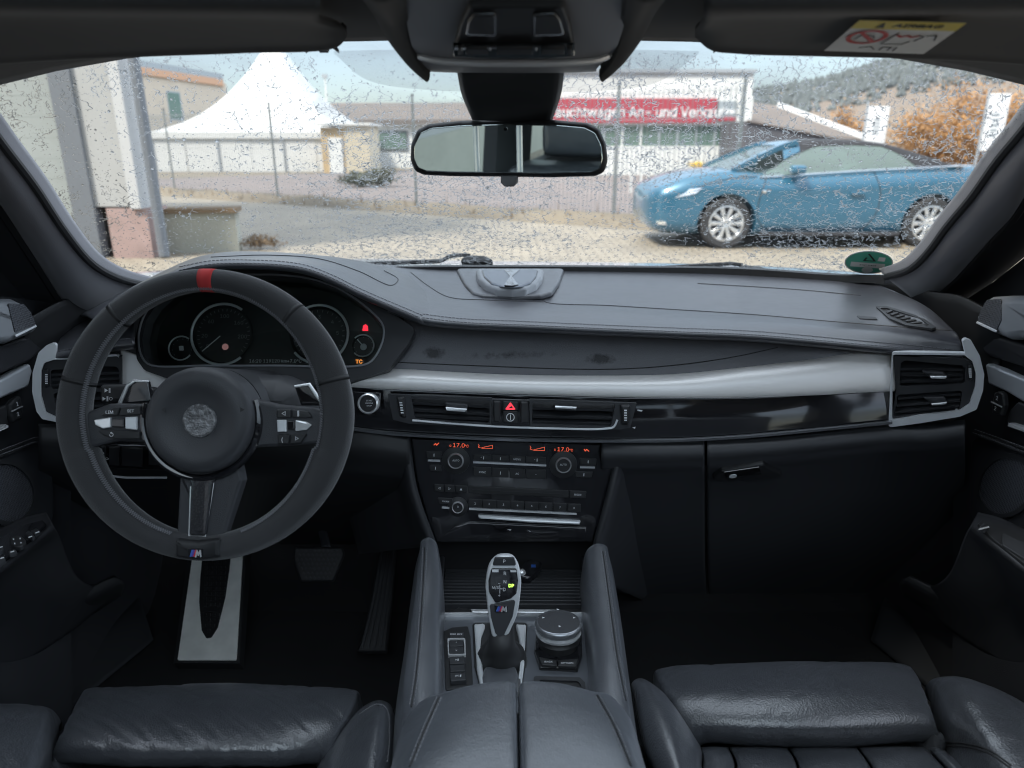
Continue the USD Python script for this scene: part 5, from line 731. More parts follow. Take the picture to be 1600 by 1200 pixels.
part(ict, 'inner_wall', ringplate(ic, [(a + (a - 410) * .01, b) for a, b in INL], [(410 + (a - 410) * .985, 505 + (b - 505) * .98) for a, b in INL], .05, -.062, .004), 'dark_plastic')
BK = -.05; mat('dim_print', (.17, .18, .185), .6); mat('dial_face', (.012, .013, .014), .35); part(ict, 'dial_face', plate(ic, [(410 + (a - 410) * 1.06, 505 + (b - 505) * 1.06) for a, b in INL], .003, base=BK - .004), 'dial_face')
def dial(c, r, a0, a1, nm, tick=24, num=None, bold=True):
    x, y = c; q = lambda a, f, w: ic.at(*(ic.uv(x, y, BK) + np.array([math.cos(a), math.sin(a)]) * r * f), w)
    d = part(ict, nm, tube([q(a, 1, BK + .006) for a in np.linspace(a0, a1, 60)], .0021 if bold else .0012, 8), 'satin_silver'); part(d, 'well', [on(ic, lathe([(r * .90, 0), (r * .97, .006), (r * .985, .004), (r * .93, 0)], 50), x, y, BK)], 'gloss_black')
    part(d, 'ticks', [sweep([q(a, .78, BK + .0004), q(a, .86, BK + .0004)], [(-.0005, 0), (.0005, 0), (.0005, .0003), (-.0005, .0003)], up=ic.n) for a in np.linspace(-.7, math.pi + .7, tick)], 'dim_print', kind='stuff')
    for s, a in num or []: u = ic.uv(x, y, BK) + np.array([math.cos(a), math.sin(a)]) * r * .62; m = meshkit.text_mesh(s, .006, .0003); bb_ = m.bounds.mean(0); m.apply_translation([u[0] - bb_[0], u[1] - bb_[1], BK + .0003]); m.apply_transform(ic.M()); part(d, 'numeral', m, 'dim_print')
    return d, q
rad = lambda px: px / FPX * 1.13
d, q = dial((349.5, 523), rad(49), math.pi * .30, math.pi * 1.72, 'speedometer', 28, [('0', -2.5), ('20', 3.2), ('60', 2.35), ('100', 1.57), ('160', .7), ('200', -.1)]); part(d, 'needle', tube([q(-2.5, .1, BK + .004), q(-2.42, .85, BK + .004)], .0008, 5), 'white_print'); mat('tell_pink', (.22, .10, .10), .5, emit=((1, .5, .5), .04)); part(d, 'limit_sign', on(ic, lathe([(0, .0006), (.0052, .0006), (.0052, 0), (0, 0)], 20), 352, 542, BK + .001), 'tell_pink')
d, q = dial((499, 523), rad(47), -math.pi * .78, math.pi * .85, 'rev_counter', 22, [('0', -2.9), ('1', 2.9), ('2', 2.3), ('3', 1.6), ('4', .8), ('5', .1)]); part(d, 'needle', tube([q(3.0, .1, BK + .004), q(3.0, .85, BK + .004)], .0008, 5), 'white_print')
d, q = dial((285, 545), rad(19), .9, math.pi * 1.8, 'fuel_gauge', 9, None, False); part(d, 'pump_symbol', [box(ic.at(*ic.uv(285, 545, BK)) - [.003, .002, .003] + ic.n * (BK + .003), ic.at(*ic.uv(285, 545, BK)) + [.003, .001, .004] + ic.n * (BK + .003))], 'white_print')
d, q = dial((568, 541), rad(17.5), -2.4, 2.4, 'oil_gauge', 9, None, False); part(d, 'needle', tube([q(2.3, .05, BK + .004), q(2.3, .8, BK + .004)], .001, 5), 'white_print'); part(d, 'hub', on(ic, lathe([(0, .004), (.004, .003), (.0055, 0), (0, 0)], 16), 568, 542, BK + .001), 'white_print')
part(ict, 'belt_warning', on(ic, slab(np.array([(-.0045, -.005), (.0045, -.005), (.0035, .003), (0, .0055), (-.0035, .003)]), .0006), 571, 512, BK + .001), 'tell_red'); part(ict, 'tyre_warning', text(ic, 'TC', 561, 565, .006, BK + .001, depth=.0003, bold=True), 'orange_lit')
part(ict, 'readout', [text(ic, s, x, 564, .0052, BK + .001, depth=.0002) for s, x in (('16:20', 399, ), ('119120 km', 430), ('+7.0°C', 460))], 'white_print', kind='stuff')
part(ict, 'cover_glass', plate(Plane(ic.o + ic.n * -.012, unit(ic.n + np.array([0, 0, .12]))), [(410 + (a - 410) * .995, 505 + (b - 505) * .99) for a, b in INL], .002), 'cluster_glass', False)

for s in (-1, 1):
    E = [(1340, 434, 1.42), (1378, 431, 1.36), (1410, 440, 1.26), (1450, 455, 1.18), (1500, 464, 1.11), (1560, 496, 1.04)]; E = [(a if s > 0 else 1600 - a, b + (0 if s > 0 else 6), y) for a, b, y in E]
    part(db, 'end_cap', shell(loft(R([E, up(E, 60, .0), up(E, 130, .02)]), 20, 10), .006), 'dark_plastic', True)
# ================================================================ STEERING WHEEL
mat('carbon', (.014, .014, .016), .12, coat=1.0, bump=[('vor', 300, .0004)]); mat('red_suede', (.42, .03, .03), .9); mat('emblem', (.20, .20, .205), .4, .7, bump=[('noise', 160, .004)], var=(120, .5)); mat('badge_blue', (.04, .12, .42), .4); mat('badge_violet', (.10, .06, .30), .4); mat('badge_red', (.5, .03, .04), .4); mat('hub_plastic', (.032, .033, .037), .55, bump=[('vor', 900, .0002)])
wp = Plane(CAM + ray(322, 648) * .883, -_F); wh = thing('steering_wheel', 'black suede steering wheel with a red top mark and grey stitching', 'steering wheel', wp.o)
WR = lambda px: px / FPX * .883; na = 180; an = np.linspace(0, 2 * np.pi, na, endpoint=False)
mn = WR(18 + 8.5 * np.abs(np.cos(an)) ** 1.5 + 2.5 * (np.sin(an) < -.3)); ro = WR(np.where(True, 232 - 4 * np.abs(np.sin(an)), 0)); path = np.array([wp.at((r - m) * math.cos(a), (r - m) * math.sin(a)) for a, r, m in zip(an, ro, mn)])
def rimtube(i0, i1, k=1.0, nn=20, cap=False):
    V_ = []
    for i in range(i0, i1): a = an[i % na]; d = wp.u * math.cos(a) + wp.v * math.sin(a); t = np.arange(nn) / nn * 2 * np.pi; V_.append(path[i % na] + mn[i % na] * k * np.cos(t)[:, None] * d + max(WR(17), mn[i % na] * .82) * k * np.sin(t)[:, None] * wp.n)
    full = i1 - i0 >= na; m = tm(np.vstack(V_), quads(i1 - i0, nn, True, full)); m = m if full else tm(np.vstack([m.vertices, V_[0].mean(0), V_[-1].mean(0)]), np.vstack([m.faces, [[len(m.vertices), (j + 1) % nn, j] for j in range(nn)], [[len(m.vertices) + 1, (i1 - i0 - 1) * nn + j, (i1 - i0 - 1) * nn + (j + 1) % nn] for j in range(nn)]])); m.fix_normals(); return m
part(wh, 'rim', rimtube(0, na), 'suede', True); part(wh, 'red_mark', rimtube(43, 47, 1.025), 'red_suede', True)
for a in (.135 * na, .365 * na, .04 * na, .46 * na): i = int(a) % na; part(wh, 'rim_seam', rimtube(i, i + 2, 1.012), 'rubber', True)
zz = []
for i in np.arange(0, na, .55):
    a = i / na * 2 * np.pi; m = np.interp(a, an, mn); r = np.interp(a, an, ro) - m
    if 4.45 < a < 5.02: continue
    e = lambda da, w, f: wp.at((r - m * f) * math.cos(a + da), (r - m * f) * math.sin(a + da), w); zz += [tube([e(0, m * .50, .90), e(.009, m * .70, .70)], .00065, 4), tube([e(.009, m * .70, .70), e(.018, m * .50, .90)], .00065, 4)]
part(wh, 'stitching', zz, 'thread', False, kind='stuff')
hub = (317, 656); r_ = WR(82); HB = on(wp, lathe([(0, .012), (WR(20), .012), (WR(34), .0125), (WR(46), .0165), (WR(54), .0205), (WR(64), .0215), (WR(74), .0190), (WR(80), .0125), (WR(82), .004), (WR(82), -.03), (0, -.03)], 72), *hub, .008); part(wh, 'airbag_cover', HB, 'hub_plastic', 50); part(wh, 'emblem', on(wp, lathe([(0, .0038), (WR(20), .0034), (WR(22), .0044), (WR(25), .0036), (WR(26), 0), (0, 0)], 48), 313, 657, .0195), 'emblem', 50)
part(wh, 'lettering', [text(wp, 'AIRBAG', 313, 714, .0048, .0268, depth=.0004)] + [text(wp, '►' if k else '◄', x, 640, .005, .028, depth=.0004) for k, x in enumerate((255, 379))], 'dark_plastic', kind='stuff')
def spoke(nm, q, t=.012, base=-.006, m='hub_plastic', b=.004, r=.004, par=None): return part(par or wh, nm, plate(wp, q, t, b, base, r), m, 40)
sl = spoke('spoke', [(128, 646), (170, 631), (250, 632), (250, 690), (180, 690), (140, 700), (112, 690)], .018, -.012); sr = spoke('spoke', [(390, 622), (430, 632), (488, 638), (525, 650), (530, 690), (500, 694), (432, 698), (390, 700)], .018, -.012); sd = spoke('spoke', [(262, 722), (372, 722), (378, 752), (350, 838), (346, 874), (270, 874), (275, 836), (280, 745)], .018, -.014)
part(sd, 'carbon_insert', plate(wp, [(292, 742), (342, 742), (333, 754), (321, 838), (295, 837), (298, 760)], .004, .002, .0045, .004), 'carbon'); part(sd, 'insert_edge', tube([wp.hit(*q, .006) for q in ((298, 760), (295, 837), (321, 838), (334, 754))], .0008, 6), 'chrome')
cl_ = part(sd, 'rim_clip', plate(wp, [(271, 842), (306, 846), (343, 842), (341, 871), (306, 877), (272, 872)], .020, .006, -.002, .003), 'dark_plastic')
def mbadge(par, pl, q, w):
    q = np.array(q, float); bi = lambda u, v: tuple((q[0] * (1 - u) + q[1] * u) * (1 - v) + (q[3] * (1 - u) + q[2] * u) * v); part(par, 'badge', plate(pl, q, .0012, .0003, w, .0008), 'gloss_black')
    for k, mm_ in enumerate(('badge_blue', 'badge_violet', 'badge_red')): u = .10 + k * .13; part(par, 'badge_stripe', plate(pl, [bi(u + .14, .15), bi(u + .25, .15), bi(u + .11, .85), bi(u, .85)], .0004, 0, w + .0013), mm_)
    part(par, 'badge_letter', strokes(pl, [[bi(.54, .85), bi(.62, .2), bi(.73, .7), bi(.86, .2), bi(.90, .85)]], .0009, w + .0013, .0004), 'chrome')
mbadge(wh, wp, [(294, 857), (316, 857), (316, 872), (294, 872)], .0185)
gt = [wp.at(*(wp.uv(*hub) + WR(90) * np.array([math.cos(a), math.sin(a)])), .006) for a in np.linspace(.35, -math.pi - .30, 60)]; part(wh, 'gloss_trim', tube(gt, np.interp(np.linspace(0, 1, 60), [0, .1, .5, 1], [.003, .0055, .0045, .003]), 8), 'gloss_black')
def keys_on(par, items):
    for nm, q, m in items: part(par, nm, plate(wp, q, .004, .0012, .0065, .0012), m)
keys_on(sl, [('button', [(154, 650), (178, 636), (187, 636), (183, 650)], 'dark_plastic'), ('button', [(189, 636), (219, 634), (219, 648), (185, 650)], 'dark_plastic'), ('silver_key', [(146, 656), (172, 652), (172, 668), (160, 670), (148, 664)], 'chrome'), ('silver_key', [(195, 652), (213, 651), (213, 672), (195, 670)], 'satin_silver'), ('roller', [(174, 655), (193, 654), (193, 668), (174, 667)], 'gloss_black'), ('button', [(152, 671), (196, 673), (218, 675), (218, 686), (180, 686), (160, 680)], 'dark_plastic')])
keys_on(sr, [('button', [(432, 640), (454, 640), (454, 653), (432, 653)], 'dark_plastic'), ('button', [(456, 640), (482, 643), (488, 653), (456, 653)], 'dark_plastic'), ('silver_key', [(432, 656), (447, 656), (447, 675), (433, 675)], 'satin_silver'), ('silver_key', [(461, 656), (478, 659), (487, 664), (478, 672), (461, 674)], 'chrome'), ('roller', [(448, 658), (460, 658), (460, 671), (448, 671)], 'gloss_black'), ('button', [(433, 679), (453, 679), (450, 694), (434, 694)], 'dark_plastic'), ('button', [(455, 679), (480, 677), (470, 692), (453, 694)], 'dark_plastic')])
part(sl, 'symbol', [text(wp, s, x, y, h, .0107, depth=.0002) for s, x, y, h in (('LIM', 171, 644, .0038), ('SET', 204, 642, .0034), ('↺', 174, 679, .005))], 'white_print', kind='stuff'); part(sr, 'symbol', [text(wp, s, x, y, h, .0107, depth=.0002) for s, x, y, h in (('◁', 443, 646, .0045), ('↶', 466, 646, .0045), ('☎' if False else '(', 441, 687, .0055), ('▷', 464, 685, .004))], 'white_print', kind='stuff')
part(wh, 'column_shroud', [sweep([wp.at(*wp.uv(322, 652), -.03), wp.at(*wp.uv(322, 652), -.26)], [(.062 * math.cos(a), .062 * math.sin(a) * (1.0 if math.sin(a) > 0 else .7)) for a in np.arange(36) / 36 * 6.2832], up=wp.v), plate(wp, [(340, 600), (385, 584), (432, 586), (468, 602), (482, 640), (470, 690), (400, 700), (340, 690)], .06, .03, -.12, .02)], 'soft_plastic', 40)
for q, c in (([(182, 632), (196, 601), (208, 593), (231, 595), (237, 628)], [(182, 632), (196, 601), (208, 593), (232, 595), (231, 598), (210, 597), (200, 604), (188, 632)]), ([(459, 602), (484, 598), (507, 634), (470, 634)], [(459, 602), (484, 598), (508, 634), (502, 634), (481, 603), (460, 606)])): pd = part(wh, 'shift_paddle', plate(wp, q, .006, .002, -.045, .003), 'gloss_black'); part(pd, 'edge', plate(wp, c, .003, .001, -.0385), 'chrome')
sk_ = thing('indicator_stalk', 'black indicator stalk with white light symbols left of the wheel hub', 'stalk', wp.hit(170, 615, -.07)); part(sk_, 'lever', plate(wp, [(153, 604), (158, 601), (198, 600), (240, 606), (240, 628), (186, 631), (154, 629)], .018, .006, -.085, .004), 'dark_plastic'); part(sk_, 'symbol', [text(wp, s, x, y, .0042, -.0668, depth=.0002) for s, x, y in (('▶≡', 168, 610), ('▶≣○', 168, 623))], 'white_print', kind='stuff')
# ================================================================ CENTRE CONSOLE, LEVER, CONTROLLER, ARMREST, PEDALS
pc = Plane.of(P(687, 962, z=.640), P(920, 962, z=.640), P(800, 1080, z=.655)); cc = thing('centre_console', 'grey centre console with leather sides and a slatted tray', 'console', pc.hit(805, 1010))
part(cc, 'top_panel', plate(pc, [(684, 960), (922, 960), (928, 1130), (684, 1130)], .006, .002, -.006, .002), 'console_paint'); part(cc, 'front_edge', sweep(cr([pc.hit(685, 963) + pc.n * .003, pc.hit(800, 961.5) + pc.n * .003, pc.hit(921, 962) + pc.n * .003], 12), [(-.002, -.003), (.002, -.003), (.002, .002), (-.002, .002)], up=pc.n), 'chrome')
def side(pts_in, pts_out, seam, lab, sgn):
    i0 = [P(a, b, z=z) for a, b, z in pts_in]; o0 = [P(a, b, z=z) for a, b, z in pts_out]; i0, o0 = cr(i0, 30), cr(o0, 30); mid = (i0 * .5 + o0 * .5) + [0, 0, .012]; rows = [i0 + [sgn * .004, 0, -.10], i0 + [0, 0, -.005], i0 * .85 + o0 * .15 + [0, 0, .006], mid, o0 * .9 + i0 * .1 + [0, 0, .006], o0 + [0, 0, -.008], o0 + [-sgn * .012, 0, -.06], o0 + [-sgn * .02, .0, -.33]]
    rows = [np.vstack([[r[0] + [0, .03, -.05]], r, [r[-1] + [0, -.12, .0]]]) for r in rows]; m = shell(loft(rows, 60, 50), .004, (0, .5, 3)); part(cc, 'side_pad', m, 'leather', True); h = hitter(m)
    for d in (-3.2, 3.2): q = drawn(h, [(a + d, b) for a, b in seam], 60); part(cc, 'stitching', stitches(q, .0042, .0016, .0005), 'thread', False, kind='stuff')
    part(cc, 'seam', tube(drawn(h, seam, 60, .0002), .0010, 5), 'rubber', kind='stuff')
side([(684, 850, .715), (690, 900, .705), (687, 962, .695), (686, 1070, .70), (684, 1130, .705)], [(656, 850, .72), (650, 895, .712), (641, 969, .70), (629, 1053, .70), (624, 1140, .70)], [(664, 856), (660, 935), (651, 1050), (643, 1105)], 'l', 1)
side([(914, 862, .715), (917, 930, .70), (924, 1002, .697), (926, 1070, .70), (929, 1130, .705)], [(951, 858, .72), (960, 912, .708), (968, 970, .70), (979, 1053, .70), (990, 1130, .70)], [(942, 862), (952, 935), (965, 1030), (978, 1095)], 'r', -1)
tp = Plane.of(P(690, 948, z=.636), P(915, 948, z=.636), P(800, 872, z=.606)); part(cc, 'tray_bed', plate(tp, [(700, 850), (908, 850), (918, 956), (686, 956)], .004, base=-.010), 'rubber')
for k in range(13):
    y = 944 - k * 5.6 * (1 - k * .012); part(cc, 'tray_slat', sweep([tp.hit(689 + k * .7, y + .4), tp.hit(915 - k * .5, y + 1.0)], [(-.0021, -.006), (.0021, -.006), (.0016, .001), (0, .0017), (-.0016, .001)], up=tp.n), 'soft_plastic')
part(cc, 'tray_side', [sweep(cr([tp.hit(694, 856) + [0, 0, .03], tp.hit(691, 900) + [0, 0, .02], tp.hit(688, 944)], 12), circ(.004), up=tp.n)], 'soft_plastic'); part(cc, 'tray_side', [sweep(cr([tp.hit(909, 866) + [0, 0, .03], tp.hit(912, 900) + [0, 0, .02], tp.hit(916, 946)], 12), circ(.004), up=tp.n)], 'soft_plastic')
part(cc, 'tray_handle', plate(tp, [(716, 948), (735, 950), (872, 951), (888, 950), (908, 957), (700, 957)], .008, .003, -.003), 'dark_plastic'); part(cc, 'handle_strip', plate(tp, [(735, 951), (872, 952), (867, 956.5), (740, 956)], .004, .001, .005), 'chrome'); part(cc, 'front_cavity', box((-.15, 1.055, .50), (.15, 1.065, .70)), 'rubber')
# switch column
sc3 = part(cc, 'switch_column', plate(pc, [(693, 986), (706, 980), (731, 978), (735, 994), (739, 1072), (696, 1078)], .002, .0008, 0, .003), 'dark_plastic')
for nm, q, t in (('button', [(702, 987), (724, 987), (725, 996), (702, 996)], .003), ('rocker', [(702, 1000), (724, 1000), (724, 1009), (702, 1010)], .005), ('rocker', [(702, 1011), (724, 1010.5), (725, 1021), (702, 1021)], .004), ('button', [(702, 1026), (726, 1025), (727, 1036), (702, 1037)], .003), ('button', [(702, 1039), (727, 1038), (727, 1048), (703, 1049)], .002), ('parking_brake', [(703, 1051), (728, 1050), (729, 1062), (704, 1064)], .006)): part(sc3, nm, plate(pc, q, t, .001, .0022, .001), 'soft_plastic')
part(sc3, 'chrome_frame', ringplate(pc, [(699, 997), (727, 997), (728, 1023.5), (700, 1024)], [(701, 999), (725, 999), (726, 1021.5), (702, 1022)], .004, .0022, .002), 'chrome'); part(sc3, 'symbol', [text(pc, s, x, y, .003, w, depth=.0002) for s, x, y, w in (('DSC OFF', 713, 991, .0054), ('^', 713, 1004, .0074), ('v', 713, 1016, .0064), ('P≀', 714, 1031, .0054), ('(P)≡', 716, 1056, .0084))], 'white_print', kind='stuff')
# lever gate
g = part(cc, 'lever_gate', plate(pc, [(738, 972), (824, 972), (821, 1040), (814, 1080), (752, 1080), (741, 1040)], .003, .001, 0, .006), 'dark_plastic')
for q in ([(741, 974), (758, 974), (752, 990), (750, 1010), (754, 1040), (759, 1078), (752, 1078), (745, 1040)], [(806, 974), (822, 975), (819, 1035), (813, 1078), (806, 1078), (812, 1040), (814, 1012), (810, 990)]): part(g, 'silver_cheek', plate(pc, q, .007, .003, .0032, .001), 'satin_silver')
part(g, 'leather_apron', plate(pc, [(757, 1040), (806, 1040), (811, 1056), (809, 1080), (756, 1080), (753, 1056)], .010, .004, .003, .004), 'leather')
part(cc, 'slot', ringplate(pc, [(834, 1056), (906, 1058), (914, 1066), (918, 1110), (834, 1110)], [(842, 1062), (903, 1064), (908, 1070), (910, 1106), (842, 1106)], .003, .0003, .004), 'soft_plastic'); part(cc, 'slot_well', plate(pc, [(842, 1062), (903, 1064), (908, 1070), (910, 1106), (842, 1106)], .0005, base=.0004), 'rubber')
# gear lever
kp2 = Plane.of(P(770, 872, z=.800), P(804, 872, z=.800), P(784, 996, z=.700)); gl_ = thing('gear_lever', 'chrome edged gear lever with a black gate display and P button', 'gear lever', P(785, 1035, z=.655))
KO = [(776, 869), (788, 867), (801, 869), (809, 880), (814, 904), (813, 928), (808, 958), (800, 978), (790, 996), (780, 1000), (771, 996), (765, 970), (760, 930), (759, 908), (765, 880)]; ko = ccw(cr(kp2.poly(KO), 48, True)); n_ = len(ko); ce = ko.mean(0)
rings = [(.55, -.034), (.80, -.030), (.94, -.018), (1.0, -.004), (1.0, .002), (.97, .0055), (.90, .0085)]; V_ = np.vstack([np.c_[ce + (ko - ce) * s, np.full(n_, h)] for s, h in rings]); f_ = quads(len(rings), n_, True); tp_ = fill(V_[-n_:, :2]); kb = tm(V_, np.vstack([f_, tp_ + (len(rings) - 1) * n_, fill(V_[:n_, :2])[:, ::-1]])); kb.apply_transform(kp2.M()); part(gl_, 'knob', kb, 'satin_silver', 40)
part(gl_, 'leather_face', plate(kp2, [(765, 944), (772, 944), (800, 938), (806, 936), (801, 964), (788, 992), (780, 996), (774, 990), (767, 965)], .003, .001, .0075, .003), 'hub_plastic'); part(gl_, 'gate_display', plate(kp2, [(768, 888), (807, 888), (809.5, 908), (807, 928), (798, 936), (774, 943), (764, 926), (763, 908)], .003, .0012, .0078, .003), 'gloss_black'); part(gl_, 'park_button', plate(kp2, [(773, 871), (803, 871), (807, 884), (769, 884)], .003, .001, .0078, .002), 'soft_plastic')
part(gl_, 'lettering', [text(kp2, s, x, y, h, .0110, depth=.0002) for s, x, y, h in (('P', 788, 877, .0042), ('R', 789, 896, .0042), ('N', 789, 909, .0042), ('D', 788, 921, .0042), ('M/S', 774, 918, .0034), ('+', 780, 930, .004), ('−', 780, 911, .004))] + [strokes(kp2, [[(781, 914), (781, 927)], [(781, 920), (785, 920)]], .0003, .0110, .0002)], 'white_print', kind='stuff'); mat('green_lit', (.2, .4, .05), .5, emit=((.55, 1, .12), .5)); part(gl_, 'gear_light', text(kp2, 'DP', 799, 915, .0040, .0110, depth=.0002, bold=True), 'green_lit'); part(gl_, 'unlock_label', [plate(kp2, [(769, 890), (779, 890), (779, 894), (769, 894)], .0003, 0, .0110), plate(kp2, [(797, 891), (806, 891), (807, 894), (798, 894)], .0003, 0, .0110)], 'white_print', kind='stuff'); mbadge(gl_, kp2, [(773, 946), (794, 946), (793, 957), (773, 957)], .0108)
sb_ = P(785, 1030, z=.650); part(gl_, 'boot', tube(cr([kp2.hit(784, 985) - kp2.n * .02, P(784, 1008, z=.69), P(784, 1024, z=.668), P(784, 1032, z=.655)], 16), np.interp(np.linspace(0, 1, 16), [0, .4, .8, 1], [.016, .018, .026, .034]), 20), 'dark_plastic', True)
# rotary controller
rc = thing('rotary_controller', 'round black and chrome rotary controller right of the gear lever', 'controller', pc.hit(872, 1012)); rp = (872, 1008)
part(rc, 'base', plate(pc, [(838, 985), (834, 1015), (843, 1041), (903, 1044), (910, 1022), (909, 980), (896, 968), (850, 968)], .006, .003, .0003, .003), 'gloss_black'); 
for q, s, c in (([(841, 1026), (870, 1031), (870, 1040), (846, 1038)], 'BACK', (857, 1034)), ([(872, 1031), (904, 1029), (900, 1041), (872, 1040)], 'OPTION', (886, 1036))): b = part(rc, 'button', plate(pc, q, .004, .001, .0065, .001), 'dark_plastic'); part(b, 'lettering', text(pc, s, *c, .0030, .0107, depth=.0002), 'white_print', kind='stuff')
RO = on(pc, lathe([(.0, .0), (.026, .0), (.029, .008), (.0305, .012), (.0275, .016), (.0265, .022), (.0270, .023), (0, .023)], 48), *rp, .006); part(rc, 'lower_ring', RO, 'dark_plastic', 40); part(rc, 'grip_ring', on(pc, lathe([(.0255, .0165), (.0300, .0185), (.0312, .022), (.0300, .025), (.0255, .026), (.0255, .0165)], 48), *rp, .0065), 'chrome', 40); part(rc, 'turning_knob', on(pc, lathe([(.027, .024), (.0305, .027), (.0322, .031), (.0318, .034), (.0300, .0358), (.0285, .036), (.0285, .024), (.027, .024)], 56), *rp, .0068), 'dark_chrome', 40); part(rc, 'touch_pad', on(pc, lathe([(0, .0354), (.0270, .0356), (.0284, .0350), (.0284, .03), (0, .03)], 48), *rp, .0068), 'hub_plastic', 40)
tpc = Plane(pc.o + pc.n * .0424, pc.n, (0, 1, 0)); cu = pc.at(*pc.uv(*rp, 0), .0424)
for a in (0, 1, 2, 3): m = trimesh.creation.cylinder(.0022, .0004, sections=3); d = np.array([math.cos(a * math.pi / 2), math.sin(a * math.pi / 2)]) * .021; M_ = pc.M(.0426); M_[:3, 3] = cu + pc.u * d[0] + pc.v * d[1]; m.apply_transform(M_); part(rc, 'arrow', m, 'white_print')
# key fob lying in the tray
kf = tp.hit(826, 900) + tp.n * .004; t = thing('key_fob', 'black and chrome car key lying on the slatted tray behind the lever', 'key', kf); kq = np.array([(-.014, -.028), (.014, -.028), (.017, .0), (.013, .028), (-.013, .028), (-.017, 0)]); m = slab(soften(kq, .008), .012, .004); c_, s_ = math.cos(-.5), math.sin(-.5); m.apply_transform(np.array([[c_, -s_, 0, kf[0]], [s_, c_, 0, kf[1]], [0, 0, 1, kf[2]], [0, 0, 0, 1]])); part(t, 'body', m, 'gloss_black'); m2 = trimesh.creation.icosphere(2, .007); m2.apply_translation(kf + [-.012, -.016, .012]); part(t, 'ring', m2, 'chrome'); part(t, 'blue_mark', box(kf + [.004, .0, .0122], kf + [.012, .008, .0128]), 'badge_blue')
# armrest: two lids
ar = thing('armrest', 'split leather armrest lid over the rear of the centre console', 'armrest', P(808, 1100, z=.70))
def lid(edge_in, edge_seam, edge_out, sgn, seam):
    E = [np.array([P(a, b, z=z) for a, b, z in e]) for e in (edge_in, edge_seam, edge_out)]; a, b, c = [cr(e, 24) for e in E]; mid = (a + b) / 2 + [0, 0, .006]; rows = [a + [0, 0, -.04], a + [0, 0, -.004], a * .96 + b * .04 + [0, 0, .001], mid, b + [0, 0, .001], b * .5 + c * .5 + [0, 0, .004], c, c + [sgn * .006, 0, -.03], c + [sgn * .006, 0, -.10]]
    fr = [r[0] for r in rows]; rows = [np.vstack([[r[0] + [0, .006, -.10]], [r[0] + [0, .010, -.03]], [r[0] + [0, .006, -.006]], r]) for r in rows]; m = shell(loft(rows, 50, 60), .003, (0, .3, 3)); p = part(ar, 'lid', m, 'leather', True); h = hitter(m)
    for d in (-3.6, 3.6): part(p, 'stitching', stitches(drawn(h, [(x + d, y) for x, y in seam], 40), .0042, .0016, .0006), 'thread', False, kind='stuff')
    part(p, 'seam', tube(drawn(h, seam, 40, .0002), .0012, 5), 'rubber', kind='stuff')
lid([(806, 1067, .760), (807, 1130, .772), (808, 1200, .780), (809, 1330, .782)], [(686, 1086, .748), (664, 1140, .762), (640, 1200, .770), (600, 1330, .772)], [(650, 1104, .725), (631, 1132, .730), (611, 1200, .738), (565, 1330, .740)], -1, [(686, 1090), (664, 1140), (641, 1198)])
lid([(812, 1067, .760), (813, 1130, .772), (815, 1200, .780), (817, 1330, .782)], [(932, 1083, .748), (958, 1130, .762), (987, 1200, .770), (1030, 1330, .772)], [(962, 1094, .725), (984, 1122, .730), (1009, 1200, .738), (1060, 1330, .740)], 1, [(933, 1087), (958, 1132), (986, 1198)])
part(ar, 'centre_strip', [box(P(809, 1064, z=.735), P(809, 1064, z=.735) + [.003, -.35, .003])], 'soft_plastic')
# pedals
fp = Plane.of(P(300, 878, y=1.30), P(376, 876, y=1.30), P(325, 1031, y=1.115)); t = thing('foot_rest', 'aluminium foot rest plate with a studded rubber insert left of the pedals', 'foot rest', fp.hit(325, 1030)); mat('brushed_plate', (.86, .86, .82), .45, .1, bump=[('noise', 180, .0002)], var=(30, .08)); part(t, 'plate', plate(fp, [(303, 850), (380, 848), (369, 1031), (277, 1031)], .004, .001, 0, .003), 'brushed_plate'); RI = [(318, 850), (362, 850), (358, 890), (352, 932), (340, 980), (330, 996), (322, 997), (315, 985), (311, 940), (313, 900)]; part(t, 'rubber_insert', plate(fp, RI, .002, .0005, .0042, .004), 'rubber'); part(t, 'base', plate(fp, [(296, 846), (386, 846), (374, 1036), (271, 1036)], .03, 0, -.031), 'dark_plastic')
ps = Polygon(RI).buffer(-3.5)
for iy in range(17):
    for ix in range(7):
        x, y = 316 + ix * 7.0 - iy * .28, 862 + iy * 8.2
        if ps.contains(shapely.Point(x, y)) and abs(y - 952) > 5: part(t, 'stud', plate(fp, [(x - 2.3, y - 2.6), (x + 2.3, y - 2.6), (x + 2.3, y + 2.6), (x - 2.3, y + 2.6)], .0022, .0008, .0063), 'dark_plastic')
part(t, 'raised_bar', plate(fp, [(316, 949), (341, 949), (340, 955), (316, 955)], .0024, .0008, .0063), 'dark_plastic')
bp2 = Plane.of(P(460, 856, y=1.20), P(535, 857, y=1.20), P(495, 908, y=1.165)); t = thing('brake_pedal', 'wide black rubber brake pedal right of the foot rest', 'pedal', bp2.hit(495, 880)); part(t, 'pad', plate(bp2, [(460, 854), (534, 855), (537, 866), (520, 909), (469, 909), (457, 872)], .012, .004, 0, .006), 'rubber')
for iy in range(7):
    for ix in range(11):
        x, y = 464 + ix * 6.8 + (iy % 2) * 3.4, 860 + iy * 7.2
        if Polygon([(460, 854), (534, 855), (537, 866), (520, 909), (469, 909), (457, 872)]).buffer(-4).contains(shapely.Point(x, y)): part(t, 'stud', plate(bp2, [(x - 2.6, y), (x, y - 2.6), (x + 2.6, y), (x, y + 2.6)], .002, .0006, .0122), 'soft_plastic')
part(t, 'arm', tube(cr([bp2.hit(508, 858) - bp2.n * .01, P(506, 838, y=1.28), P(498, 815, y=1.36)], 10), .009, 8), 'dark_metal')
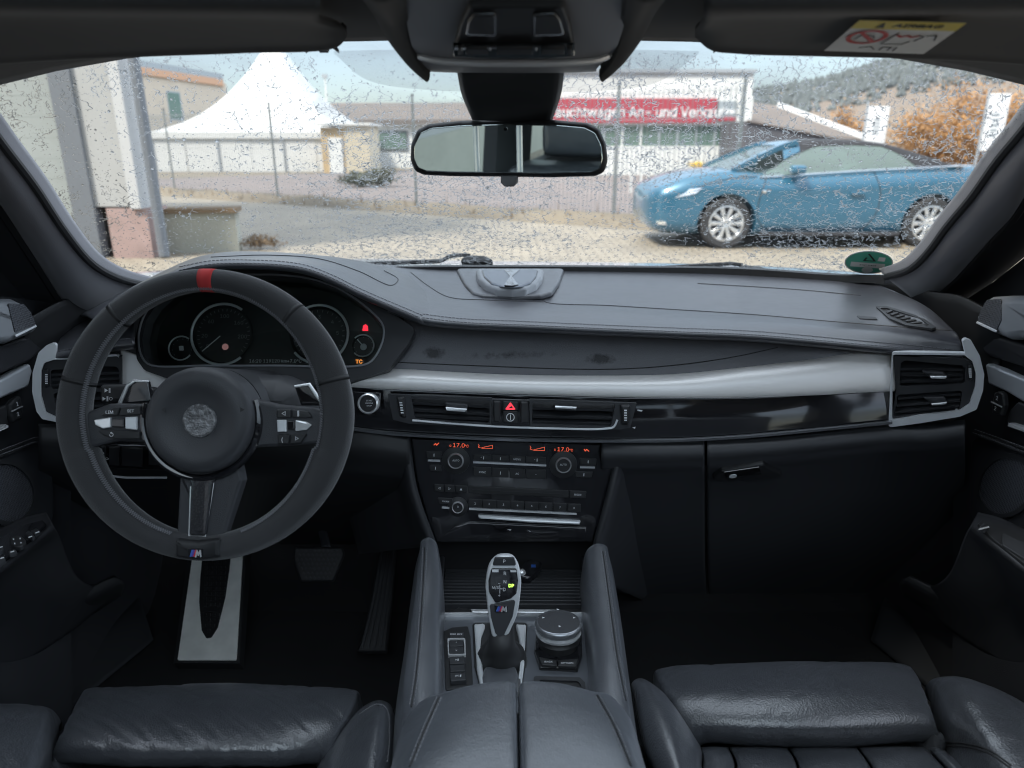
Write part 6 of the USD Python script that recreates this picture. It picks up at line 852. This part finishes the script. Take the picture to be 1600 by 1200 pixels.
ap = Plane.of(P(594, 857, y=1.30), P(619, 857, y=1.30), P(580, 1018, y=1.13)); t = thing('accelerator_pedal', 'tall ribbed black accelerator pedal beside the console', 'pedal', ap.hit(580, 1018)); part(t, 'pad', plate(ap, [(592, 857), (619, 857), (611, 950), (604, 1019), (556, 1019), (568, 990), (580, 930)], .012, .004, 0, .004), 'dark_plastic')
for k in range(4): f = .18 + k * .21; part(t, 'rib', sweep(cr([ap.hit(592 + 27 * f, 861, .012), ap.hit(580 + 31 * f, 930, .012), ap.hit(557 + 46 * f, 1013, .012)], 16), [(-.003, -.001), (.003, -.001), (.002, .0025), (-.002, .0025)], up=ap.n), 'soft_plastic')
# ================================================================ SEATS AND DOORS
mat('seat_leather', (.034, .036, .041), .31, spec=1.0, coat=.4, coat_rough=.25, bump=[('vor', 430, .00038), ('noise', 70, .0008), ('noise', 16, .0008)], var=(8, .12))
def pad(rows, nu=60, nv=50, t=.006, ends=False):
    Q = [[P(a, b, z=z) for a, b, z in rr] for rr in rows]
    if ends: Q = [[q[0] + [.004, 0, -.07], q[0] + [-.002, 0, -.016]] + q + [q[-1] + [.002, 0, -.016], q[-1] + [-.004, 0, -.07]] for q in Q]
    return shell(loft(Q, nu, nv), t, (0, .3, 3))
def wrinkle(m, seed, amp=.0022, ang=.9, fx=26, lo=None):
    """Soft creases running across the leather."""
    v = np.array(m.vertices); n = m.vertex_normals; c, s = math.cos(ang), math.sin(ang); q = np.stack([(v[:, 0] * c + v[:, 1] * s) * fx, (-v[:, 0] * s + v[:, 1] * c) * 5, v[:, 2] * 5], 1); w = meshkit.fbm(q + 7 * seed, 3, seed); r = 1 - np.abs(2 * w - 1) * 6; v = v - n * (np.clip(r, 0, 1) ** 2 * amp)[:, None]; return tm(v, m.faces)
drv = thing('driver_seat', 'black leather driver seat cushion below the steering wheel', 'car seat', P(320, 1150, z=.40))
TH = [[(128, 1110, .44), (240, 1100, .44), (360, 1096, .44), (480, 1102, .44), (566, 1110, .44)], [(128, 1088, .545), (240, 1080, .55), (360, 1076, .55), (480, 1081, .55), (562, 1090, .545)], [(131, 1079, .578), (240, 1071, .588), (360, 1067, .59), (480, 1072, .588), (558, 1080, .578)], [(120, 1098, .600), (235, 1090, .618), (355, 1087, .622), (472, 1091, .618), (550, 1098, .600)], [(100, 1135, .612), (225, 1130, .634), (345, 1128, .638), (460, 1130, .634), (530, 1135, .612)], [(84, 1172, .605), (215, 1172, .628), (335, 1172, .632), (445, 1172, .628), (508, 1172, .605)], [(76, 1193, .585), (208, 1195, .604), (330, 1196, .606), (436, 1195, .604), (496, 1193, .585)], [(74, 1196, .56), (206, 1199, .57), (328, 1200, .57), (434, 1199, .57), (492, 1196, .56)]]
part(drv, "thigh_support", wrinkle(pad(TH, 120, 90, ends=True), 3, .0019, .95, 42), 'seat_leather', True)
CB = [[(78, 1200, .575), (330, 1203, .575), (490, 1200, .575)], [(70, 1212, .61), (325, 1214, .612), (482, 1212, .61)], [(0, 1420, .62), (300, 1420, .62), (400, 1420, .62)]]; part(drv, 'cushion', pad(CB, 40, 20), 'seat_leather', True)
BL = [[(-150, 1160, .50), (-60, 1120, .52), (20, 1110, .53), (80, 1120, .53), (98, 1140, .53)], [(-140, 1148, .60), (-60, 1108, .625), (20, 1101, .632), (72, 1106, .625), (97, 1128, .58)], [(-150, 1170, .655), (-70, 1140, .668), (10, 1135, .668), (62, 1138, .655), (92, 1150, .59)], [(-200, 1240, .675), (-90, 1220, .685), (-10, 1215, .685), (48, 1212, .665), (78, 1208, .59)], [(-330, 1420, .68), (-200, 1400, .69), (-90, 1380, .69), (-30, 1350, .67), (20, 1320, .6)]]
part(drv, 'side_bolster', wrinkle(pad(BL, 50, 50), 5, .0014), 'seat_leather', True)
BR = [[(540, 1130, .52), (570, 1106, .53), (596, 1101, .53), (612, 1108, .53), (618, 1130, .50)], [(535, 1138, .585), (566, 1107, .622), (592, 1095.5, .640), (606, 1100, .632), (616, 1122, .56)], [(512, 1172, .59), (548, 1140, .648), (588, 1118, .670), (607, 1122, .655), (620, 1140, .56)], [(490, 1210, .59), (532, 1188, .655), (582, 1165, .68), (606, 1165, .66), (621, 1175, .56)], [(420, 1400, .60), (470, 1380, .66), (550, 1350, .69), (590, 1340, .67), (612, 1340, .56)]]
br = pad(BR, 50, 50); part(drv, 'side_bolster', br, 'seat_leather', True); hb_ = hitter(br); part(drv, 'stitching', stitches(drawn(hb_, [(560, 1117), (590, 1101), (604, 1108), (608, 1150), (604, 1196)], 50), .0042, .0016, .0005), 'thread', False, kind='stuff')
pas = thing('passenger_seat', 'black leather passenger seat cushion with pleats and raised bolsters', 'car seat', P(1250, 1130, z=.40))
TP = [[(1030, 1080, .45), (1150, 1068, .45), (1296, 1065, .45), (1420, 1072, .45)], [(1024, 1056, .56), (1150, 1046, .562), (1296, 1043, .562), (1426, 1052, .56)], [(1026, 1047, .597), (1150, 1036.5, .606), (1296, 1033.5, .606), (1423, 1042, .597)], [(1036, 1066, .622), (1155, 1056, .640), (1300, 1054, .640), (1436, 1062, .622)], [(1058, 1100, .634), (1170, 1095, .655), (1305, 1094, .655), (1450, 1098, .634)], [(1082, 1138, .626), (1185, 1137, .645), (1310, 1137, .645), (1463, 1137, .626)], [(1094, 1160, .600), (1192, 1163, .612), (1312, 1163.5, .612), (1467, 1159, .600)], [(1097, 1164, .57), (1194, 1168, .575), (1313, 1168, .575), (1466, 1164, .57)]]
part(pas, 'thigh_support', wrinkle(pad(TP, 120, 90, ends=True), 9, .0017, 2.2, 42), 'seat_leather', True)
xs0, xs1 = [1094, 1140, 1233, 1341, 1449, 1476], [1096, 1150, 1247, 1362, 1476, 1512]
for k in range(5):
    a0, a1, c0, c1 = xs0[k] + .8, xs0[k + 1] - .8, xs1[k] + 1, xs1[k + 1] - 1; m0, m1 = (a0 + a1) / 2, (c0 + c1) / 2; ex = lambda q: (q - 1270) * .55 + q
    part(pas, 'cushion_pleat', pad([[(a0, 1168, .560), (m0, 1168, .570), (a1, 1168, .560)], [(a0, 1171, .588), (a0 + 5, 1170, .600), (m0, 1169.5, .606), (a1 - 5, 1170, .600), (a1, 1171, .588)], [(c0, 1200, .592), (c0 + 6, 1200, .612), (m1, 1200, .618), (c1 - 6, 1200, .612), (c1, 1200, .592)], [(ex(c0), 1330, .60), (ex(c0) + 8, 1330, .622), (ex(m1), 1330, .63), (ex(c1) - 8, 1330, .622), (ex(c1), 1330, .60)]], 24, 30, .004), 'seat_leather', True)
PL = [[(1000, 1110, .50), (990, 1080, .53), (1004, 1070, .54), (1030, 1085, .54), (1050, 1110, .53)], [(992, 1100, .58), (989, 1068, .632), (1004, 1062, .645), (1034, 1080, .632), (1054, 1110, .58)], [(1000, 1140, .58), (1000, 1106, .655), (1022, 1096, .674), (1056, 1112, .655), (1078, 1140, .59)], [(1010, 1190, .58), (1012, 1160, .66), (1042, 1150, .684), (1080, 1160, .66), (1097, 1172, .59)], [(1030, 1240, .58), (1034, 1215, .662), (1060, 1206, .684), (1086, 1206, .66), (1098, 1206, .60)], [(1080, 1400, .58), (1090, 1380, .66), (1110, 1360, .685), (1130, 1350, .66), (1140, 1340, .60)]]
pl_ = pad(PL, 50, 50); part(pas, 'side_bolster', pl_, 'seat_leather', True); h = hitter(pl_); part(pas, 'seam', tube(drawn(h, [(992, 1078), (996, 1110), (1006, 1158), (1014, 1198)], 40, .0003), .0011, 5), 'rubber', kind='stuff')
PR = [[(1446, 1090, .54), (1466, 1076, .54), (1510, 1074, .53), (1560, 1092, .52), (1640, 1140, .50)], [(1446, 1072, .585), (1464, 1060, .630), (1496, 1057, .645), (1534, 1067, .640), (1580, 1087, .625), (1650, 1130, .58)], [(1452, 1096, .59), (1474, 1084, .648), (1510, 1084, .672), (1556, 1096, .672), (1610, 1120, .650), (1670, 1165, .59)], [(1464, 1140, .59), (1490, 1130, .648), (1530, 1130, .678), (1586, 1140, .680), (1640, 1160, .655), (1700, 1200, .59)], [(1478, 1172, .59), (1512, 1170, .640), (1556, 1176, .676), (1614, 1184, .682), (1680, 1205, .66), (1750, 1240, .6)], [(1530, 1300, .60), (1580, 1310, .65), (1640, 1330, .68), (1720, 1350, .685), (1800, 1370, .66), (1880, 1390, .6)]]
pr_ = wrinkle(pad(PR, 60, 60), 12, .0016, 1.7, 22); part(pas, 'side_bolster', pr_, 'seat_leather', True); h = hitter(pr_)
for d in (0, 5): q = drawn(h, [(1478, 1160 + d), (1510, 1162 + d), (1545, 1172 + d), (1580, 1196 + d)], 40, .0003); part(pas, 'seam', tube(q, .0011, 5), 'rubber', kind='stuff')
for s, th_ in ((-1, drv), (1, pas)):
    x = s * .40; part(th_, 'backrest', [box((x - .24, -.20, .55), (x + .24, -.04, 1.06), .06)], 'seat_leather', 40); part(th_, 'headrest', box((x - .14, -.22, 1.25), (x + .14, -.12, 1.37), .04), 'seat_leather', 40)
    for dx in (-.06, .06): part(th_, 'headrest_post', tube([(x + dx, -.17, 1.05), (x + dx, -.17, 1.28)], .008, 10), 'chrome')
    part(th_, 'seat_base', box((x - .22, .10, .37), (x + .22, .70, .52), .02), 'dark_plastic')
# ---- doors
mat('door_silver', (.42, .44, .47), .34, .5)
mat('door_leather', (.015, .0155, .018), .5, bump=[('vor', 700, .00015)], var=(6, .1))
def door(side, lab, pl, D):
    t = thing('front_door', lab, 'car door', pl.o); f = lambda l: [(a if side < 0 else 1600 - a, b) for a, b in l] if not D.get('own') else l
    part(t, 'panel', plate(pl, D['panel'], .02, base=-.03), 'door_leather')
    for nm, q, th, b, m in D['plates']: part(t, nm, plate(pl, q, th, b, -.008 if th > .012 else -.002, .003), m, 40)
    tw = part(t, 'tweeter_pod', plate(pl, D['pod'], .030, .012, 0, .006), 'grey_plastic', 50); part(tw, 'grille', plate(pl, D['grill'], .002, .001, .0295, .003), 'grille_mesh'); part(tw, 'chrome_bar', plate(pl, D['bar'], .002, .0008, .0320), 'satin_silver')
    s = part(t, 'memory_switch', plate(pl, D['sw'], .008, .003, .006, .003), 'dark_plastic'); part(s, 'chrome_bar', tube([pl.hit(*q, .0150) for q in D['swb']], .0012, 6), 'chrome'); part(s, 'symbol', [text(pl, '☼' if False else c, x, y, .006, .0142, depth=.0002) for c, x, y in D['sws']], 'white_print', kind='stuff')
    part(t, 'pull_cup', plate(pl, D['cup'], .004, .002, .004, .003), 'dark_plastic'); part(t, 'handle', plate(pl, D['hand'], .016, .005, .004, .002), 'chrome')
    for l in D['seams']: part(t, 'stitching', stitches([pl.hit(*q, .010) for q in l], .005, .0018, .0006), 'thread', False, kind='stuff'); part(t, 'seam', tube([pl.hit(a, b + 2.5, .010) for a, b in l], .0012, 5), 'rubber', kind='stuff')
    cx, cy, rx, ry, rot = D['spk']; el = lambda k: [(cx + k * (rx * math.cos(a) * math.cos(rot) - ry * math.sin(a) * math.sin(rot)), cy + k * (rx * math.cos(a) * math.sin(rot) + ry * math.sin(a) * math.cos(rot))) for a in np.arange(40) / 40 * 2 * np.pi]; sp = part(t, 'speaker', ringplate(pl, el(1.0), el(.86), .006, .004), 'dark_plastic', 30); part(sp, 'grille', plate(pl, el(.87), .003, .001, .004), 'speaker_mesh', 30)
    return t
mm3 = usdkit.material(stage, '/World/Looks/speaker_mesh', {'g': ('geometry', {}), 'v': ('voronoi_texture', {'scale': 330.0, 'randomness': .15}), 'b': ('bump', {'distance': .0015, 'invert': True}), 'r': ('rgb_ramp', {'ramp': [(0.0, (.006, .006, .007)), (.35, (.012, .012, .014)), (.5, (.05, .052, .06)), (1, (.06, .062, .07))]}), 'p': ('principled_bsdf', {'roughness': .5})}, [('g.position', 'v.vector'), ('v.distance', 'r.fac'), ('v.distance', 'b.height'), ('r.color', 'p.base_color'), ('b.normal', 'p.normal')], surface='p.BSDF'); MATS['speaker_mesh'] = mm3; MATS['grille_mesh'] = mm3
DL = Plane.of(P(0, 600, d=1.03), P(60, 600, d=1.115), P(0, 900, d=1.03)); DR = Plane.of(P(1600, 600, d=1.03), P(1540, 600, d=1.115), P(1600, 900, d=1.03))
door(-1, 'left front door with speaker, silver strip and window switches', DL, dict(panel=[(-200, 440), (60, 470), (110, 480), (112, 1150), (-200, 1300)],
    plates=[('belt_pad', [(-60, 555), (62, 520), (84, 516), (78, 540), (48, 566), (-60, 612)], .018, .006, 'door_leather'), ('silver_strip', [(-60, 618), (0, 594), (48, 568), (52, 580), (46, 604), (20, 616), (-60, 650)], .012, .004, 'door_silver'), ('lower_pad', [(-60, 735), (0, 712), (60, 690), (80, 690), (86, 800), (60, 870), (-60, 960)], .008, .003, 'door_leather')],
    pod=[(-40, 468), (28, 467), (45, 475), (60, 500), (64, 515), (55, 523), (20, 537), (-40, 542)], grill=[(13, 474), (38, 475), (49, 488), (57, 507), (24, 520)], bar=[(25, 523), (57, 508), (58, 511), (26, 527)], sw=[(16, 632), (25, 623), (33, 618), (37, 640), (35, 655), (22, 660), (18, 650)], swb=[(18, 643), (35, 635)], sws=[('1', 27, 631), ('2', 28, 647)], cup=[(-60, 660), (14, 632), (12, 650), (14, 662), (0, 676), (-60, 700)], hand=[(-60, 690), (0, 668), (14, 662), (16, 668), (0, 678), (-60, 706)], seams=[[(-40, 722), (0, 704), (60, 681)], [(-40, 730), (0, 711), (60, 688)]], spk=(12, 770, 47, 54, -.5)))
door(1, 'right front door with speaker, silver strip and chrome pull handle', DR, dict(panel=[(1800, 440), (1540, 470), (1490, 480), (1488, 1150), (1800, 1300)],
    plates=[('belt_pad', [(1660, 600), (1600, 575), (1540, 556), (1520, 530), (1514, 516), (1540, 520), (1660, 555)], .018, .006, 'door_leather'), ('silver_strip', [(1660, 612), (1600, 593), (1560, 575), (1538, 567), (1543, 600), (1570, 612), (1600, 630), (1660, 652)], .012, .004, 'door_silver'), ('lower_pad', [(1660, 735), (1600, 708), (1530, 678), (1516, 690), (1514, 800), (1540, 850), (1660, 960)], .008, .003, 'door_leather')],
    pod=[(1520, 502), (1530, 475), (1540, 464), (1570, 462), (1640, 466), (1640, 525), (1590, 530), (1570, 531), (1548, 522)], grill=[(1532, 484), (1542, 468), (1563, 467), (1564, 500), (1556, 517), (1526, 504)], bar=[(1524, 505), (1526, 502), (1556, 516), (1555, 520)], sw=[(1553, 613), (1560, 611), (1566, 616), (1568, 634), (1563, 650), (1549, 646), (1548, 636)], swb=[(1549, 628), (1565, 636)], sws=[('1', 1558, 622), ('2', 1555, 638)], cup=[(1660, 660), (1590, 628), (1578, 640), (1572, 660), (1600, 676), (1660, 700)], hand=[(1660, 700), (1600, 678), (1572, 664), (1573, 660), (1600, 669), (1660, 690)], seams=[[(1523, 671), (1560, 684), (1600, 699), (1650, 720)], [(1520, 676), (1558, 690), (1600, 706), (1650, 728)]], spk=(1570, 759, 46, 52, .5)))
def armrest(side, sx):
    """The shelf below the speaker that carries the window switches, and the bins below it."""
    t = f'/World/front_door' + ('' if side < 0 else '_001'); A = lambda a, b, z: P(a if side < 0 else 1600 - a, b, z=z)
    top = [[A(-60, 850, .80), A(0, 826, .80), A(40, 808, .80), A(72, 800, .795)], [A(-60, 925, .795), A(0, 890, .795), A(50, 850, .795), A(84, 822, .79)], [A(-60, 945, .77), A(0, 906, .77), A(56, 862, .77), A(92, 836, .765)], [A(-60, 1010, .66), A(0, 975, .66), A(80, 930, .66), A(120, 900, .66)], [A(-60, 1100, .55), A(0, 1060, .55), A(120, 980, .52), A(180, 930, .52)]]
    part(t, 'arm_rest', shell(loft(top, 40, 40), .006), 'door_leather', True)
    pk = [[A(-80, 1000, .60), A(20, 955, .60), A(100, 935, .60), A(180, 900, .60)], [A(-80, 985, .585), A(30, 962, .585), A(110, 944, .585), A(192, 908, .585)], [A(-80, 1060, .50), A(40, 1010, .50), A(120, 975, .50), A(190, 930, .50)]]
    part(t, 'door_bin', shell(loft(pk, 40, 16), .008), 'dark_plastic', True)
    part(t, 'bin_edge', tube(cr([A(-60, 1000, .53), A(0, 972, .53), A(50, 960, .53), A(128, 957, .53)], 20), .0025, 6), 'soft_plastic')
    sl_ = [[A(-120, 1130, .42), A(0, 1080, .42), (A(120, 1000, .40)), A(215, 930, .40)], [A(-120, 1150, .43), A(0, 1096, .43), A(120, 1016, .41), A(222, 944, .41)], [A(-120, 1240, .38), A(0, 1190, .38), A(130, 1090, .36), A(240, 1000, .36)]]
    part(t, 'lower_trim', shell(loft(sl_, 40, 16), .01), 'soft_plastic', True)
    return t, A
t, A = armrest(-1, 1); ap_ = Plane.of(A(0, 860, .797), A(40, 830, .797), A(0, 890, .797)); ap_.n = ap_.n if ap_.n[2] > 0 else -ap_.n
ws_p = part(t, 'switch_plate', plate(ap_, [(-40, 862), (0, 840), (30, 822), (66, 812), (72, 818), (50, 840), (0, 880), (-40, 908)], .004, .001, .001, .002), 'gloss_black')
part(ws_p, 'mirror_knob', plate(ap_, [(27 + 13 * math.cos(a), 845 + 9 * math.sin(a)) for a in np.arange(20) / 20 * 6.2832], .006, .002, .0052), 'dark_plastic'); part(ws_p, 'knob_dots', [plate(ap_, [(27 + 7 * math.cos(a) + dx, 845 + 5 * math.sin(a) + dy) for dx, dy in ((-1, -1), (1, -1), (1, 1), (-1, 1))], .0003, 0, .0114) for a in (.6, 2.2, 3.7, 5.4)], 'white_print', kind='stuff')
for q in ([(38, 832), (46, 828), (54, 836), (50, 840)], [(48, 828), (57, 824), (62, 828), (54, 835)], [(12, 860), (24, 857), (26, 861), (14, 865)], [(-6, 858), (4, 852), (4, 858), (-4, 864)], [(-8, 876), (4, 868), (8, 872), (-2, 882)]): part(ws_p, 'window_switch', plate(ap_, q, .006, .002, .0052, .0008), 'soft_plastic')
part(ws_p, 'switch_marks', [plate(ap_, [(a, b), (a + 6, b - 2), (a + 6.5, b - .8), (a + .5, b + 1.2)], .0004, 0, .0115) for a, b in ((44, 839), (55, 832), (16, 862), (-2, 855), (0, 872))], 'white_print', kind='stuff')
t, A = armrest(1, -1); ap_ = Plane.of(A(0, 860, .797), A(40, 830, .797), A(0, 890, .797)); ap_.n = ap_.n if ap_.n[2] > 0 else -ap_.n
sp_l = part(t, 'switch_plate', plate(ap_, [(1640, 862), (1600, 840), (1570, 822), (1534, 812), (1528, 818), (1550, 840), (1600, 880), (1640, 908)], .004, .001, .001, .002), 'dark_plastic'); part(sp_l, 'window_switch', plate(ap_, [(1530, 823), (1536, 816), (1545, 820), (1540, 827)], .006, .002, .0052, .0008), 'soft_plastic'); part(sp_l, 'switch_mark', plate(ap_, [(1529, 826), (1545, 822), (1546, 824), (1530, 828)], .0006, 0, .0115), 'chrome'); part(sp_l, 'grip_recess', plate(ap_, [(1566, 832), (1640, 866), (1640, 900), (1600, 872), (1566, 850)], .003, .001, .0052, .002), 'soft_plastic')
